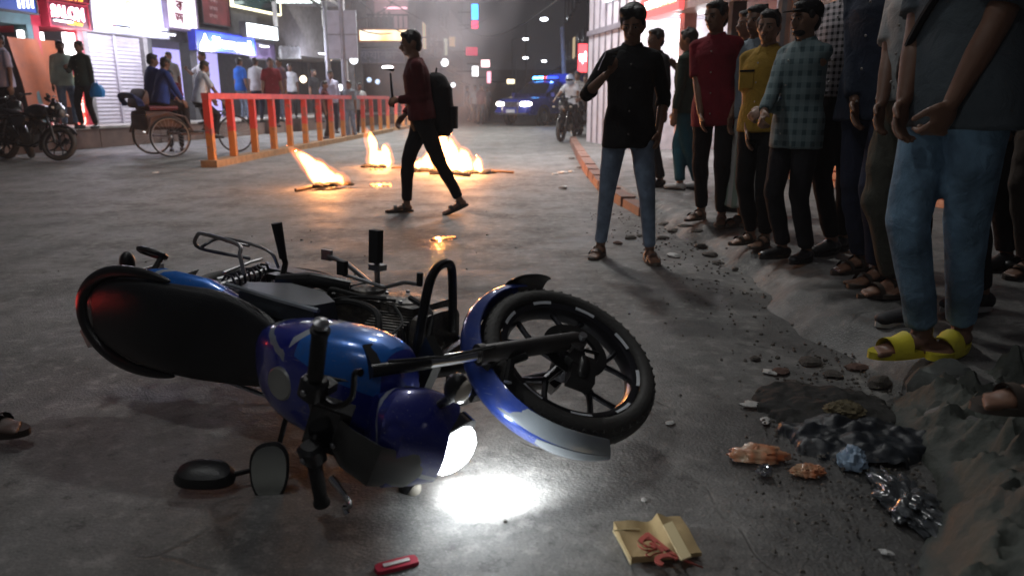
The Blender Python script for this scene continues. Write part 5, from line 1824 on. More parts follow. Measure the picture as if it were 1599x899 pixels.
far_sign('red and white lit vertical board with lines of letters beside the white column', 903, 69, 918, 113, 24, glow('redboard', (1.0, 0.10, 0.12), 2.2), M_REDF, 'ফার্মেসী', W_HOT, 0.3)
tt_ = bpy.data.objects['hanging_sign']
# street lamps (far ones in view; the row carries on past the camera, others added for light)
def street_lamp(label, x, y, h, arm, power, vis=True, size=0.35, blue=False):
    t = thing('street_lamp', label, 'street lamp', (x, y, 0), 0, 'street lamps along the road')
    MB().tube([(0, 0, 0), (0, 0, h * 0.6), (0, 0, h + 0.1)], [0.09, 0.07, 0.05], 10).build('pole', M_STEEL, t)
    MB().tube([(0, 0, h), (arm * 0.5, 0, h + 0.35), (arm, 0, h + 0.3)], [0.04, 0.035, 0.03], 8).build('arm', M_STEEL, t)
    hd = MB().box((arm, 0, h + 0.24), (0.7, 0.28, 0.12), taper=0.8).build('lamp_head', M_STEEL, t, smooth=0)
    MB().ell((arm, 0, h + 0.08), (size, size * 0.7, size * 0.45), None, 14, 9).build('lamp_glass', glow('lamp_cool', (0.88, 0.93, 1.0), 14), t)
    if power:
        L = bpy.data.lights.new('lamp_light', 'SPOT')
        L.energy = power
        L.color = (0.98, 0.98, 0.95)
        L.spot_size = rad(150)
        L.spot_blend = 0.8
        L.shadow_soft_size = size * 0.7
        o = bpy.data.objects.new('lamp_light', L)
        col.objects.link(o)
        o.location = (x + arm, y, h - 0.15)
    return t
for k, (u, v, Y, lab) in enumerate([(850, 31, 66, 'nearest street lamp visible, highest of the four above the police truck'), (821, 62, 88, 'street lamp second highest, left of the nearest one'), (821, 91, 120, 'small far street lamp, left one of the lowest pair'), (850, 96, 132, 'small far street lamp, right one of the lowest pair')]):
    p = at(u, v, Y)
    street_lamp(lab, p[0] - 1.5, Y, p[2] - 0.05, 1.5, 0, size=0.32 if k < 2 else 0.42)
street_lamp('added street lamp on an unseen pole behind the row of men, lighting the road', 2.98, 8.6, 7.2, -3.2, 600)  # added out of sight to light the middle of the road
street_lamp('street lamp beyond the railing gap, its head above the picture', -5.6, 23.5, 7.5, 2.6, 5000)
street_lamp('street lamp out of frame behind the camera to the left', -5.0, -3.5, 7.5, 2.2, 110)
street_lamp('added street lamp out of frame to the left of the fallen motorcycle, lighting the near road', -5.2, 2.6, 7.0, 2.8, 160)  # unseen lamp added to brighten the road around the motorcycle

# dark utility pole on the right
p = at(886, 105, 34)
t = thing('utility_pole', 'plain grey utility pole behind the police truck', 'pole', (p[0], p[1], 0))
MB().tube([(0, 0, 0), (-0.25, 0, at(880, 42, 34)[2])], [0.12, 0.09], 10).build('shaft', mat('pole_pale', (0.35, 0.33, 0.30), 0.7), t)

# ------------------------------------------------------------------ right side shops
M_REDW = mat('orange_red_wall', (0.45, 0.06, 0.025), 0.7, var=0.25)
a_sh0 = RF.sz(1238, 200, 0)[0]; a_sh1 = RF.sz(1345, 200, 0)[0]
t = thing('shuttered_shop', 'shop with a cream and rust slatted roller shutter behind the bystanders', 'shop', tuple(RF.pt(a_sh0, 0, PZ)))
Tm = np.eye(4); Tm[:3, 3] = -np.array(t.location)
s_lo, s_hi = min(a_sh0, a_sh1) - 1.6, max(a_sh0, a_sh1)
M_SLAT = mat('shutter_slat', (0.42, 0.33, 0.28), 0.45, 0.2, var=0.3, vscale=12, dirt=(0.26, 0.12, 0.08))
z = PZ
while z < 3.3:
    RF.box(MB(), s_lo, s_hi, z, z + 0.068, -0.03, 0.0).xf(Tm).build('slat', M_SLAT, t, smooth=0)
    RF.box(MB(), s_lo, s_hi, z + 0.068, z + 0.086, -0.05, -0.012).xf(Tm).build('slat_joint', mat('slat_joint_rust', (0.25, 0.05, 0.03), 0.7), t, smooth=0)
    z += 0.09
for aa in (s_lo - 0.12, s_hi + 0.02):
    RF.box(MB(), aa, aa + 0.10, PZ, 3.4, -0.08, 0.06).xf(Tm).build('shutter_rail', M_DARKW, t, smooth=0)
RF.box(MB(), s_lo - 0.2, s_hi + 0.2, 3.4, 6, -2.5, 0.05).xf(Tm).build('upper_wall', M_GREYW, t, smooth=0)
# dim red-orange shop next along, then the lit one
b0, b1 = s_hi + 0.14, RF.sz(1064, 150, 0)[0]
t = thing('dim_shop', 'dim shop with an orange-red wall behind the row of men', 'shop', tuple(RF.pt(b0, 0, PZ)))
Tm = np.eye(4); Tm[:3, 3] = -np.array(t.location)
RF.box(MB(), b0, b1, PZ, 2.25, -1.4, -1.2).xf(Tm).build('back_wall', M_REDW, t, smooth=0)
RF.box(MB(), b0, b1, 0.9, 1.0, -1.2, -1.15).xf(Tm).build('yellow_band', mat('yellow_band', (0.6, 0.35, 0.04), 0.6), t, smooth=0)
RF.box(MB(), b0, b1, 2.3, 2.75, -1.4, 0.25).xf(Tm).build('fascia', mat('fascia_grey', (0.28, 0.26, 0.28), 0.6), t, smooth=0)
RF.box(MB(), b0, b1, 2.75, 6, -1.4, 0.0).xf(Tm).build('upper_wall', M_DARKW, t, smooth=0)
for aa in (b0, (b0 + b1) / 2):
    RF.box(MB(), aa + 0.01, aa + 0.13, PZ, 2.3, -0.2, 0.0).xf(Tm).build('pillar', M_DARKW, t, smooth=0)
b2 = RF.sz(918, 150, 0)[0]
t = thing('lit_shop', 'brightly lit white shop with hanging bulbs behind the man in black', 'shop', tuple(RF.pt(b1, 0, PZ)))
Tm = np.eye(4); Tm[:3, 3] = -np.array(t.location)
M_WPAN = mat('white_panel', (0.62, 0.60, 0.66), 0.5, var=0.12)
def rpart(name, mb, m, p=None):
    return mb.xf(Tm).build(name, m, p or t, smooth=0)
am = b1 + (b2 - b1) * 0.42
rpart('back_wall', RF.box(MB(), b1 + 0.02, am, PZ, 2.45, -2.4, -2.2), mat('shop_inside', (0.50, 0.50, 0.52), 0.6))
rpart('side_wall', RF.box(MB(), am, am + 0.1, PZ, 2.45, -2.4, -0.02), mat('shop_inside2', (0.45, 0.45, 0.48), 0.6))
rpart('front_panel', RF.box(MB(), am + 0.11, b2, PZ, 5.2, -2.4, 0.0), M_WPAN)
for k in range(7):
    aa = am + 0.11 + k * (b2 - am - 0.11) / 7
    rpart('panel_joint', RF.box(MB(), aa, aa + 0.03, PZ, 5.2, 0.002, 0.03), mat('joint_grey', (0.25, 0.24, 0.28), 0.5))
rpart('front_band', RF.box(MB(), am + 0.11, b2, 2.35, 2.45, 0.002, 0.05), mat('joint_grey', (0.25, 0.24, 0.28), 0.5))
rpart('upper_wall', RF.box(MB(), b1, am + 0.1, 2.5, 5.2, -2.4, 0.0), M_WPAN)
rpart('door_tube', RF.box(MB(), b1 + 0.25, b1 + 0.33, 0.75, 2.25, -0.12, -0.04), glow('tube_white', (1.0, 0.96, 1.0), 5))
rpart('door_frame', RF.box(MB(), b1 + 0.02, b1 + 0.2, PZ, 2.5, -0.2, 0.0), mat('frame_pinkish', (0.45, 0.33, 0.33), 0.5))
rpart('window_strip', RF.box(MB(), b2 - 3.2, b2 - 1.2, 2.9, 4.4, 0.003, 0.05), glow('window_cyan', (0.75, 0.95, 1.0), 1.6))
for k, (u, v, lab) in enumerate([(1008, 59, 'left hanging bulb in the lit white shop'), (1026, 64, 'lower middle hanging bulb in the lit white shop'), (1037, 47, 'upper right hanging bulb in the lit white shop'), (1027, 40, 'dimmer hanging bulb behind the others in the lit white shop')]):
    p = on_line(u, v, RF.P - RF.N * 0.8, RF.D)
    bt = thing('hanging_bulb', lab, 'bulb', tuple(p), 0, 'bulbs in the lit shop')
    MB().ell((0, 0, 0), (0.055, 0.055, 0.065), None, 12, 8).build('glass', glow('bulb_hot', (0.92, 0.97, 1.0), 10), bt)
    MB().tube([(0, 0, 0.06), (0, 0, 0.5)], 0.012, 6).build('cord', M_RUBBER, bt)
L = bpy.data.lights.new('shop_light', 'POINT'); L.energy = 170; L.shadow_soft_size = 0.25; L.color = (0.97, 0.97, 1.0)
o = bpy.data.objects.new('shop_light', L); col.objects.link(o); o.location = tuple(RF.pt(b1 + 0.9, -0.5, 2.2))
wp = RF.pt(RF.sz(940, 150, 0)[0] - 1.6, 0, 0)  # unseen bracket lamp added as extra light for the mid road
t = thing('street_lamp', 'street lamp added high on the white panelled building, unseen above the picture, to light the road', 'street lamp', (wp[0], wp[1], 5.9), math.atan2(RF.N[1], RF.N[0]), 'street lamps along the road')
MB().tube([(0, 0, 0), (1.3, 0, 0.4), (2.5, 0, 0.35)], [0.045, 0.04, 0.03], 8).build('arm', M_STEEL, t)
MB().box((2.5, 0, 0.30), (0.7, 0.28, 0.12), taper=0.8).build('lamp_head', M_STEEL, t, smooth=0)
MB().ell((2.5, 0, 0.18), (0.28, 0.2, 0.12), None, 14, 9).build('lamp_glass', glow('lamp_cool', (0.88, 0.93, 1.0), 14), t)
L = bpy.data.lights.new('lamp_light', 'SPOT'); L.energy = 2000; L.color = (1.0, 0.97, 0.95); L.spot_size = rad(150); L.spot_blend = 0.8; L.shadow_soft_size = 0.25
o = bpy.data.objects.new('lamp_light', L); col.objects.link(o); o.location = tuple(wp + RF.N * 2.5 + np.array([0, 0, 5.95]))
for k, (u0, v0, Y0, u1, v1, Y1) in enumerate([(430, -40, 20, 660, 28, 40), (500, -60, 20, 700, 44, 44), (470, -10, 22, 640, -30, 36), (560, -30, 24, 760, 30, 60), (900, -20, 20, 720, 36, 60)]):
    pa, pb_ = at(u0, v0, Y0), at(u1, v1, Y1)
    t = thing('overhead_cable', ['overhead cable sagging lowest over the far stalls', 'overhead cable crossing behind the advert boards', 'overhead cable nearly level above the stalls', 'overhead cable running off down the left of the street', 'overhead cable crossing from the white building to the dark ones'][k], 'cable', tuple(pa), 0, 'cables over the street')
    MB().tube([(pb_ - pa) * q + np.array([0, 0, -1.1 * math.sin(PI * q)]) for q in np.linspace(0, 1, 12)], 0.025, 5).build('cable', M_RUBBER, t)
wl_p = RF.pt((am + b2) / 2, 0.55, 3.5)  # unseen lamp added to lift the white panels
t = thing('added_wall_lamp', 'added wall lamp, unseen above the picture, brightening the white panelled shop front', 'lamp', tuple(wl_p))
MB().tube([tuple(-RF.N * 0.55), (0, 0, 0.05)], 0.02, 8).build('arm', M_STEEL, t)
MB().lathe([(0.04, 0.08), (0.14, 0.0), (0.13, -0.01), (0.03, 0.06)], seg=18).build('shade', M_STEEL, t)
MB().ell((0, 0, -0.02), (0.06, 0.06, 0.07), None, 12, 8).build('bulb', glow('bulb_hot', (0.92, 0.97, 1.0), 10), t)
L = bpy.data.lights.new('added_wall_lamp_light', 'POINT'); L.energy = 30; L.shadow_soft_size = 0.08; L.color = (0.93, 0.9, 1.0)
o = bpy.data.objects.new('added_wall_lamp_light', L); col.objects.link(o); o.location = tuple(wl_p - np.array([0, 0, 0.14]))
ts, tx, _ = sign_box('white and red lit shop sign over the man in black', RF, 1004, -18, 1064, 23, 0.02, 0.3, glow_noise('white_red_face', (1.0, 0.97, 0.90), (1.0, 0.80, 0.70), 4, 0.6), glow('red_trim', (1.0, 0.12, 0.12), 1.2), bezel=0.13)
tx('মোবাইল', 1034, 12, 0.22, glow('red_on_white', (1.0, 0.35, 0.2), 1.5), 0, 40)

# ------------------------------------------------------------------ railing
def railing(label, u_posts, P, D):
    t = thing('railing', label, 'railing', (P[0], P[1], 0))
    T0 = np.eye(4); T0[:3, 3] = (-P[0], -P[1], 0)
    f = Fac(P, D, 1)
    aa = []
    for u in u_posts:
        a_, _z = f.sz(u, 152, 0)
        aa.append(a_)
        p = f.pt(a_, 0, 0) - np.array([P[0], P[1], 0])
        pm = MB().box((0, 0, 0.55), (0.100 + random.uniform(-0.006, 0.006), 0.105, 0.98))
        po = pm.build('post', M_POST, t, smooth=0, loc=tuple(p), rz=math.atan2(f.D[1], f.D[0]))
        po.rotation_euler = (random.uniform(-.012, .012), random.uniform(-.012, .012), math.atan2(f.D[1], f.D[0]) + random.uniform(-.06, .06))
    f.box(MB(), min(aa) - 0.06, max(aa) + 0.06, 1.041, 1.135, -0.06, 0.06).xf(T0).build('top_rail', M_RAILTOP, t, smooth=0)
    f.box(MB(), min(aa) - 0.15, max(aa) + 0.15, -0.02, 0.10, -0.13, 0.13).xf(T0).build('base_kerb', mat('rail_base', (0.30, 0.18, 0.09), 0.8, var=0.4), t, smooth=0)
    return t
m, nt, b = newmat('railing_paint')
tc = nd(nt, 'ShaderNodeTexCoord'); sx = nd(nt, 'ShaderNodeSeparateXYZ'); no = nd(nt, 'ShaderNodeTexNoise')
no.inputs['Scale'].default_value = 8
nt.links.new(tc.outputs['Object'], sx.inputs[0]); nt.links.new(nd(nt, 'ShaderNodeNewGeometry').outputs['Position'], no.inputs['Vector'])
no.inputs['Detail'].default_value = 6
no.inputs['Roughness'].default_value = 0.7
k = math_node(nt, 'GREATER_THAN', math_node(nt, 'ADD', sx.outputs[2], math_node(nt, 'MULTIPLY', no.outputs['Fac'], 0.16)), 0.60)
cc = mix_col(nt, k, (0.52, 0.20, 0.05), (0.62, 0.065, 0.05))
nt.links.new(mix_col(nt, math_node(nt, 'MULTIPLY', math_node(nt, 'GREATER_THAN', no.outputs['Fac'], 0.57), 0.65), cc, (0.2, 0.14, 0.11)), b.inputs['Base Color'])
b.inputs['Roughness'].default_value = 0.42
M_POST = m
M_RAILTOP = mat('rail_red', (0.58, 0.10, 0.09), 0.38, var=0.3, vscale=5)
railing('red and yellow painted road railing of square posts, first long section', [323, 358, 392.6, 423, 449, 473.6, 496.7, 515.5, 533.7, 551, 566, 579.7, 593, 605], (-4.8, 11.7), (0.053, 1))
railing('short farther section of red and yellow railing beyond the gap', [618, 629, 638, 647, 655], (-4.05, 25.6), (0.053, 1))
from mathutils import noise as mnoise
# ------------------------------------------------------------------ fires and torches
def fire_mat(name, col_, st):
    m = bpy.data.materials.new(name)
    m.use_nodes = True
    nt = m.node_tree
    nt.nodes.remove(nt.nodes['Principled BSDF'])
    e = nd(nt, 'ShaderNodeEmission')
    e.inputs['Color'].default_value = (*col_, 1)
    e.inputs['Strength'].default_value = st
    nt.links.new(e.outputs[0], nt.nodes['Material Output'].inputs['Volume'])
    return m
M_CHAR = mat('charred', (0.02, 0.016, 0.014), 0.9, bump=0.6, bscale=60)
FLAME = fire_mat('flame', (1.0, 0.40, 0.11), 95)
FLAME_O = fire_mat('flame_outer', (1.0, 0.24, 0.05), 6)
FLAME_S = fire_mat('flame_small', (1.0, 0.30, 0.06), 110)


def tongue(mb, p, h, w, lean=(0, 0), seed=0, n=9):
    r = np.random.default_rng(seed)
    ph = r.uniform(0, 6.28, 4)
    pts, rad_ = [], []
    for i in range(n):
        k = i / (n - 1)
        pts.append(np.array(p) + np.array([lean[0] * k * h + 0.10 * w * math.sin(5 * k + ph[0]) * 1.6 * k, lean[1] * k * h + 0.1 * w * math.sin(4 * k + ph[1]) * k, k * h]))
        rad_.append(max(0.003, w * 0.5 * (0.75 + 1.5 * k) * (1 - k) ** 0.75 * (1 + 0.18 * math.sin(9 * k + ph[2])) if k > 0.02 else w * 0.25))
    mb.tube(pts, rad_, 10)
    return mb


def flame_parts(mb, t, b):
    V = np.array(mb.v)
    me = meld(mb, 0.013, 4, fold=0.010, foldk=(22, 22, 13))
    me.materials.append(FLAME)
    fo_ = link('flame', me, t)
    c = V.mean(0)
    for k, q in enumerate((1.12, 1.35)):
        m2 = MB().add((V - [c[0], c[1], 0]) * [q, q, 1 + (q - 1) * 0.45] + [c[0], c[1], 0], mb.f)
        me = meld(m2, 0.022, 6, fold=0.014, foldk=(18, 18, 11))
        me.materials.append(FLAME_O)
        link('glow_envelope', me, fo_)
    # burnt rags at the foot
    for i in range(5):
        V_, F_ = crumple(0.07, 0.05, 0.03, 200 + i, 16, 0.5, 4)
        MB().add(V_, F_).build('burnt_rag', M_CHAR, t, loc=(random.uniform(-.2, .2), random.uniform(-.1, .1), 0), rz=random.uniform(0, 6))


def fire(label, base, tongues, light, group='small street fires'):
    b = np.array(base, float)
    t = thing('fire', label, 'fire', tuple(b), 0, group)
    mb = MB()
    for i, (dx, dy, h, w, lx) in enumerate(tongues):
        tongue(mb, (dx, dy, 0.0), h, w, (lx, 0.05), int(abs(b[0] * 100)) + i * 7)
    flame_parts(mb, t, b)
    if light:
        L = bpy.data.lights.new('flame_light', 'POINT')
        L.energy = light
        L.color = (1.0, 0.36, 0.10)
        L.shadow_soft_size = 0.12
        o = bpy.data.objects.new('flame_light', L)
        col.objects.link(o)
        o.location = (b[0], b[1] - 0.02, b[2] + 0.22)
    return t


M_WOOD = mat('bamboo_stick', (0.22, 0.14, 0.08), 0.7, var=0.4)
def stick(label, p0, p1, head=None, r=0.016):
    p0, p1 = np.array(p0, float), np.array(p1, float)
    t = thing('torch_stick', label, 'torch', tuple(p0), 0, 'dropped torches')
    d = p1 - p0
    MB().tube([(0, 0, 0), d * 0.5 + np.array([0, 0, 0.01]), d], [r, r * 1.1, r * 1.2], 28).build('stick', M_WOOD, t)
    if head:
        V, Fc = crumple(0.085, 0.06, 0.055, 5, 18, 0.3)
        MB().add(V, Fc).build('wrapped_head', M_CHAR, t, loc=tuple(d))
    return t


q0, q1 = gp(462, 297, 0.015), gp(522, 288, 0.03)
stick('bamboo torch lying nearest the camera with its wrapped head burning', q0, q1, True, 0.022)
b0_ = gp(524, 290, 0.03)
t = thing('fire', 'leaning flame on the head of the nearest torch', 'fire', tuple(b0_), 0, 'small street fires')
mb = MB()
for i, (dx, h, w, ln) in enumerate([(0.02, 0.30, 0.16, -0.9), (-0.05, 0.42, 0.17, -0.95), (-0.13, 0.40, 0.13, -0.85), (-0.2, 0.36, 0.07, -0.7), (0.08, 0.16, 0.10, -0.3), (-0.02, 0.18, 0.18, -0.4)]):
    tongue(mb, (dx, 0, 0), h, w, (ln, 0.1), 40 + i)
flame_parts(mb, t, b0_)
L = bpy.data.lights.new('flame_light', 'POINT'); L.energy = 55; L.color = (1, .36, .1); L.shadow_soft_size = 0.1
o = bpy.data.objects.new('flame_light', L); col.objects.link(o); o.location = tuple(b0_ + np.array([-0.1, -0.05, 0.22]))

fire('separate fire burning left of the walking man', gp(594, 261), [(-0.09, 0, 0.56, 0.17, -0.05), (0.08, 0, 0.36, 0.17, 0.05), (0.12, 0.05, 0.22, 0.12, 0), (-0.02, 0, 0.25, 0.22, 0)], 75)
fire('low fire between the legs of the walking man', gp(663, 267), [(-0.08, 0, 0.2, 0.13, 0), (0.03, 0, 0.30, 0.14, 0.05), (0.1, 0, 0.16, 0.1, 0.1)], 28)
fire('tallest fire right behind the walking man', gp(700, 269), [(-0.02, 0, 0.62, 0.24, -0.05), (0.09, 0.03, 0.40, 0.2, 0.05), (-0.1, 0, 0.3, 0.15, -0.1), (0.03, 0.05, 0.5, 0.2, 0)], 120)
fire('broad fire right of the tallest one', gp(722, 271), [(0.0, 0, 0.36, 0.2, 0.05), (0.08, 0, 0.26, 0.13, 0.1), (-0.1, 0, 0.22, 0.15, 0)], 50)
fire('small separate flame at the right end of the fires', gp(746, 271), [(0.0, 0, 0.27, 0.13, -0.03), (0.02, 0, 0.17, 0.13, 0)], 28)
stick('charred stick reaching right from the last small flame', gp(748, 268, 0.02), gp(803, 269, 0.02))
stick('charred stick lying left of the low fire', gp(612, 262, 0.02), gp(652, 262, 0.02))
stick('charred stick under the broad fire', gp(672, 271, 0.02), gp(735, 273, 0.02), None, 0.02)
# burning scraps on the road
for k, (u, v, n_, sp, lab) in enumerate([(594, 290.5, 5, 26, 'strip of scraps burning flat on the road left of the walking man'), (693, 374, 7, 28, 'line of glowing embers on the road in front of the walking man'), (588, 265, 3, 16, 'embers at the foot of the separate fire')]):
    p = gp(u, v, 0.004)
    t = thing('burning_scrap', lab, 'embers', tuple(p), 0, 'burning scraps')
    fm, em = MB(), MB()
    for i in range(n_):
        k_ = (i - (n_ - 1) / 2) / max(1, n_ - 1)
        q = gp(u + sp * k_, v - 3 * k_ * (1 if k == 1 else 0), 0.006) - p
        tongue(fm, q, 0.035 if k == 0 else 0.022, 0.075 if k == 0 else 0.045, (0.4, 0), i + 9, 6)
        V, Fc = crumple(0.028, 0.02, 0.008, i, 10)
        em.add(np.array(V) + q, Fc)
    o = fm.build('flame', FLAME_S, t)
    o['kind'] = 'stuff'
    o = em.build('scrap', M_CHAR, t)
    o['kind'] = 'stuff'

# smoke drifting up from the fires
sm = bpy.data.materials.new('smoke')
sm.use_nodes = True
nt = sm.node_tree
nt.nodes.remove(nt.nodes['Principled BSDF'])
pv = nd(nt, 'ShaderNodeVolumePrincipled')
pv.inputs['Color'].default_value = (0.75, 0.72, 0.78, 1)
tc = nd(nt, 'ShaderNodeTexCoord')
no = nd(nt, 'ShaderNodeTexNoise')
no.inputs['Scale'].default_value = 0.75
no.inputs['Detail'].default_value = 3
nt.links.new(tc.outputs['Object'], no.inputs['Vector'])
mr = nd(nt, 'ShaderNodeMapRange')
mr.inputs['From Min'].default_value = 0.40
mr.inputs['From Max'].default_value = 0.75
mr.inputs['To Min'].default_value = 0.0
mr.inputs['To Max'].default_value = 0.42
nt.links.new(no.outputs['Fac'], mr.inputs['Value'])
sxs = nd(nt, 'ShaderNodeSeparateXYZ')
nt.links.new(tc.outputs['Object'], sxs.inputs[0])
yy_ = math_node(nt, 'ADD', sxs.outputs[1], -11.5)
ax_ = math_node(nt, 'ADD', math_node(nt, 'MULTIPLY', yy_, -0.137), -1.1)
az_ = math_node(nt, 'ADD', math_node(nt, 'MULTIPLY', yy_, 0.56), 0.2)
ir_ = math_node(nt, 'DIVIDE', 1.0, math_node(nt, 'ADD', math_node(nt, 'MULTIPLY', yy_, 0.30), 0.5))
dx_ = math_node(nt, 'MULTIPLY', math_node(nt, 'SUBTRACT', sxs.outputs[0], ax_), ir_)
dz_ = math_node(nt, 'MULTIPLY', math_node(nt, 'SUBTRACT', sxs.outputs[2], az_), ir_)
fo_ = math_node(nt, 'MAXIMUM', math_node(nt, 'SUBTRACT', 1.0, math_node(nt, 'ADD', math_node(nt, 'MULTIPLY', dx_, dx_), math_node(nt, 'MULTIPLY', dz_, dz_))), 0.0)
nt.links.new(math_node(nt, 'MULTIPLY', mr.outputs['Result'], fo_), pv.inputs['Density'])
nt.links.new(pv.outputs[0], nt.nodes['Material Output'].inputs['Volume'])
c = np.array([-1.3, 14.5, 0])
smb = MB()
pts = [c + np.array(q) for q in [(0.2, -3.0, 0.1), (0.1, -2.0, 0.9), (-0.1, 0.0, 1.8), (-0.5, 2.5, 3.0), (-0.9, 5.0, 4.8)]]
smb.tube(pts, [0.55, 0.9, 1.5, 2.3, 3.1], 28)
smo = smb.build('smoke', sm, kind='stuff')

# ------------------------------------------------------------------ police truck
def wheel_simple(root, c, r, w, m_rim, name='wheel', rz=0.0):
    W_ = MB().lathe([(0.02, -w * 0.38), (r * 0.55, -w * 0.30), (r * 0.62, -w * 0.45), (r * 0.62, w * 0.45), (r * 0.55, w * 0.30), (0.02, w * 0.38)], axis='y', seg=24).build(name, m_rim, root, loc=c, rz=rz)
    MB().lathe([(r * 0.62, -w / 2), (r * 0.92, -w / 2), (r, -w * 0.35), (r, w * 0.35), (r * 0.92, w / 2), (r * 0.62, w / 2), (r * 0.62, -w / 2)], axis='y', seg=32, cap=False).build('tyre', M_RUBBER, W_)
    for i in range(5):
        q = 2 * PI * i / 5
        MB().box((r * 0.33 * math.cos(q), w * 0.40, r * 0.33 * math.sin(q)), (r * 0.42, 0.02, r * 0.12), rot_ax((0, 1, 0), -q)).build('spoke', M_STEEL, W_, smooth=0)
    return W_


front = at(800, 192, 30.5)
hd = rad(180 + 90 - 36)       # x axis (forward) heading
fwd = np.array([math.cos(hd), math.sin(hd)])
cen = np.array([front[0], front[1]]) - fwd * 2.5
trk = thing('police_truck', 'dark blue police pickup truck with blue beacon and headlamp lit', 'truck', (cen[0], cen[1], 0), hd)
PB = mat('police_blue', (0.03, 0.045, 0.30), 0.25, 0.2, coat=1.0, var=0.05)
PBC = mat('truck_tarp', (0.012, 0.03, 0.30), 0.7, var=0.3, bump=0.4, bscale=20)
WG = mat('truck_glass', (0.01, 0.012, 0.02), 0.08, coat=1.0)
bdy = MB()
def carsec(x, w, z0, z1, top=1.0):
    h = w / 2
    return np.array([(x, -h * 0.97, z0), (x, -h, z0 + 0.15), (x, -h, z0 + (z1 - z0) * 0.7), (x, -h * 0.92 * top, z1 - 0.03), (x, -h * 0.8 * top, z1), (x, 0, z1 + 0.02), (x, h * 0.8 * top, z1), (x, h * 0.92 * top, z1 - 0.03), (x, h, z0 + (z1 - z0) * 0.7), (x, h, z0 + 0.15), (x, h * 0.97, z0)])
bdy.ring_loft([carsec(2.48, 1.5, 0.55, 0.92), carsec(2.40, 1.68, 0.42, 1.02), (carsec(2.1, 1.78, 0.42, 1.08)), carsec(1.3, 1.80, 0.45, 1.14), carsec(1.05, 1.80, 0.45, 1.16), carsec(-2.4, 1.80, 0.5, 1.14), carsec(-2.5, 1.7, 0.55, 1.1)])
body_o = bdy.build('body', PB, trk)
cabm = MB()
cabm.ring_loft([carsec(1.22, 1.6, 1.12, 1.15), carsec(0.55, 1.56, 1.12, 1.70, 0.88), carsec(0.3, 1.56, 1.12, 1.77, 0.88), carsec(-0.75, 1.56, 1.12, 1.76, 0.88), carsec(-0.9, 1.56, 1.12, 1.70, 0.88)])
cab = cabm.build('cab', PB, trk)
# windscreen and side glass
MB().ring_loft([np.array([(1.17, -0.68, 1.18), (1.17, 0.68, 1.18), (0.62, 0.58, 1.66), (0.62, -0.58, 1.66)]), np.array([(1.20, -0.68, 1.20), (1.20, 0.68, 1.20), (0.65, 0.58, 1.68), (0.65, -0.58, 1.68)])]).build('windscreen', WG, cab, smooth=0)
for q in (-1, 1):
    for (x0, x1, x2, x3) in ((0.95, 0.52, 0.10, 0.10), (0.03, 0.03, -0.65, -0.70)):
        MB().ring_loft([np.array([(x0, q * y0, 1.18), (x1, q * (y0 - 0.07), 1.62), (x2, q * (y0 - 0.07), 1.62), (x3, q * y0, 1.18)]) for y0 in (0.77, 0.80)]).build('side_window', WG, cab, smooth=0)
    MB().box((0.98, q * 0.98, 1.22), (0.12, 0.18, 0.16)).build('wing_mirror', PB, trk)
    MB().box((-0.02, q * 0.905, 0.85), (0.015, 0.008, 0.55)).build('door_gap', M_BLACKPL, body_o, smooth=0)
    MB().box((1.0, q * 0.905, 0.85), (0.015, 0.008, 0.55)).build('door_gap', M_BLACKPL, body_o, smooth=0)
    MB().box((0.15, q * 0.92, 0.98), (0.16, 0.02, 0.03)).build('door_handle', M_CHROME, body_o, smooth=0)
    for x in (1.55, -1.65):
        wheel_simple(trk, (x, q * 0.80, 0.36), 0.36, 0.24, M_STEEL)
        ar = shell_arc(MB(), x, 0.36, 0.46, rad(5), rad(175), 0.10, 0.0, th=0.05)
        ar.xf(np.array(Matrix.Translation((0, q * 0.88, 0)))).build('wheel_arch', M_BLACKPL, body_o)
hl = [('headlamp', 0.62, glow('truck_headlamp', (1.0, 0.90, 0.78), 22)), ('headlamp', -0.62, glow('truck_headlamp_dim', (1.0, 0.9, 0.8), 8))]
for n_, y_, m_ in hl:
    MB().sect([(2.36, y_, 0.85, 0.24, 0.10), (2.50, y_ * 0.97, 0.85, 0.20, 0.085)], 16, 3.0, 'x').build(n_, m_, trk)
MB().box((2.49, 0, 0.83), (0.05, 0.72, 0.20)).build('grille', M_CHROME, trk, smooth=0)
for k in range(3):
    MB().box((2.52, 0, 0.77 + 0.06 * k), (0.02, 0.68, 0.03)).build('grille_bar', M_BLACKPL, trk, smooth=0)
MB().sect([(2.40, 0, 0.56, 0.86, 0.14), (2.60, 0, 0.56, 0.78, 0.11)], 20, 4, 'x').build('front_bumper', PB, trk)
MB().box((2.615, 0, 0.58), (0.02, 0.42, 0.12)).build('number_plate', mat('plate_white', (0.5, 0.5, 0.5), 0.5), trk, smooth=0)
MB().tube([(2.66, -0.8, 0.50), (2.68, -0.4, 0.48), (2.68, 0.4, 0.48), (2.66, 0.8, 0.50)], 0.03, 8).build('bull_bar', M_CHROME, trk)
for q in (-1, 1):
    MB().tube([(2.66, q * 0.38, 0.48), (2.66, q * 0.38, 0.95), (2.5, q * 0.38, 1.02)], 0.028, 8).build('bull_bar', M_CHROME, trk)
lb = MB().box((0.1, 0, 1.83), (0.26, 1.25, 0.07)).build('light_bar', M_BLACKPL, trk, smooth=0)
MB().sect([(-0.62, 0.1, 1.92, 0.11, 0.055), (-0.05, 0.1, 1.92, 0.11, 0.055)], 12, 3, 'y')
for y_, m_ in ((0.35, glow('beacon_dim', (0.03, 0.10, 1.0), 2.0)), (-0.35, glow('beacon_blue', (0.08, 0.40, 1.0), 14))):
    MB().box((0.1, y_, 1.91), (0.20, 0.50, 0.12), taper=0.85).build('beacon', m_, lb, smooth=0)
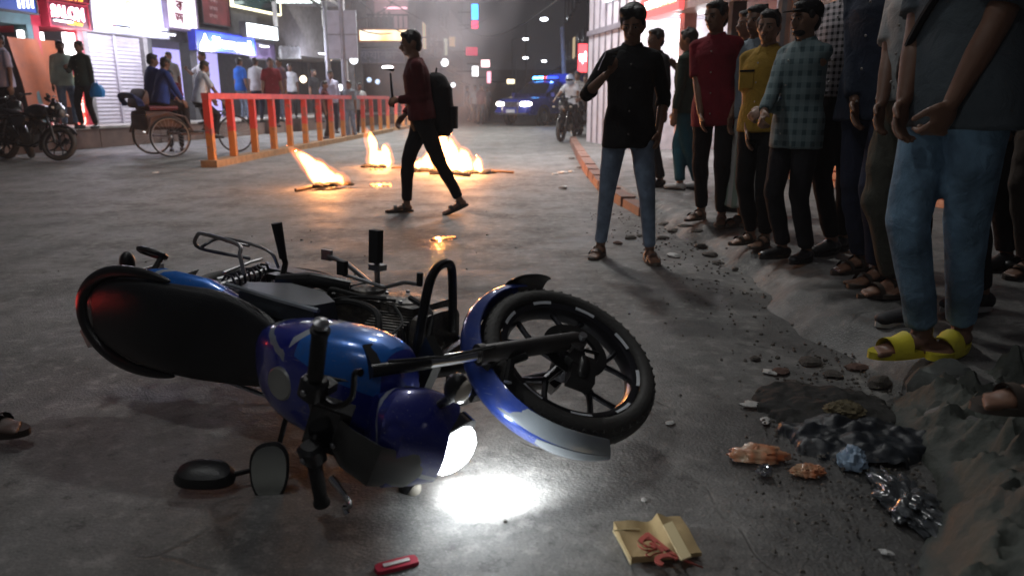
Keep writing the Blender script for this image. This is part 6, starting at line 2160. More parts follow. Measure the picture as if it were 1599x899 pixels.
MB().box((0.1, 0.0, 1.91), (0.21, 0.12, 0.12), taper=0.85).build('beacon', glow('beacon_red', (1.0, 0.08, 0.03), 1.5), lb, smooth=0)
# covered bed with hoops
cv = []
for x in (-0.95, -1.5, -2.45):
    t_ = np.linspace(0, PI, 11)
    cv.append(np.array([(x, 0.84 * math.cos(a), 1.15 + 0.95 * min(1, math.sin(a) * 1.35)) for a in t_] + [(x, -0.84, 1.1), (x, 0.84, 1.1)]))
MB().ring_loft(cv).build('tarpaulin_cover', PBC, trk)
text_mesh('POLICE', 0.22, mat('white_ink', (0.75, 0.75, 0.75), 0.5), 'lettering', trk, Matrix.Translation((-0.35, 0.915, 0.84)) @ Matrix.Rotation(PI, 4, 'Z') @ Matrix.Rotation(rad(90), 4, 'X'), 0.004, 0.006)
Lb = bpy.data.lights.new('beacon_light', 'POINT'); Lb.energy = 60; Lb.color = (0.1, 0.3, 1.0); Lb.shadow_soft_size = 0.1
o = bpy.data.objects.new('beacon_light', Lb); col.objects.link(o); o.location = (cen[0] + 0.2, cen[1] - 0.3, 2.15)

# ------------------------------------------------------------------ cycle rickshaw
rk0 = gp(252, 243)
rz = rad(43)      # heading of travel (x forward): right and away
rk = thing('cycle_rickshaw', 'old brown cycle rickshaw with two passengers in blue, seen from behind', 'rickshaw', (rk0[0], rk0[1] + 0.1, 0), rz)
M_RW = mat('rickshaw_wood', (0.10, 0.05, 0.04), 0.6, var=0.5, vscale=5, dirt=(0.05, 0.035, 0.03))
M_HOOD = mat('hood_blue', (0.015, 0.03, 0.13), 0.6, var=0.4, vscale=3, bump=0.5, bscale=12)
def cyc_wheel(root, c, r, rz_=0.0):
    w = MB().lathe([(r - 0.035, -0.012), (r - 0.02, -0.016), (r - 0.02, 0.016), (r - 0.035, 0.012), (r - 0.035, -0.012)], axis='y', seg=36, cap=False).lathe([(0.008, -0.05), (0.025, -0.04), (0.025, 0.04), (0.008, 0.05)], axis='y', seg=12).build('wheel', M_STEEL, root, loc=c, rz=rz_)
    MB().tube([((r - 0.008) * math.cos(2 * PI * i / 36), 0, (r - 0.008) * math.sin(2 * PI * i / 36)) if False else np.array([(r - 0.008) * math.cos(2 * PI * i / 36), 0, (r - 0.008) * math.sin(2 * PI * i / 36)]) for i in range(37)], 0.019, 8, cap=False).build('tyre', M_RUBBER, w)
    sp = MB()
    for i in range(24):
        q = 2 * PI * i / 24
        sp.tube([(0.02 * math.cos(q + 1.2), 0.03 * (-1) ** i, 0.02 * math.sin(q + 1.2)), ((r - 0.03) * math.cos(q), 0, (r - 0.03) * math.sin(q))], 0.0028, 4)
    o = sp.build('spokes', M_STEEL, w)
    o['kind'] = 'stuff'
    return w
for q in (-1, 1):
    cyc_wheel(rk, (0, q * 0.5, 0.36), 0.36)
    MB().tube([(-0.40, q * 0.5, 0.42), (-0.30, q * 0.5, 0.72), (0, q * 0.5, 0.80), (0.30, q * 0.5, 0.72), (0.42, q * 0.5, 0.45)], [0.02] * 5, 6).build('mudguard', M_RW, rk)
cyc_wheel(rk, (1.45, 0, 0.36), 0.36)
MB().tube([(0, -0.5, 0.36), (0, 0.5, 0.36)], 0.018, 8).build('axle', M_STEEL, rk)
MB().sect([(-0.38, 0, 0.62, 0.42, 0.10), (-0.36, 0, 0.66, 0.46, 0.18), (0.0, 0, 0.66, 0.47, 0.18), (0.25, 0, 0.60, 0.45, 0.10)], 20, 5, 'x').build('seat_box', M_RW, rk)
MB().sect([(-0.28, 0, 0.88, 0.42, 0.05), (0.22, 0, 0.88, 0.42, 0.05)], 20, 4, 'x').build('seat', mat('seat_red', (0.14, 0.02, 0.03), 0.6), rk)
MB().box((0.45, 0, 0.40), (0.42, 0.80, 0.04)).build('foot_board', M_RW, rk, smooth=0)
MB().box((-0.36, 0, 0.74), (0.03, 0.86, 0.06)).build('rear_trim', M_CHROME, rk, smooth=0)
fr = MB()
fr.tube([(0.25, 0, 0.45), (0.95, 0, 0.42), (0.80, 0, 0.85)], 0.02, 8).tube([(0.95, 0, 0.42), (1.28, 0, 0.85), (1.45, 0, 0.36)], 0.018, 8).tube([(0.80, 0, 0.82), (1.27, 0, 0.80)], 0.018, 8).tube([(1.28, 0, 0.85), (1.24, 0, 1.02)], 0.016, 8)
fr.build('frame', M_BLACKMETAL, rk)
MB().tube([(1.12, -0.28, 1.0), (1.22, -0.20, 1.05), (1.25, 0, 1.02), (1.22, 0.20, 1.05), (1.12, 0.28, 1.0)], 0.012, 8).build('handlebar', M_CHROME, rk)
MB().ell((0.80, 0, 0.90), (0.13, 0.09, 0.035)).build('saddle', M_BLACKPL, rk)
MB().lathe([(0.01, -0.01), (0.09, -0.01), (0.09, 0.01), (0.01, 0.01)], (0.95, 0.05, 0.42), 'y', 18).build('chainwheel', M_STEEL, rk)
MB().sect([(-0.40, 0, 0.98, 0.43, 0.10), (-0.33, 0, 1.06, 0.44, 0.17), (-0.28, 0, 1.06, 0.43, 0.15)], 22, 4, 'x').build('seat_back', M_RW, rk)
fold_ = MB()
for k in range(4):
    fold_.tube(bend([(-0.38 - 0.03 * k, -0.44, 0.92), (-0.46 - 0.03 * k, -0.40, 1.06 + 0.02 * k), (-0.46 - 0.03 * k, 0.40, 1.06 + 0.02 * k), (-0.38 - 0.03 * k, 0.44, 0.92)]), 0.02, 6)
o = fold_.build('folded_hood', M_HOOD, rk)

# ------------------------------------------------------------------ people
def man(label, feet, z, heading, h=None, top=None, wr=None, wl=None, fa=(0, 0), tilt=(0, 0), fz=(0, 0), Y=None, **k):
    """feet = photo positions of the right and left ankle-bottoms; wr/wl = (u, v, depth relative to the feet)"""
    F_ = []
    for i, (u, v) in enumerate(feet):
        F_.append(at(u, v, Y + (0.06 if i else 0)) * [1, 1, 0] + [0, 0, z] if Y else gp(u, v, z))
    c = (F_[0] + F_[1]) / 2
    a = rad(heading)
    Ri = rotz(-a)
    if h is None:
        h = at(top[0], top[1], c[1])[2] - z
    s = h / 1.72
    ft = []
    for i, f in enumerate(F_):
        l = Ri @ (f - c)
        # toes reach forward of the ankle
        l = l + np.array([0, 0.09, 0]) * s
        ft.append((l[0] / s, l[1] / s, fa[i], fz[i], tilt[i]))
    def loc_(w):
        if w is None:
            return None
        p = at(w[0], w[1], c[1] + w[2]) - c
        return tuple((Ri @ p) / s)
    return person(label, tuple(c), heading, h, feet=ft, wr=loc_(wr), wl=loc_(wl), **k)


CROWD = 'bystanders lined up along the pavement'
BG = 'people in front of the far shops'
# walking man
wm = man('man in dark maroon shirt striding left past the fires with a backpack', [(622, 331), (706, 333)], 0, -78, top=(643, 47), wl=(622, 157, -0.05), wr=(632, 180, 0.15),
         shirt=C_MAROON2, trousers=C_BLACK, shoe='sandal', fa=(0, 8), tilt=(0, 20), fz=(0, 0.03), sleeve='long', vox=0.010, lean=6, hem=0.90, curl=(0.5, 1.3), collar=False, loose=1.0, build=1.06)
bp = MB()
pc = at(687, 163, 7.10)
bt = thing('backpack', 'black backpack bulging on the back of the walking man', 'backpack', tuple(pc))
bp.sect([(-0.29, 0, 0, 0.075, 0.12), (-0.24, 0.01, 0, 0.11, 0.15), (-0.05, 0.01, 0, 0.12, 0.16), (0.15, 0, 0, 0.12, 0.15), (0.25, -0.02, 0, 0.08, 0.12), (0.285, -0.03, 0, 0.04, 0.06)], 18, 2.8)
me = meld(bp, 0.012, 3, fold=0.006); me.materials.append(C_BLACK); link('bag', me, bt)
MB().sect([(-0.22, 0.12, 0, 0.045, 0.11), (-0.02, 0.13, 0, 0.04, 0.11)], 14, 3).build('pocket', C_DARK, bt)
for q in (-1, 1):
    MB().tube([(-0.10, q * 0.10, -0.20), (-0.22, q * 0.17, -0.05), (-0.26, q * 0.15, 0.12), (-0.14, q * 0.10, 0.25), (-0.06, q * 0.07, 0.24)], 0.014, 6).build('strap', C_DARK, bt)
MB().tube([(-0.03, -0.03, 0.27), (-0.02, 0, 0.32), (-0.03, 0.03, 0.27)], 0.008, 6).build('carry_loop', C_DARK, bt)
hp_ = at(614, 150, 6.98)
st_ = thing('selfie_stick', 'dark stick with a small bright oval lamp held up by the walking man', 'selfie stick', tuple(hp_))
MB().tube([(0.0, 0, -0.10), (-0.015, 0, 0.2)], [0.013, 0.009], 28).build('handle', M_BLACKPL, st_)
hdp = MB().sect([(-0.012, 0, 0, 0.05, 0.045), (0.012, 0, 0, 0.055, 0.05)], 16, 2.2).xf(np.array(Matrix.Translation((-0.03, 0, 0.235)) @ Matrix.Rotation(0.2, 4, 'Y'))).build('lamp_body', M_BLACKPL, st_)
MB().ell((-0.035, -0.02, 0.25), (0.055, 0.04, 0.016)).build('light', glow('oval_lamp', (1.0, 0.92, 0.95), 6), hdp)

# man in black
man('young man in black shirt and grey-blue jeans standing apart and looking at his phone', [(937, 402), (1014, 410)], 0.0, -10, top=(975, 10), wr=(946, 118, -0.20), wl=(1029, 205, -0.02),
    shirt=C_BLACK, trousers=C_JEANS, shoe='sandal', fa=(-15, 14), sleeve='rolled', vox=0.0085, hair='bushy', head_yaw=-8, head_pitch=14, hem=0.80, build=0.95, curl=(1.0, 0.5), loose=0.86,
    hint_r=(-0.7, 0.3, -0.9), skin=M_SKIN, hand_n={-1: ((0.1, -0.5, 1.0), (1, 0.0, 0.3))})
ph = at(949, 97, 4.52)
pt_ = thing('phone', 'dark phone held up in the hand of the man in black', 'phone', tuple(ph), rad(15))
PR = rot_ax((1, 0, 0), 0.9)
MB().box((0, 0, 0), (0.072, 0.008, 0.15), PR).build('case', M_BLACKPL, pt_)
MB().box(PR @ np.array([0, 0.0052, 0]), (0.066, 0.0016, 0.142), PR).build('screen', glow('phone_screen', (0.5, 0.6, 0.8), 0.5), pt_, smooth=0)
MB().box(PR @ np.array([0.02, -0.005, 0.055]), (0.022, 0.003, 0.022), PR).build('camera_bump', M_GLASS_D, pt_, smooth=0)

man('man in dark shirt and teal jeans turned away toward the lit shop', [(1050, 296), (1078, 296)], PZ, -125, top=(1076, 45), shirt=C_DGREEN, trousers=C_TEAL, shoe='shoe', shoe_m=M_WSHOE, vox=0.012, sleeve='long', wr=(1060, 110, 0.15), group=CROWD, loose=1.1)
man('dim figure in dark clothes half hidden behind the man in black', [(1008, 290), (1022, 292)], PZ, -60, h=1.62, shirt=C_DARK, trousers=C_DARK, vox=0.014, sleeve='long', group=CROWD)
man('thin young man in maroon polo shirt with hands by his sides', [(1090, 344), (1122, 352)], PZ, -30, top=(1128, 1), shirt=C_MAROON, trousers=C_BLACK, shoe='sandal', vox=0.0095, wr=(1097, 212, -0.12), wl=(1144, 205, 0.0),
    group=CROWD, hem=0.78, fa=(-20, 10), build=1.0, head_yaw=-22, lean_side=-3, collar=True, skin=M_SKIN, loose=0.95)
man('bystander in a dark top seen only as a head between the maroon and mustard shirts', [(1138, 330), (1160, 330)], PZ, -75, top=(1152, 15), shirt=C_DARK, trousers=C_BLACK, vox=0.013, sleeve='long', group=CROWD)
man('man in grey-blue tee and striped pale lungi behind the mustard shirt', [(1148, 352), (1172, 352)], PZ, -55, top=(1176, 8), shirt=C_GREYBLUE, trousers=None, lungi=C_LUNGI, shoe='slides', vox=0.011, wr=(1138, 215, -0.05),
    group=CROWD, hem=0.86, skin=M_SKIN)
man('young man in mustard yellow shirt with a dark chest pocket line', [(1163, 382), (1186, 386)], PZ, -45, top=(1186, 16), shirt=C_YELLOW, trousers=C_BLACK, shoe='sandal', vox=0.009, wr=(1168, 222, -0.05), wl=(1206, 225, 0.0),
    group=CROWD, hem=0.86, sleeve='short', head_yaw=10, skin=M_SKIN2, fa=(-20, 0), pocket=C_BLACK)
man('man in teal check shirt and black cap with his hands joined', [(1207, 404), (1244, 410)], PZ, -62, top=(1236, 0), shirt=C_CHECKT, trousers=C_DARK, shoe='shoe', shoe_m=M_BLACKPL, vox=0.009, wr=(1192, 180, -0.16), wl=(1198, 172, 0.02),
    group=CROWD, hem=0.78, sleeve='long', cap_m=C_BLACK, beard=True, skin=M_SKIN2, fa=(-10, 10), curl=(1.0, 1.0), head_yaw=-5)
man('man in black and white gingham shirt and black formal shoes', [(1283, 398), (1300, 392)], PZ, -58, h=1.72, shirt=C_CHECKBW, trousers=C_BLACK, shoe='shoe', shoe_m=M_BLACKPL, vox=0.0095, group=CROWD, hem=0.93, sleeve='rolled', loose=0.92, build=1.08,
    skin=M_SKIN, head_pitch=8, wr=(1262, 150, 0.0), wl=(1310, 190, 0.1))
man('man in buttoned dark navy shirt and navy trousers beside the gingham shirt', [(1325, 425), (1352, 446)], PZ, -62, h=1.74, shirt=C_NAVY, trousers=C_NAVYP, shoe='sandal', vox=0.0095, group=CROWD, hem=0.80, sleeve='long', loose=1.08, build=1.15, skin=M_SKIN,
    wr=(1335, 190, -0.08), wl=(1375, 200, 0.05))
man('man in short white sleeves and olive knee-length shorts over pale trousers', [(1372, 462), (1404, 462)], PZ, -70, h=1.70, shirt=C_LGREY, trousers=C_OLIVE, shoe='sandal', vox=0.0095, group=CROWD, hem=0.92, loose=1.2, skin=M_SKIN,
    wr=(1366, 232, -0.12), wl=(1420, 240, 0.1))
man('man in dark clothes and black white-soled sneakers behind the slate tee', [(1400, 508), (1500, 494)], PZ - 0.02, -80, h=1.72, shirt=C_DARK, trousers=C_DARK, shoe='shoe', shoe_m=M_SNEAK, vox=0.010, group=CROWD, sleeve='long', skin=M_SKIN,
    wr=(1440, 250, 0.2), wl=(1560, 250, 0.3), loose=0.9)
man('tall man in slate grey tee, baggy washed jeans and bright yellow slides', [(1408, 556), (1470, 549)], PZ, -68, h=1.76, shirt=C_GREYT, trousers=C_JEANS2, shoe='slides', shoe_m=mat('yellow_foam', (0.72, 0.62, 0.04), 0.55), vox=0.008, group=CROWD,
    hem=0.80, loose=1.04, wr=(1393, 258, -0.05), wl=(1478, 178, -0.16), skin=M_SKIN, fa=(-8, 14), build=1.08, belly=1.08, curl=(0.5, 1.2), hint_l=(0.8, 0.5, -0.3), strap=C_BLACK, collar=False)
man('man in pale grey top and brown trousers at the right edge of the picture', [(1590, 432), (1640, 436)], PZ, -60, h=1.72, shirt=C_LGREY, trousers=C_BROWN, shoe='sandal', vox=0.0105, group=CROWD, hem=0.90, loose=1.15, skin=M_SKIN)
man('bystander in black at the right edge behind the slate tee', [(1555, 420), (1585, 420)], PZ, -60, h=1.70, shirt=C_BLACK, trousers=C_DARK, vox=0.012, group=CROWD, skin=M_SKIN, sleeve='long')
man('person outside the frame whose sandalled foot rests on the rubble heap', [(1590, 640), (1760, 600)], 0.27, -88, h=1.7, shirt=C_DARK, trousers=C_BLACK, shoe='sandal', vox=0.010, skin=M_SKIN, group=CROWD)
man('person outside the frame whose dark sandalled foot enters at the left edge', [(-230, 640), (-6, 694)], 0.0, 84, h=1.68, shirt=C_DARK, trousers=C_BLACK, shoe='sandal', vox=0.010, skin=mat('skin_dark', (0.06, 0.032, 0.022), 0.6), lean=-3)

# left and far people
def bgman(label, u, vtop, Y, z, heading, shirt, trousers, h=None, vox=0.02, **k):
    p = at(u, 150, Y)
    x = p[0]
    if h is None:
        h = max(1.5, min(1.82, at(u, vtop, Y)[2] - z))
    s = h / 1.72
    k.setdefault('feet', [(-0.10, random.uniform(-0.12, 0.1), -8), (0.10, random.uniform(-0.1, 0.12), 8)])
    return person(label, (x, Y, z), heading, h, shirt=shirt, trousers=trousers, vox=vox, group=BG, **k)


bgman('man in lilac-white shirt cut by the left edge with an arm raised', 12, 52, 14.0, PLZ - 0.1, -30, C_LILAC, C_DARK, wr=(-0.1, -0.35, 1.45), skin=M_SKIN, vox=0.016)
bgman('bearded man in pale green shirt and jeans before the salon', 105, 68, 15.6, PLZ, 40, C_PALEG, C_JEANS, sleeve='long', wl=(0.30, -0.25, 1.15), vox=0.016, beard=True, h=1.72)
bgman('man in dark green shirt looking down beside the pale green shirt', 134, 70, 15.4, PLZ, -10, C_DGREEN, C_DARK, sleeve='long', wr=(-0.1, -0.32, 1.2), vox=0.016, h=1.70)
bgman('dim man deep in the salon doorway', 78, 74, 17.3, PLZ, 0, C_DARK, C_DARK, h=1.66)
p = at(152, 142, 15.2)
t = thing('plastic_bag', 'bright blue plastic bag hanging beside the dark green shirt', 'bag', tuple(p))
V, Fc = crumple(0.12, 0.08, 0.18, 12, 20, 0.3)
MB().add(np.array(V) - [0, 0, 0.12], Fc).build('bag', mat('blue_plastic', (0.03, 0.30, 0.75), 0.4), t)
MB().tube([(-0.04, 0, 0.08), (-0.02, 0, 0.2), (0.02, 0, 0.2), (0.04, 0, 0.08)], 0.008, 5).build('handles', _mats['blue_plastic'], t)
def on_rk(x, y, z):
    return np.array(rk.location) + rotz(rz) @ np.array([x, y, 0]) + [0, 0, z]
# puller and passenger on the rickshaw
pr_ = on_rk(0.78, 0.0, 0.0)
person('rickshaw puller in pale grey shirt seated on the saddle', (pr_[0], pr_[1], 0), math.degrees(rz) + 90, 1.62, shirt=C_WHITE, trousers=C_DARK, seat=0.93, lean=14, feet=[(-0.12, -0.22, 0, 0.30), (0.12, -0.10, 0, 0.42)], wr=(-0.25, -0.42, 1.02), wl=(0.25, -0.42, 1.02), vox=0.015, group=BG)
C_RKB = cloth('deep_blue_cloth', (0.020, 0.045, 0.19))
for k, y_ in enumerate((0.20, -0.20)):
    ps_ = on_rk(0.0, y_, 0.0)
    person(['rickshaw passenger in deep blue seated on the left of the pair', 'rickshaw passenger in deep blue seated on the right of the pair'][k], (ps_[0], ps_[1], 0), math.degrees(rz) + 90, (1.78, 1.66)[k], shirt=C_RKB, trousers=C_DARK, seat=0.93, lean=(4, 12)[k], feet=[(-0.12, -0.42, 0, 0.42), (0.12, -0.42, 0, 0.42)], wr=(-0.25, -0.34, 1.02), wl=(0.25, -0.34, 1.02), vox=0.016, group=BG, build=(1.3, 1.2)[k], belly=1.15, sleeve='long', head_yaw=(0, 20)[k])
bgman('person in dark red standing beyond the rickshaw passengers', 268, 78, 15.6, 0, 30, C_MAROON, C_DARK, h=1.62)
bgman('man in white shirt with a phone in front of the lit glass shop', 322, 84, 18.2, PLZ, -40, C_WHITE, C_DARK, wr=(-0.15, -0.35, 1.3), h=1.66)
bgman('bespectacled man in grey behind the rickshaw puller', 270, 88, 17.6, PLZ, 10, C_LGREY, C_DARK, h=1.62)
bgman('man in royal blue shirt and pale jeans facing the bank doors', 378, 90, 20.0, PLZ, 150, C_BLUE, C_JEANS, h=1.62, sleeve='short')
bgman('man in white shirt beside the royal blue shirt', 403, 96, 19.6, PLZ, 170, C_WHITE, C_NAVYP, h=1.60)
bgman('man in faded maroon tee behind the railing', 426, 94, 19.0, PLZ - 0.1, 30, C_MAROON, C_NAVY, h=1.66, build=1.1)
bgman('man in plum shirt next to the faded maroon tee', 440, 98, 20.2, PLZ, -30, cloth('plum_cloth', (0.12, 0.07, 0.10)), C_JEANS, h=1.62)
bgman('man in white shirt standing in the open clothes shop', 456, 108, 23.5, PLZ, 10, C_WHITE, C_DARK, h=1.62)
bgman('dark figure leaning at the clothes shop post', 492, 104, 25.0, 0.3, 60, C_DARK, C_DARK, h=1.68)
bgman('man in pale blue shirt with a hand on his hip behind the railing', 518, 108, 21.5, 0.1, 25, C_LILAC, C_NAVYP, h=1.72, wr=(-0.22, -0.05, 0.98), sleeve='rolled')
bgman('man in grey striped shirt and jeans behind the middle of the railing', 546, 124, 20.5, 0.0, -20, C_GREYBLUE, C_JEANS, h=1.52)
bgman('person in dark red bending near the middle of the railing', 508, 128, 20.0, 0.0, 90, C_MAROON2, C_DARK, h=1.5)
bgman('person in grey shirt half hidden right of the striped shirt', 562, 138, 22.5, 0.0, 10, C_LGREY, C_DARK, h=1.5)
for k, (u, vt, Y, c_, lab) in enumerate([(752, 126, 33, C_MAROON2, 'person in dark red waiting nearest left of the police truck'), (742, 124, 35, C_LGREY, 'person in pale grey waiting left of the police truck'), (730, 122, 37, C_DARK, 'dark figure waiting in the smoke'), (761, 130, 38, C_DARK, 'dark figure beyond the person in dark red')]):
    bgman(lab, u, vt, Y, 0, (-20, 30, 80, 0)[k], c_, C_DARK, h=1.66, vox=0.03)
for k, (u, c_) in enumerate([(583, C_DARK), (592, C_MAROON2), (601, C_DARK), (609, C_NAVY)]):
    q = at(u, 38, 34.0)
    person(['onlooker in dark clothes first from the left on the balcony', 'onlooker in dark red on the balcony', 'onlooker in black third from the left on the balcony', 'onlooker in navy last on the right of the balcony'][k], (q[0], 34.0, 3.45), 0, 1.25, shirt=c_, trousers=C_DARK, vox=0.035, group='onlookers on the balcony', face=False)

# ------------------------------------------------------------------ other motorcycles
pb = at(62, 225, 13.2)
pbk = thing('parked_motorcycle', 'black motorcycle parked on its stand at the left edge in front of the salon', 'motorcycle', (pb[0] - 0.1, 13.1, 0.0), rad(-22))
make_bike(pbk, rad(25), PAL_D, False)
pbk.rotation_euler = (rad(-9), 0, rad(-22))
pb2 = thing('parked_motorcycle', 'second dark motorcycle parked behind the first at the left edge', 'motorcycle', (-9.3, 13.9, 0.0), rad(-32))
make_bike(pb2, rad(-20), PAL_D, False)
rb_ = gp(876, 222)
rbk = thing('ridden_motorcycle', 'motorcycle with a helmeted rider coming toward the camera beside the police truck', 'motorcycle', (rb_[0] + 0.25, rb_[1] + 0.55, 0), rad(-112))
make_bike(rbk, rad(0), PAL_D, False)
ro = np.array([rb_[0] + 0.25, rb_[1] + 0.55, 0])
rd = person('motorcycle rider in pale shirt and white-blue helmet', tuple(ro + rotz(rad(-112)) @ np.array([-0.18, 0, 0])), -22, 1.68, shirt=C_WHITE, trousers=C_DARK, seat=0.80, lean=8, feet=[(-0.2, -0.15, 0, 0.24), (0.2, -0.15, 0, 0.24)], wr=(-0.3, -0.5, 1.06), wl=(0.3, -0.5, 1.06), vox=0.018, group=BG, hair=None)
hp2 = ro + rotz(rad(-112)) @ np.array([0.00, 0, 0]) + [0, 0, 1.50]
hm = thing('helmet', 'white-blue helmet on the motorcycle rider', 'helmet', tuple(hp2), rad(-22))
MB().ell((0, 0.01, 0.02), (0.125, 0.15, 0.135)).build('shell', mat('helmet_blue', (0.35, 0.45, 0.6), 0.3, coat=0.8), hm)
MB().ell((0, -0.05, 0.01), (0.105, 0.105, 0.05)).build('visor', M_GLASS_D, hm)
person('pillion passenger in checked pale shirt behind the helmeted rider', tuple(ro + rotz(rad(-112)) @ np.array([-0.62, 0, 0])), -22, 1.66, shirt=check_mat('pale_check', (0.35, 0.33, 0.32), (0.2, 0.18, 0.18), (0.5, 0.48, 0.46), 0.08), trousers=C_DARK, seat=0.86, feet=[(-0.2, -0.1, 0, 0.36), (0.2, -0.1, 0, 0.36)], wr=(-0.2, -0.3, 1.1), wl=(0.2, -0.3, 1.1), vox=0.018, group=BG)
bgman('man in pale shirt standing right of the motorcycle riders', 903, 136, 20.5, 0, 20, C_LGREY, C_DARK, h=1.55)
bgman('man in dark clothes by the right kerb behind the riders', 915, 128, 22.5, 0.1, -30, C_DARK, C_BLACK, h=1.62)

# ------------------------------------------------------------------ rubbish and rubble
M_KRAFT = mat('kraft_paper', (0.46, 0.33, 0.16), 0.8, var=0.12, vscale=18, bump=0.2)
M_KRAFT2 = mat('kraft_light', (0.62, 0.50, 0.28), 0.8, var=0.08)
def quad_at(us, z=0.006):
    return [gp(u, v, z) for u, v in us]
A, Bq, Cq, Dq = quad_at([(958, 828), (986, 880), (1096, 868), (1062, 814)])
o0 = A.copy()
t = thing('paper_bag', 'flattened brown paper bag with red print lying in the headlamp light', 'paper bag', tuple(o0))
n = 14
top_, bot_ = [], []
for i in range(n + 1):
    k = i / n
    hgt = 0.016 + 0.022 * math.exp(-((k - 0.66) / 0.07) ** 2) + 0.010 * math.exp(-((k - 0.0) / 0.08) ** 2) + 0.006 * math.sin(9 * k)
    row_t, row_b = [], []
    for j in range(6):
        l = j / 5
        p = (A * (1 - k) + Dq * k) * (1 - l) + (Bq * (1 - k) + Cq * k) * l - o0
        row_t.append((p[0], p[1], hgt * (1 - 0.35 * l) + 0.003 * math.sin(7 * l + 5 * k)))
        row_b.append((p[0], p[1], 0.001))
    top_.append(np.array(row_t + row_b[::-1]))
MB().ring_loft(top_).build('bag', M_KRAFT, t, smooth=50)
F0, F1, F2, F3 = [p - o0 for p in quad_at([(1036, 821), (1064, 876), (1080, 870), (1050, 815)], 0.045)]
MB().ring_loft([np.array([F0, F1, F2, F3]), np.array([F0, F1, F2, F3]) + (0, 0, 0.004)]).build('folded_flap', M_KRAFT2, t, smooth=0)
for (pa, pb_) in (((958, 828), (986, 880)), ((958, 828), (1000, 826))):
    e0, e1 = gp(*pa, 0.030) - o0, gp(*pb_, 0.026) - o0
    MB().tube([e0, (e0 + e1) / 2 + [0, 0, 0.002], e1], 0.0022, 5).build('torn_edge', M_KRAFT2, t)
tp = gp(1021, 852, 0.047) - o0
for k, (body_, dx, dy) in enumerate([('জে', 0.0, 0.0)]):
    Mx = Matrix.Translation((tp[0] + dx, tp[1] + dy, 0.034)) @ Matrix.Rotation(rad(-62), 4, 'Z')
    text_mesh(body_, 0.085 if k == 0 else 0.08, mat('red_ink', (0.42, 0.07, 0.05), 0.7), 'lettering', t, Mx, 0.002, 0.003)

t = thing('packet', 'small torn red packet with a white stripe at the bottom edge', 'packet', tuple(gp(620, 883)), rad(24))
MB().sect([(0.0, 0, 0, 0.052, 0.020), (0.008, 0, 0, 0.050, 0.018)], 12, 5).build('packet', mat('red_packet', (0.45, 0.02, 0.05), 0.4), t)
MB().box((0, 0, 0.0095), (0.062, 0.012, 0.002)).build('label', mat('white_paper', (0.6, 0.58, 0.56), 0.6), t, smooth=0)

def lump(name, label, cat, u, v, rx, ry, rz_, m, seed, z=0.0, amp=0.5, n=26, k=3.5, Yr=0, sm=25):
    V, Fc = crumple(rx, ry, rz_, seed, n, amp, k)
    o = MB().add(V, Fc).build(name, m, None, loc=tuple(gp(u, v, z)), rz=rad(Yr), smooth=sm)
    o['label'] = label
    o['category'] = cat
    return o
M_ORW = mat('orange_wrapper', (0.50, 0.13, 0.04), 0.3, var=0.5, vscale=25, dirt=(0.55, 0.42, 0.28), coat=0.6)
lump('food_wrapper', 'larger crumpled orange food wrapper on the dark road', 'wrapper', 1184, 714, 0.062, 0.030, 0.022, M_ORW, 3, amp=0.45, k=5, n=44, sm=60)
lump('food_wrapper', 'smaller crumpled orange wrapper right of the larger one', 'wrapper', 1262, 738, 0.036, 0.020, 0.014, M_ORW, 4, amp=0.6, k=7, n=40, sm=40)
lump('foil_scrap', 'shiny scrap of foil under the larger orange wrapper', 'foil', 1194, 738, 0.014, 0.012, 0.014, M_CHROME, 5, amp=0.8, k=6)
lump('crumpled_paper', 'crumpled pale blue paper ball by the black rubbish', 'paper', 1330, 727, 0.027, 0.025, 0.032, mat('blue_paper', (0.30, 0.40, 0.52), 0.7, var=0.3, vscale=30), 6, amp=0.6, k=5)
def soft_sheet(label, u, v, rx, ry, h, m, seed):
    n = 64
    V, FF = [], []
    for j in range(n):
        for i in range(n):
            x, y = (i / (n - 1) * 2 - 1), (j / (n - 1) * 2 - 1)
            rr_ = math.hypot(x, y) * (1 + 0.30 * mnoise.noise(Vector((math.atan2(y, x) * 1.6, seed, 0.5))) + 0.12 * mnoise.noise(Vector((x * 6, y * 6, seed))))
            k = max(0.0, 1 - rr_ ** 3)
            z = h * (k ** 0.6) * (0.45 + 0.9 * abs(mnoise.fractal(Vector((x * 1.9, y * 1.5, seed)), 1.1, 2.1, 4))) - (0.012 if k <= 0 else 0.0)
            V.append((x * rx, y * ry, z))
    FF = [(j * n + i, j * n + i + 1, (j + 1) * n + i + 1, (j + 1) * n + i) for j in range(n - 1) for i in range(n - 1)]
    o = MB().add(V, FF).build('rubbish_bag', m, None, loc=tuple(gp(u, v)), smooth=80)
    o['label'] = label
    o['category'] = 'bag'
soft_sheet('torn black plastic rubbish bag spilling against the heap', 1345, 688, 0.24, 0.17, 0.055, mat('black_bag', (0.013, 0.017, 0.023), 0.5, bump=0.4, bscale=20), 3.3)
soft_sheet('flattened dark bag between the yellow slides and the rubbish', 1285, 632, 0.24, 0.21, 0.035, mat('black_bag2', (0.022, 0.021, 0.019), 0.85, bump=0.6, bscale=30), 8.1)
lump('food_scraps', 'small heap of tan food scraps on the dark bag', 'scraps', 1318, 645, 0.05, 0.035, 0.025, mat('tan_scraps', (0.16, 0.13, 0.07), 0.8, var=0.5, vscale=30, bump=0.5), 9, z=0.02, amp=0.45, k=7, n=40, sm=50)
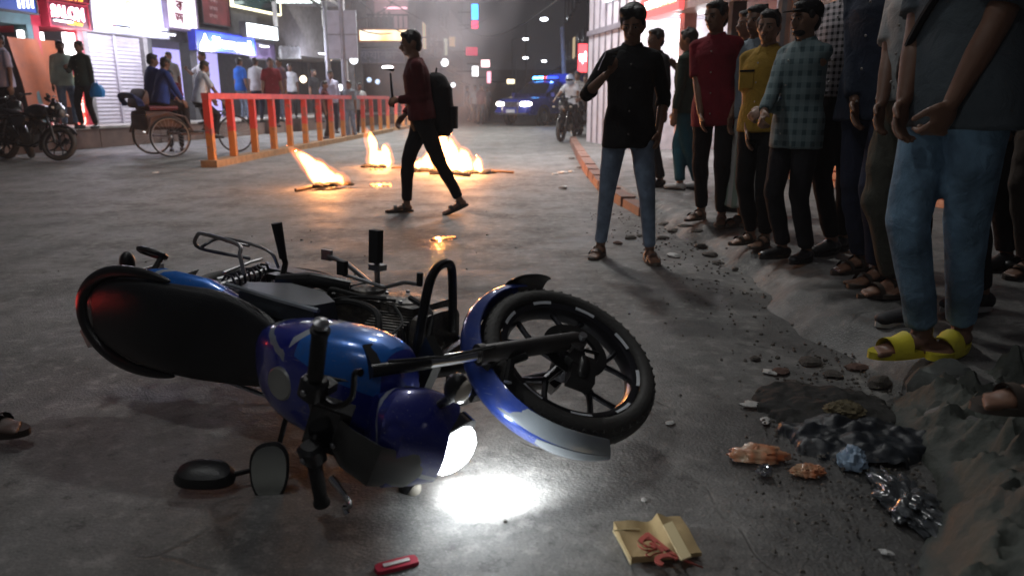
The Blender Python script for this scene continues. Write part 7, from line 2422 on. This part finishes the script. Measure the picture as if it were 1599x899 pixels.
# loose stones and chips along the worn edge
stone_m = mat('rubble_stone', (0.12, 0.105, 0.092), 0.85, var=0.45, vscale=10, bump=0.7, bscale=40)
brick_m = mat('rubble_brick', (0.15, 0.085, 0.065), 0.85, var=0.4, vscale=12, bump=0.6, bscale=50)
stones = []
ORD = ['first', 'second', 'third', 'fourth', 'fifth', 'sixth', 'seventh', 'eighth', 'ninth', 'tenth', 'eleventh', 'twelfth', 'thirteenth', 'fourteenth', 'fifteenth', 'sixteenth', 'seventeenth', 'eighteenth', 'nineteenth']
for sd in range(5):
    V, Fc = crumple(1.0, 0.8, 0.6, 60 + sd, 14, 0.45, 2.2)
    stones.append(MB().add(V, Fc).mesh('stone', stone_m if sd != 3 else brick_m, 25))
spots = [(1042, 352, .06), (1058, 362, .085), (1070, 354, .05), (1080, 372, .06), (1035, 372, .045), (1095, 385, .05), (1110, 398, .045), (985, 372, .05), (965, 380, .035), (1000, 368, .03), (1120, 410, .03), (1150, 420, .04), (1090, 362, .04),
         (1220, 580, .035), (1242, 600, .03), (1180, 560, .02), (1265, 566, .05), (1300, 585, .045), (1340, 575, .05), (1375, 600, .06), (1400, 590, .05), (1255, 640, .03), (880, 294, .05), (1140, 395, .03), (905, 262, .05), (893, 248, .05)]
words_ = ['largest', 'second', 'third', 'pale', 'brown', 'small', 'flat', 'round', 'broken', 'sharp', 'dusty', 'low', 'tilted']
for k, (u, v, r) in enumerate(spots):
    zb = 0.0
    p = gp(u, v)
    if p[0] > edge_x(p[1]) + 0.1:
        p = gp(u, v, 0.11)
    o = link('stone', stones[k % 5], None, tuple(p), random.uniform(0, 6))
    o.scale = (r * random.uniform(.6, .95), r * random.uniform(.6, .95), r * random.uniform(.3, .55))
    near_men = k < 13 or k > 21
    grp = 'rubble at the worn kerb edge' if near_men else 'rubble beside the dark rubbish'
    peers = sorted([q for j, q in enumerate(spots) if (j < 13 or j > 21) == near_men])
    o['label'] = ORD[peers.index((u, v, r))] + ' from the left of the loose stones ' + ('along the worn kerb by the standing men' if near_men else 'beside the dark rubbish near the yellow slides')
    o['category'] = 'stone'
    o['group'] = grp
# litter scraps
M_PAPER = mat('litter_white', (0.55, 0.54, 0.52), 0.6)
lits = [(1047, 660, .012), (1202, 581, .02), (1214, 604, .014), (1052, 399, .035), (880, 270, .05), (893, 268, .04), (868, 272, .035), (1384, 862, .01), (1006, 780, .008), (1195, 655, .014), (1175, 632, .025), (882, 292, .04), (1196, 660, .01), (243, 270, .03), (760, 330, .012), (1475, 800, .02), (1038, 352, .02), (1215, 640, .02)]
lm = []
for sd in range(3):
    V, Fc = crumple(1.0, 0.7, 0.25, 80 + sd, 10, 0.7, 3)
    lm.append(MB().add(V, Fc).mesh('litter_scrap', M_PAPER, 20))
for k, (u, v, r) in enumerate(lits):
    o = link('litter_scrap', lm[k % 3], None, tuple(gp(u, v)), random.uniform(0, 6))
    o.scale = (r, r, r)
    o['label'] = ORD[sorted(lits).index((u, v, r))] + ' from the left of the small pale litter scraps on the road'
    o['category'] = 'litter'
    o['group'] = 'pale litter scraps on the road'
# fine grit, nobody could count it
gb = MB()
rg = np.random.default_rng(11)
for i in range(560):
    if i < 500:
        y_ = rg.uniform(1.5, 7); x_ = edge_x(y_) + rg.normal(-0.12, 0.22)
    else:
        x_, y_ = rg.uniform(-3, 2), rg.uniform(1.4, 6)
    s_ = rg.uniform(0.003, 0.009)
    gb.box((x_, y_, float(bumps(x_, y_)) - 0.004 + s_ * 0.3 + (0.05 if x_ > edge_x(y_) + 0.02 else 0)), (s_ * 2, s_ * 1.5, s_), rotz(rg.uniform(0, 6)), 0.7)
for i in range(1100):
    u_, v_ = rg.uniform(1140, 1440), rg.uniform(545, 899)
    if rg.random() > math.exp(-((u_ - 1330) / 110) ** 2 - ((v_ - 650) / 150) ** 2) + 0.08:
        continue
    q = gp(u_, v_)
    s_ = rg.uniform(0.002, 0.007)
    gb.box((q[0], q[1], 0.004 + s_ * 0.3), (s_ * 2, s_ * 1.6, s_), rotz(rg.uniform(0, 6)), 0.5)
gb.build('grit', stone_m, kind='stuff', smooth=0)

# tarpaulin-covered heap at the bottom right, with broken slab edge
hp0 = gp(1560, 830)
t = thing('rubble_heap', 'large heap under a creased grey-green tarpaulin in the bottom right corner', 'heap', tuple(hp0))
n = 150
rr = []
X_, Y_ = np.meshgrid(np.linspace(-0.62, 1.1, n), np.linspace(-0.85, 1.1, n))
wx, wy = X_ + hp0[0], Y_ + hp0[1]
lx = 0.96 + 0.42 * (wy - 1.45) + 0.05 * np.sin(7 * wy + 1)        # left border of the heap in place coordinates
d_ = np.clip((wx - lx) / 0.34, 0, 1)
e_ = np.clip((2.56 + 0.06 * np.sin(5 * wx) - wy) / 0.30, 0, 1)
prof = (np.sin(d_ * PI / 2) ** 0.8) * (np.sin(e_ * PI / 2) ** 0.8)
fold = 0.030 * np.sin(22 * (wx + 0.35 * wy) + 2.5 * np.sin(3.1 * wy)) * (1 - 0.5 * d_) + 0.018 * np.sin(41 * (wx + 0.2 * wy) + 3 * np.sin(5 * wy + 1)) + 0.02 * np.sin(9 * wy + 4 * wx) + 0.012 * np.abs(np.sin(17 * wx - 12 * wy + 2 * np.sin(7 * wx)))
from mathutils import noise as mnoise
RG = np.array([[mnoise.fractal(Vector((a * 8, b * 8, 0.3)), 0.75, 2.1, 7) for a, b in zip(ra, rb)] for ra, rb in zip(wx, wy)])
fold = fold * 0.8 + 0.085 * RG + 0.03 * np.abs(RG)
Zh = prof * (0.20 - 0.09 * np.clip(wy - 1.5, 0, 1) + 1.1 * fold) + (prof <= 0) * -0.03 - 0.012
V = np.stack([X_, Y_, Zh], -1).reshape(-1, 3)
FF = [(j * n + i, j * n + i + 1, (j + 1) * n + i + 1, (j + 1) * n + i) for j in range(n - 1) for i in range(n - 1)]
MB().add(V, FF).build('tarpaulin', mat('tarp_green', (0.055, 0.062, 0.052), 0.75, var=0.35, vscale=6, bump=0.6, bscale=40), t, smooth=45)
lump('plastic_sheet', 'clear crinkled plastic sheet at the foot of the tarpaulin heap', 'plastic', 1418, 790, 0.05, 0.12, 0.03, mat('clear_plastic', (0.06, 0.065, 0.07), 0.2, coat=0.6, var=0.6, vscale=20), 21, amp=0.6, n=60, k=6, sm=70)
lump('broken_slab', 'broken concrete slab tilted at the left end of the heap', 'slab', 1475, 620, 0.10, 0.07, 0.09, mat('slab_concrete', (0.14, 0.15, 0.14), 0.85, bump=0.6, bscale=30), 23, amp=0.35, n=22, k=2)

# headlamp beam of the fallen motorcycle
lp = BW @ np.array([0.71, 0.0, 0.845, 1])
ld = BW[:3, :3] @ np.array([0.95, 0.0, 0.12])
print('lamp', lp, ld)
L = bpy.data.lights.new('headlamp_beam', 'SPOT')
L.energy = 45
L.color = (0.93, 0.98, 1.0)
L.spot_size = rad(108)
L.spot_blend = 1.0
L.shadow_soft_size = 0.03
o = bpy.data.objects.new('headlamp_beam', L)
col.objects.link(o)
o.location = lp[:3]
o.location = tuple(lp[:3] + np.array([0.01, -0.01, -0.02]))
o.rotation_euler = Vector(tuple(gp(764, 768) - np.array(o.location))).to_track_quat('-Z', 'Y').to_euler()
# tail lamp glow
tl = M4 @ np.array([-0.99, 0.02, 0.88, 1])
L = bpy.data.lights.new('tail_lamp_light', 'POINT'); L.energy = 0.15; L.color = (1, 0.06, 0.05); L.shadow_soft_size = 0.03
o = bpy.data.objects.new('tail_lamp_light', L); col.objects.link(o); o.location = tuple(tl[:3] - [0.06, 0, 0])

# ------------------------------------------------------------------ night air, faint smoke haze
hz = bpy.data.materials.new('haze')
hz.use_nodes = True
nt = hz.node_tree
nt.nodes.remove(nt.nodes['Principled BSDF'])
pv = nd(nt, 'ShaderNodeVolumePrincipled')
pv.inputs['Color'].default_value = (0.86, 0.84, 0.88, 1)
pv.inputs['Density'].default_value = 0.003
nt.links.new(pv.outputs[0], nt.nodes['Material Output'].inputs['Volume'])
MB().box((0, 95, 9.5), (120, 260, 23)).build('haze', hz, kind='stuff', smooth=0)
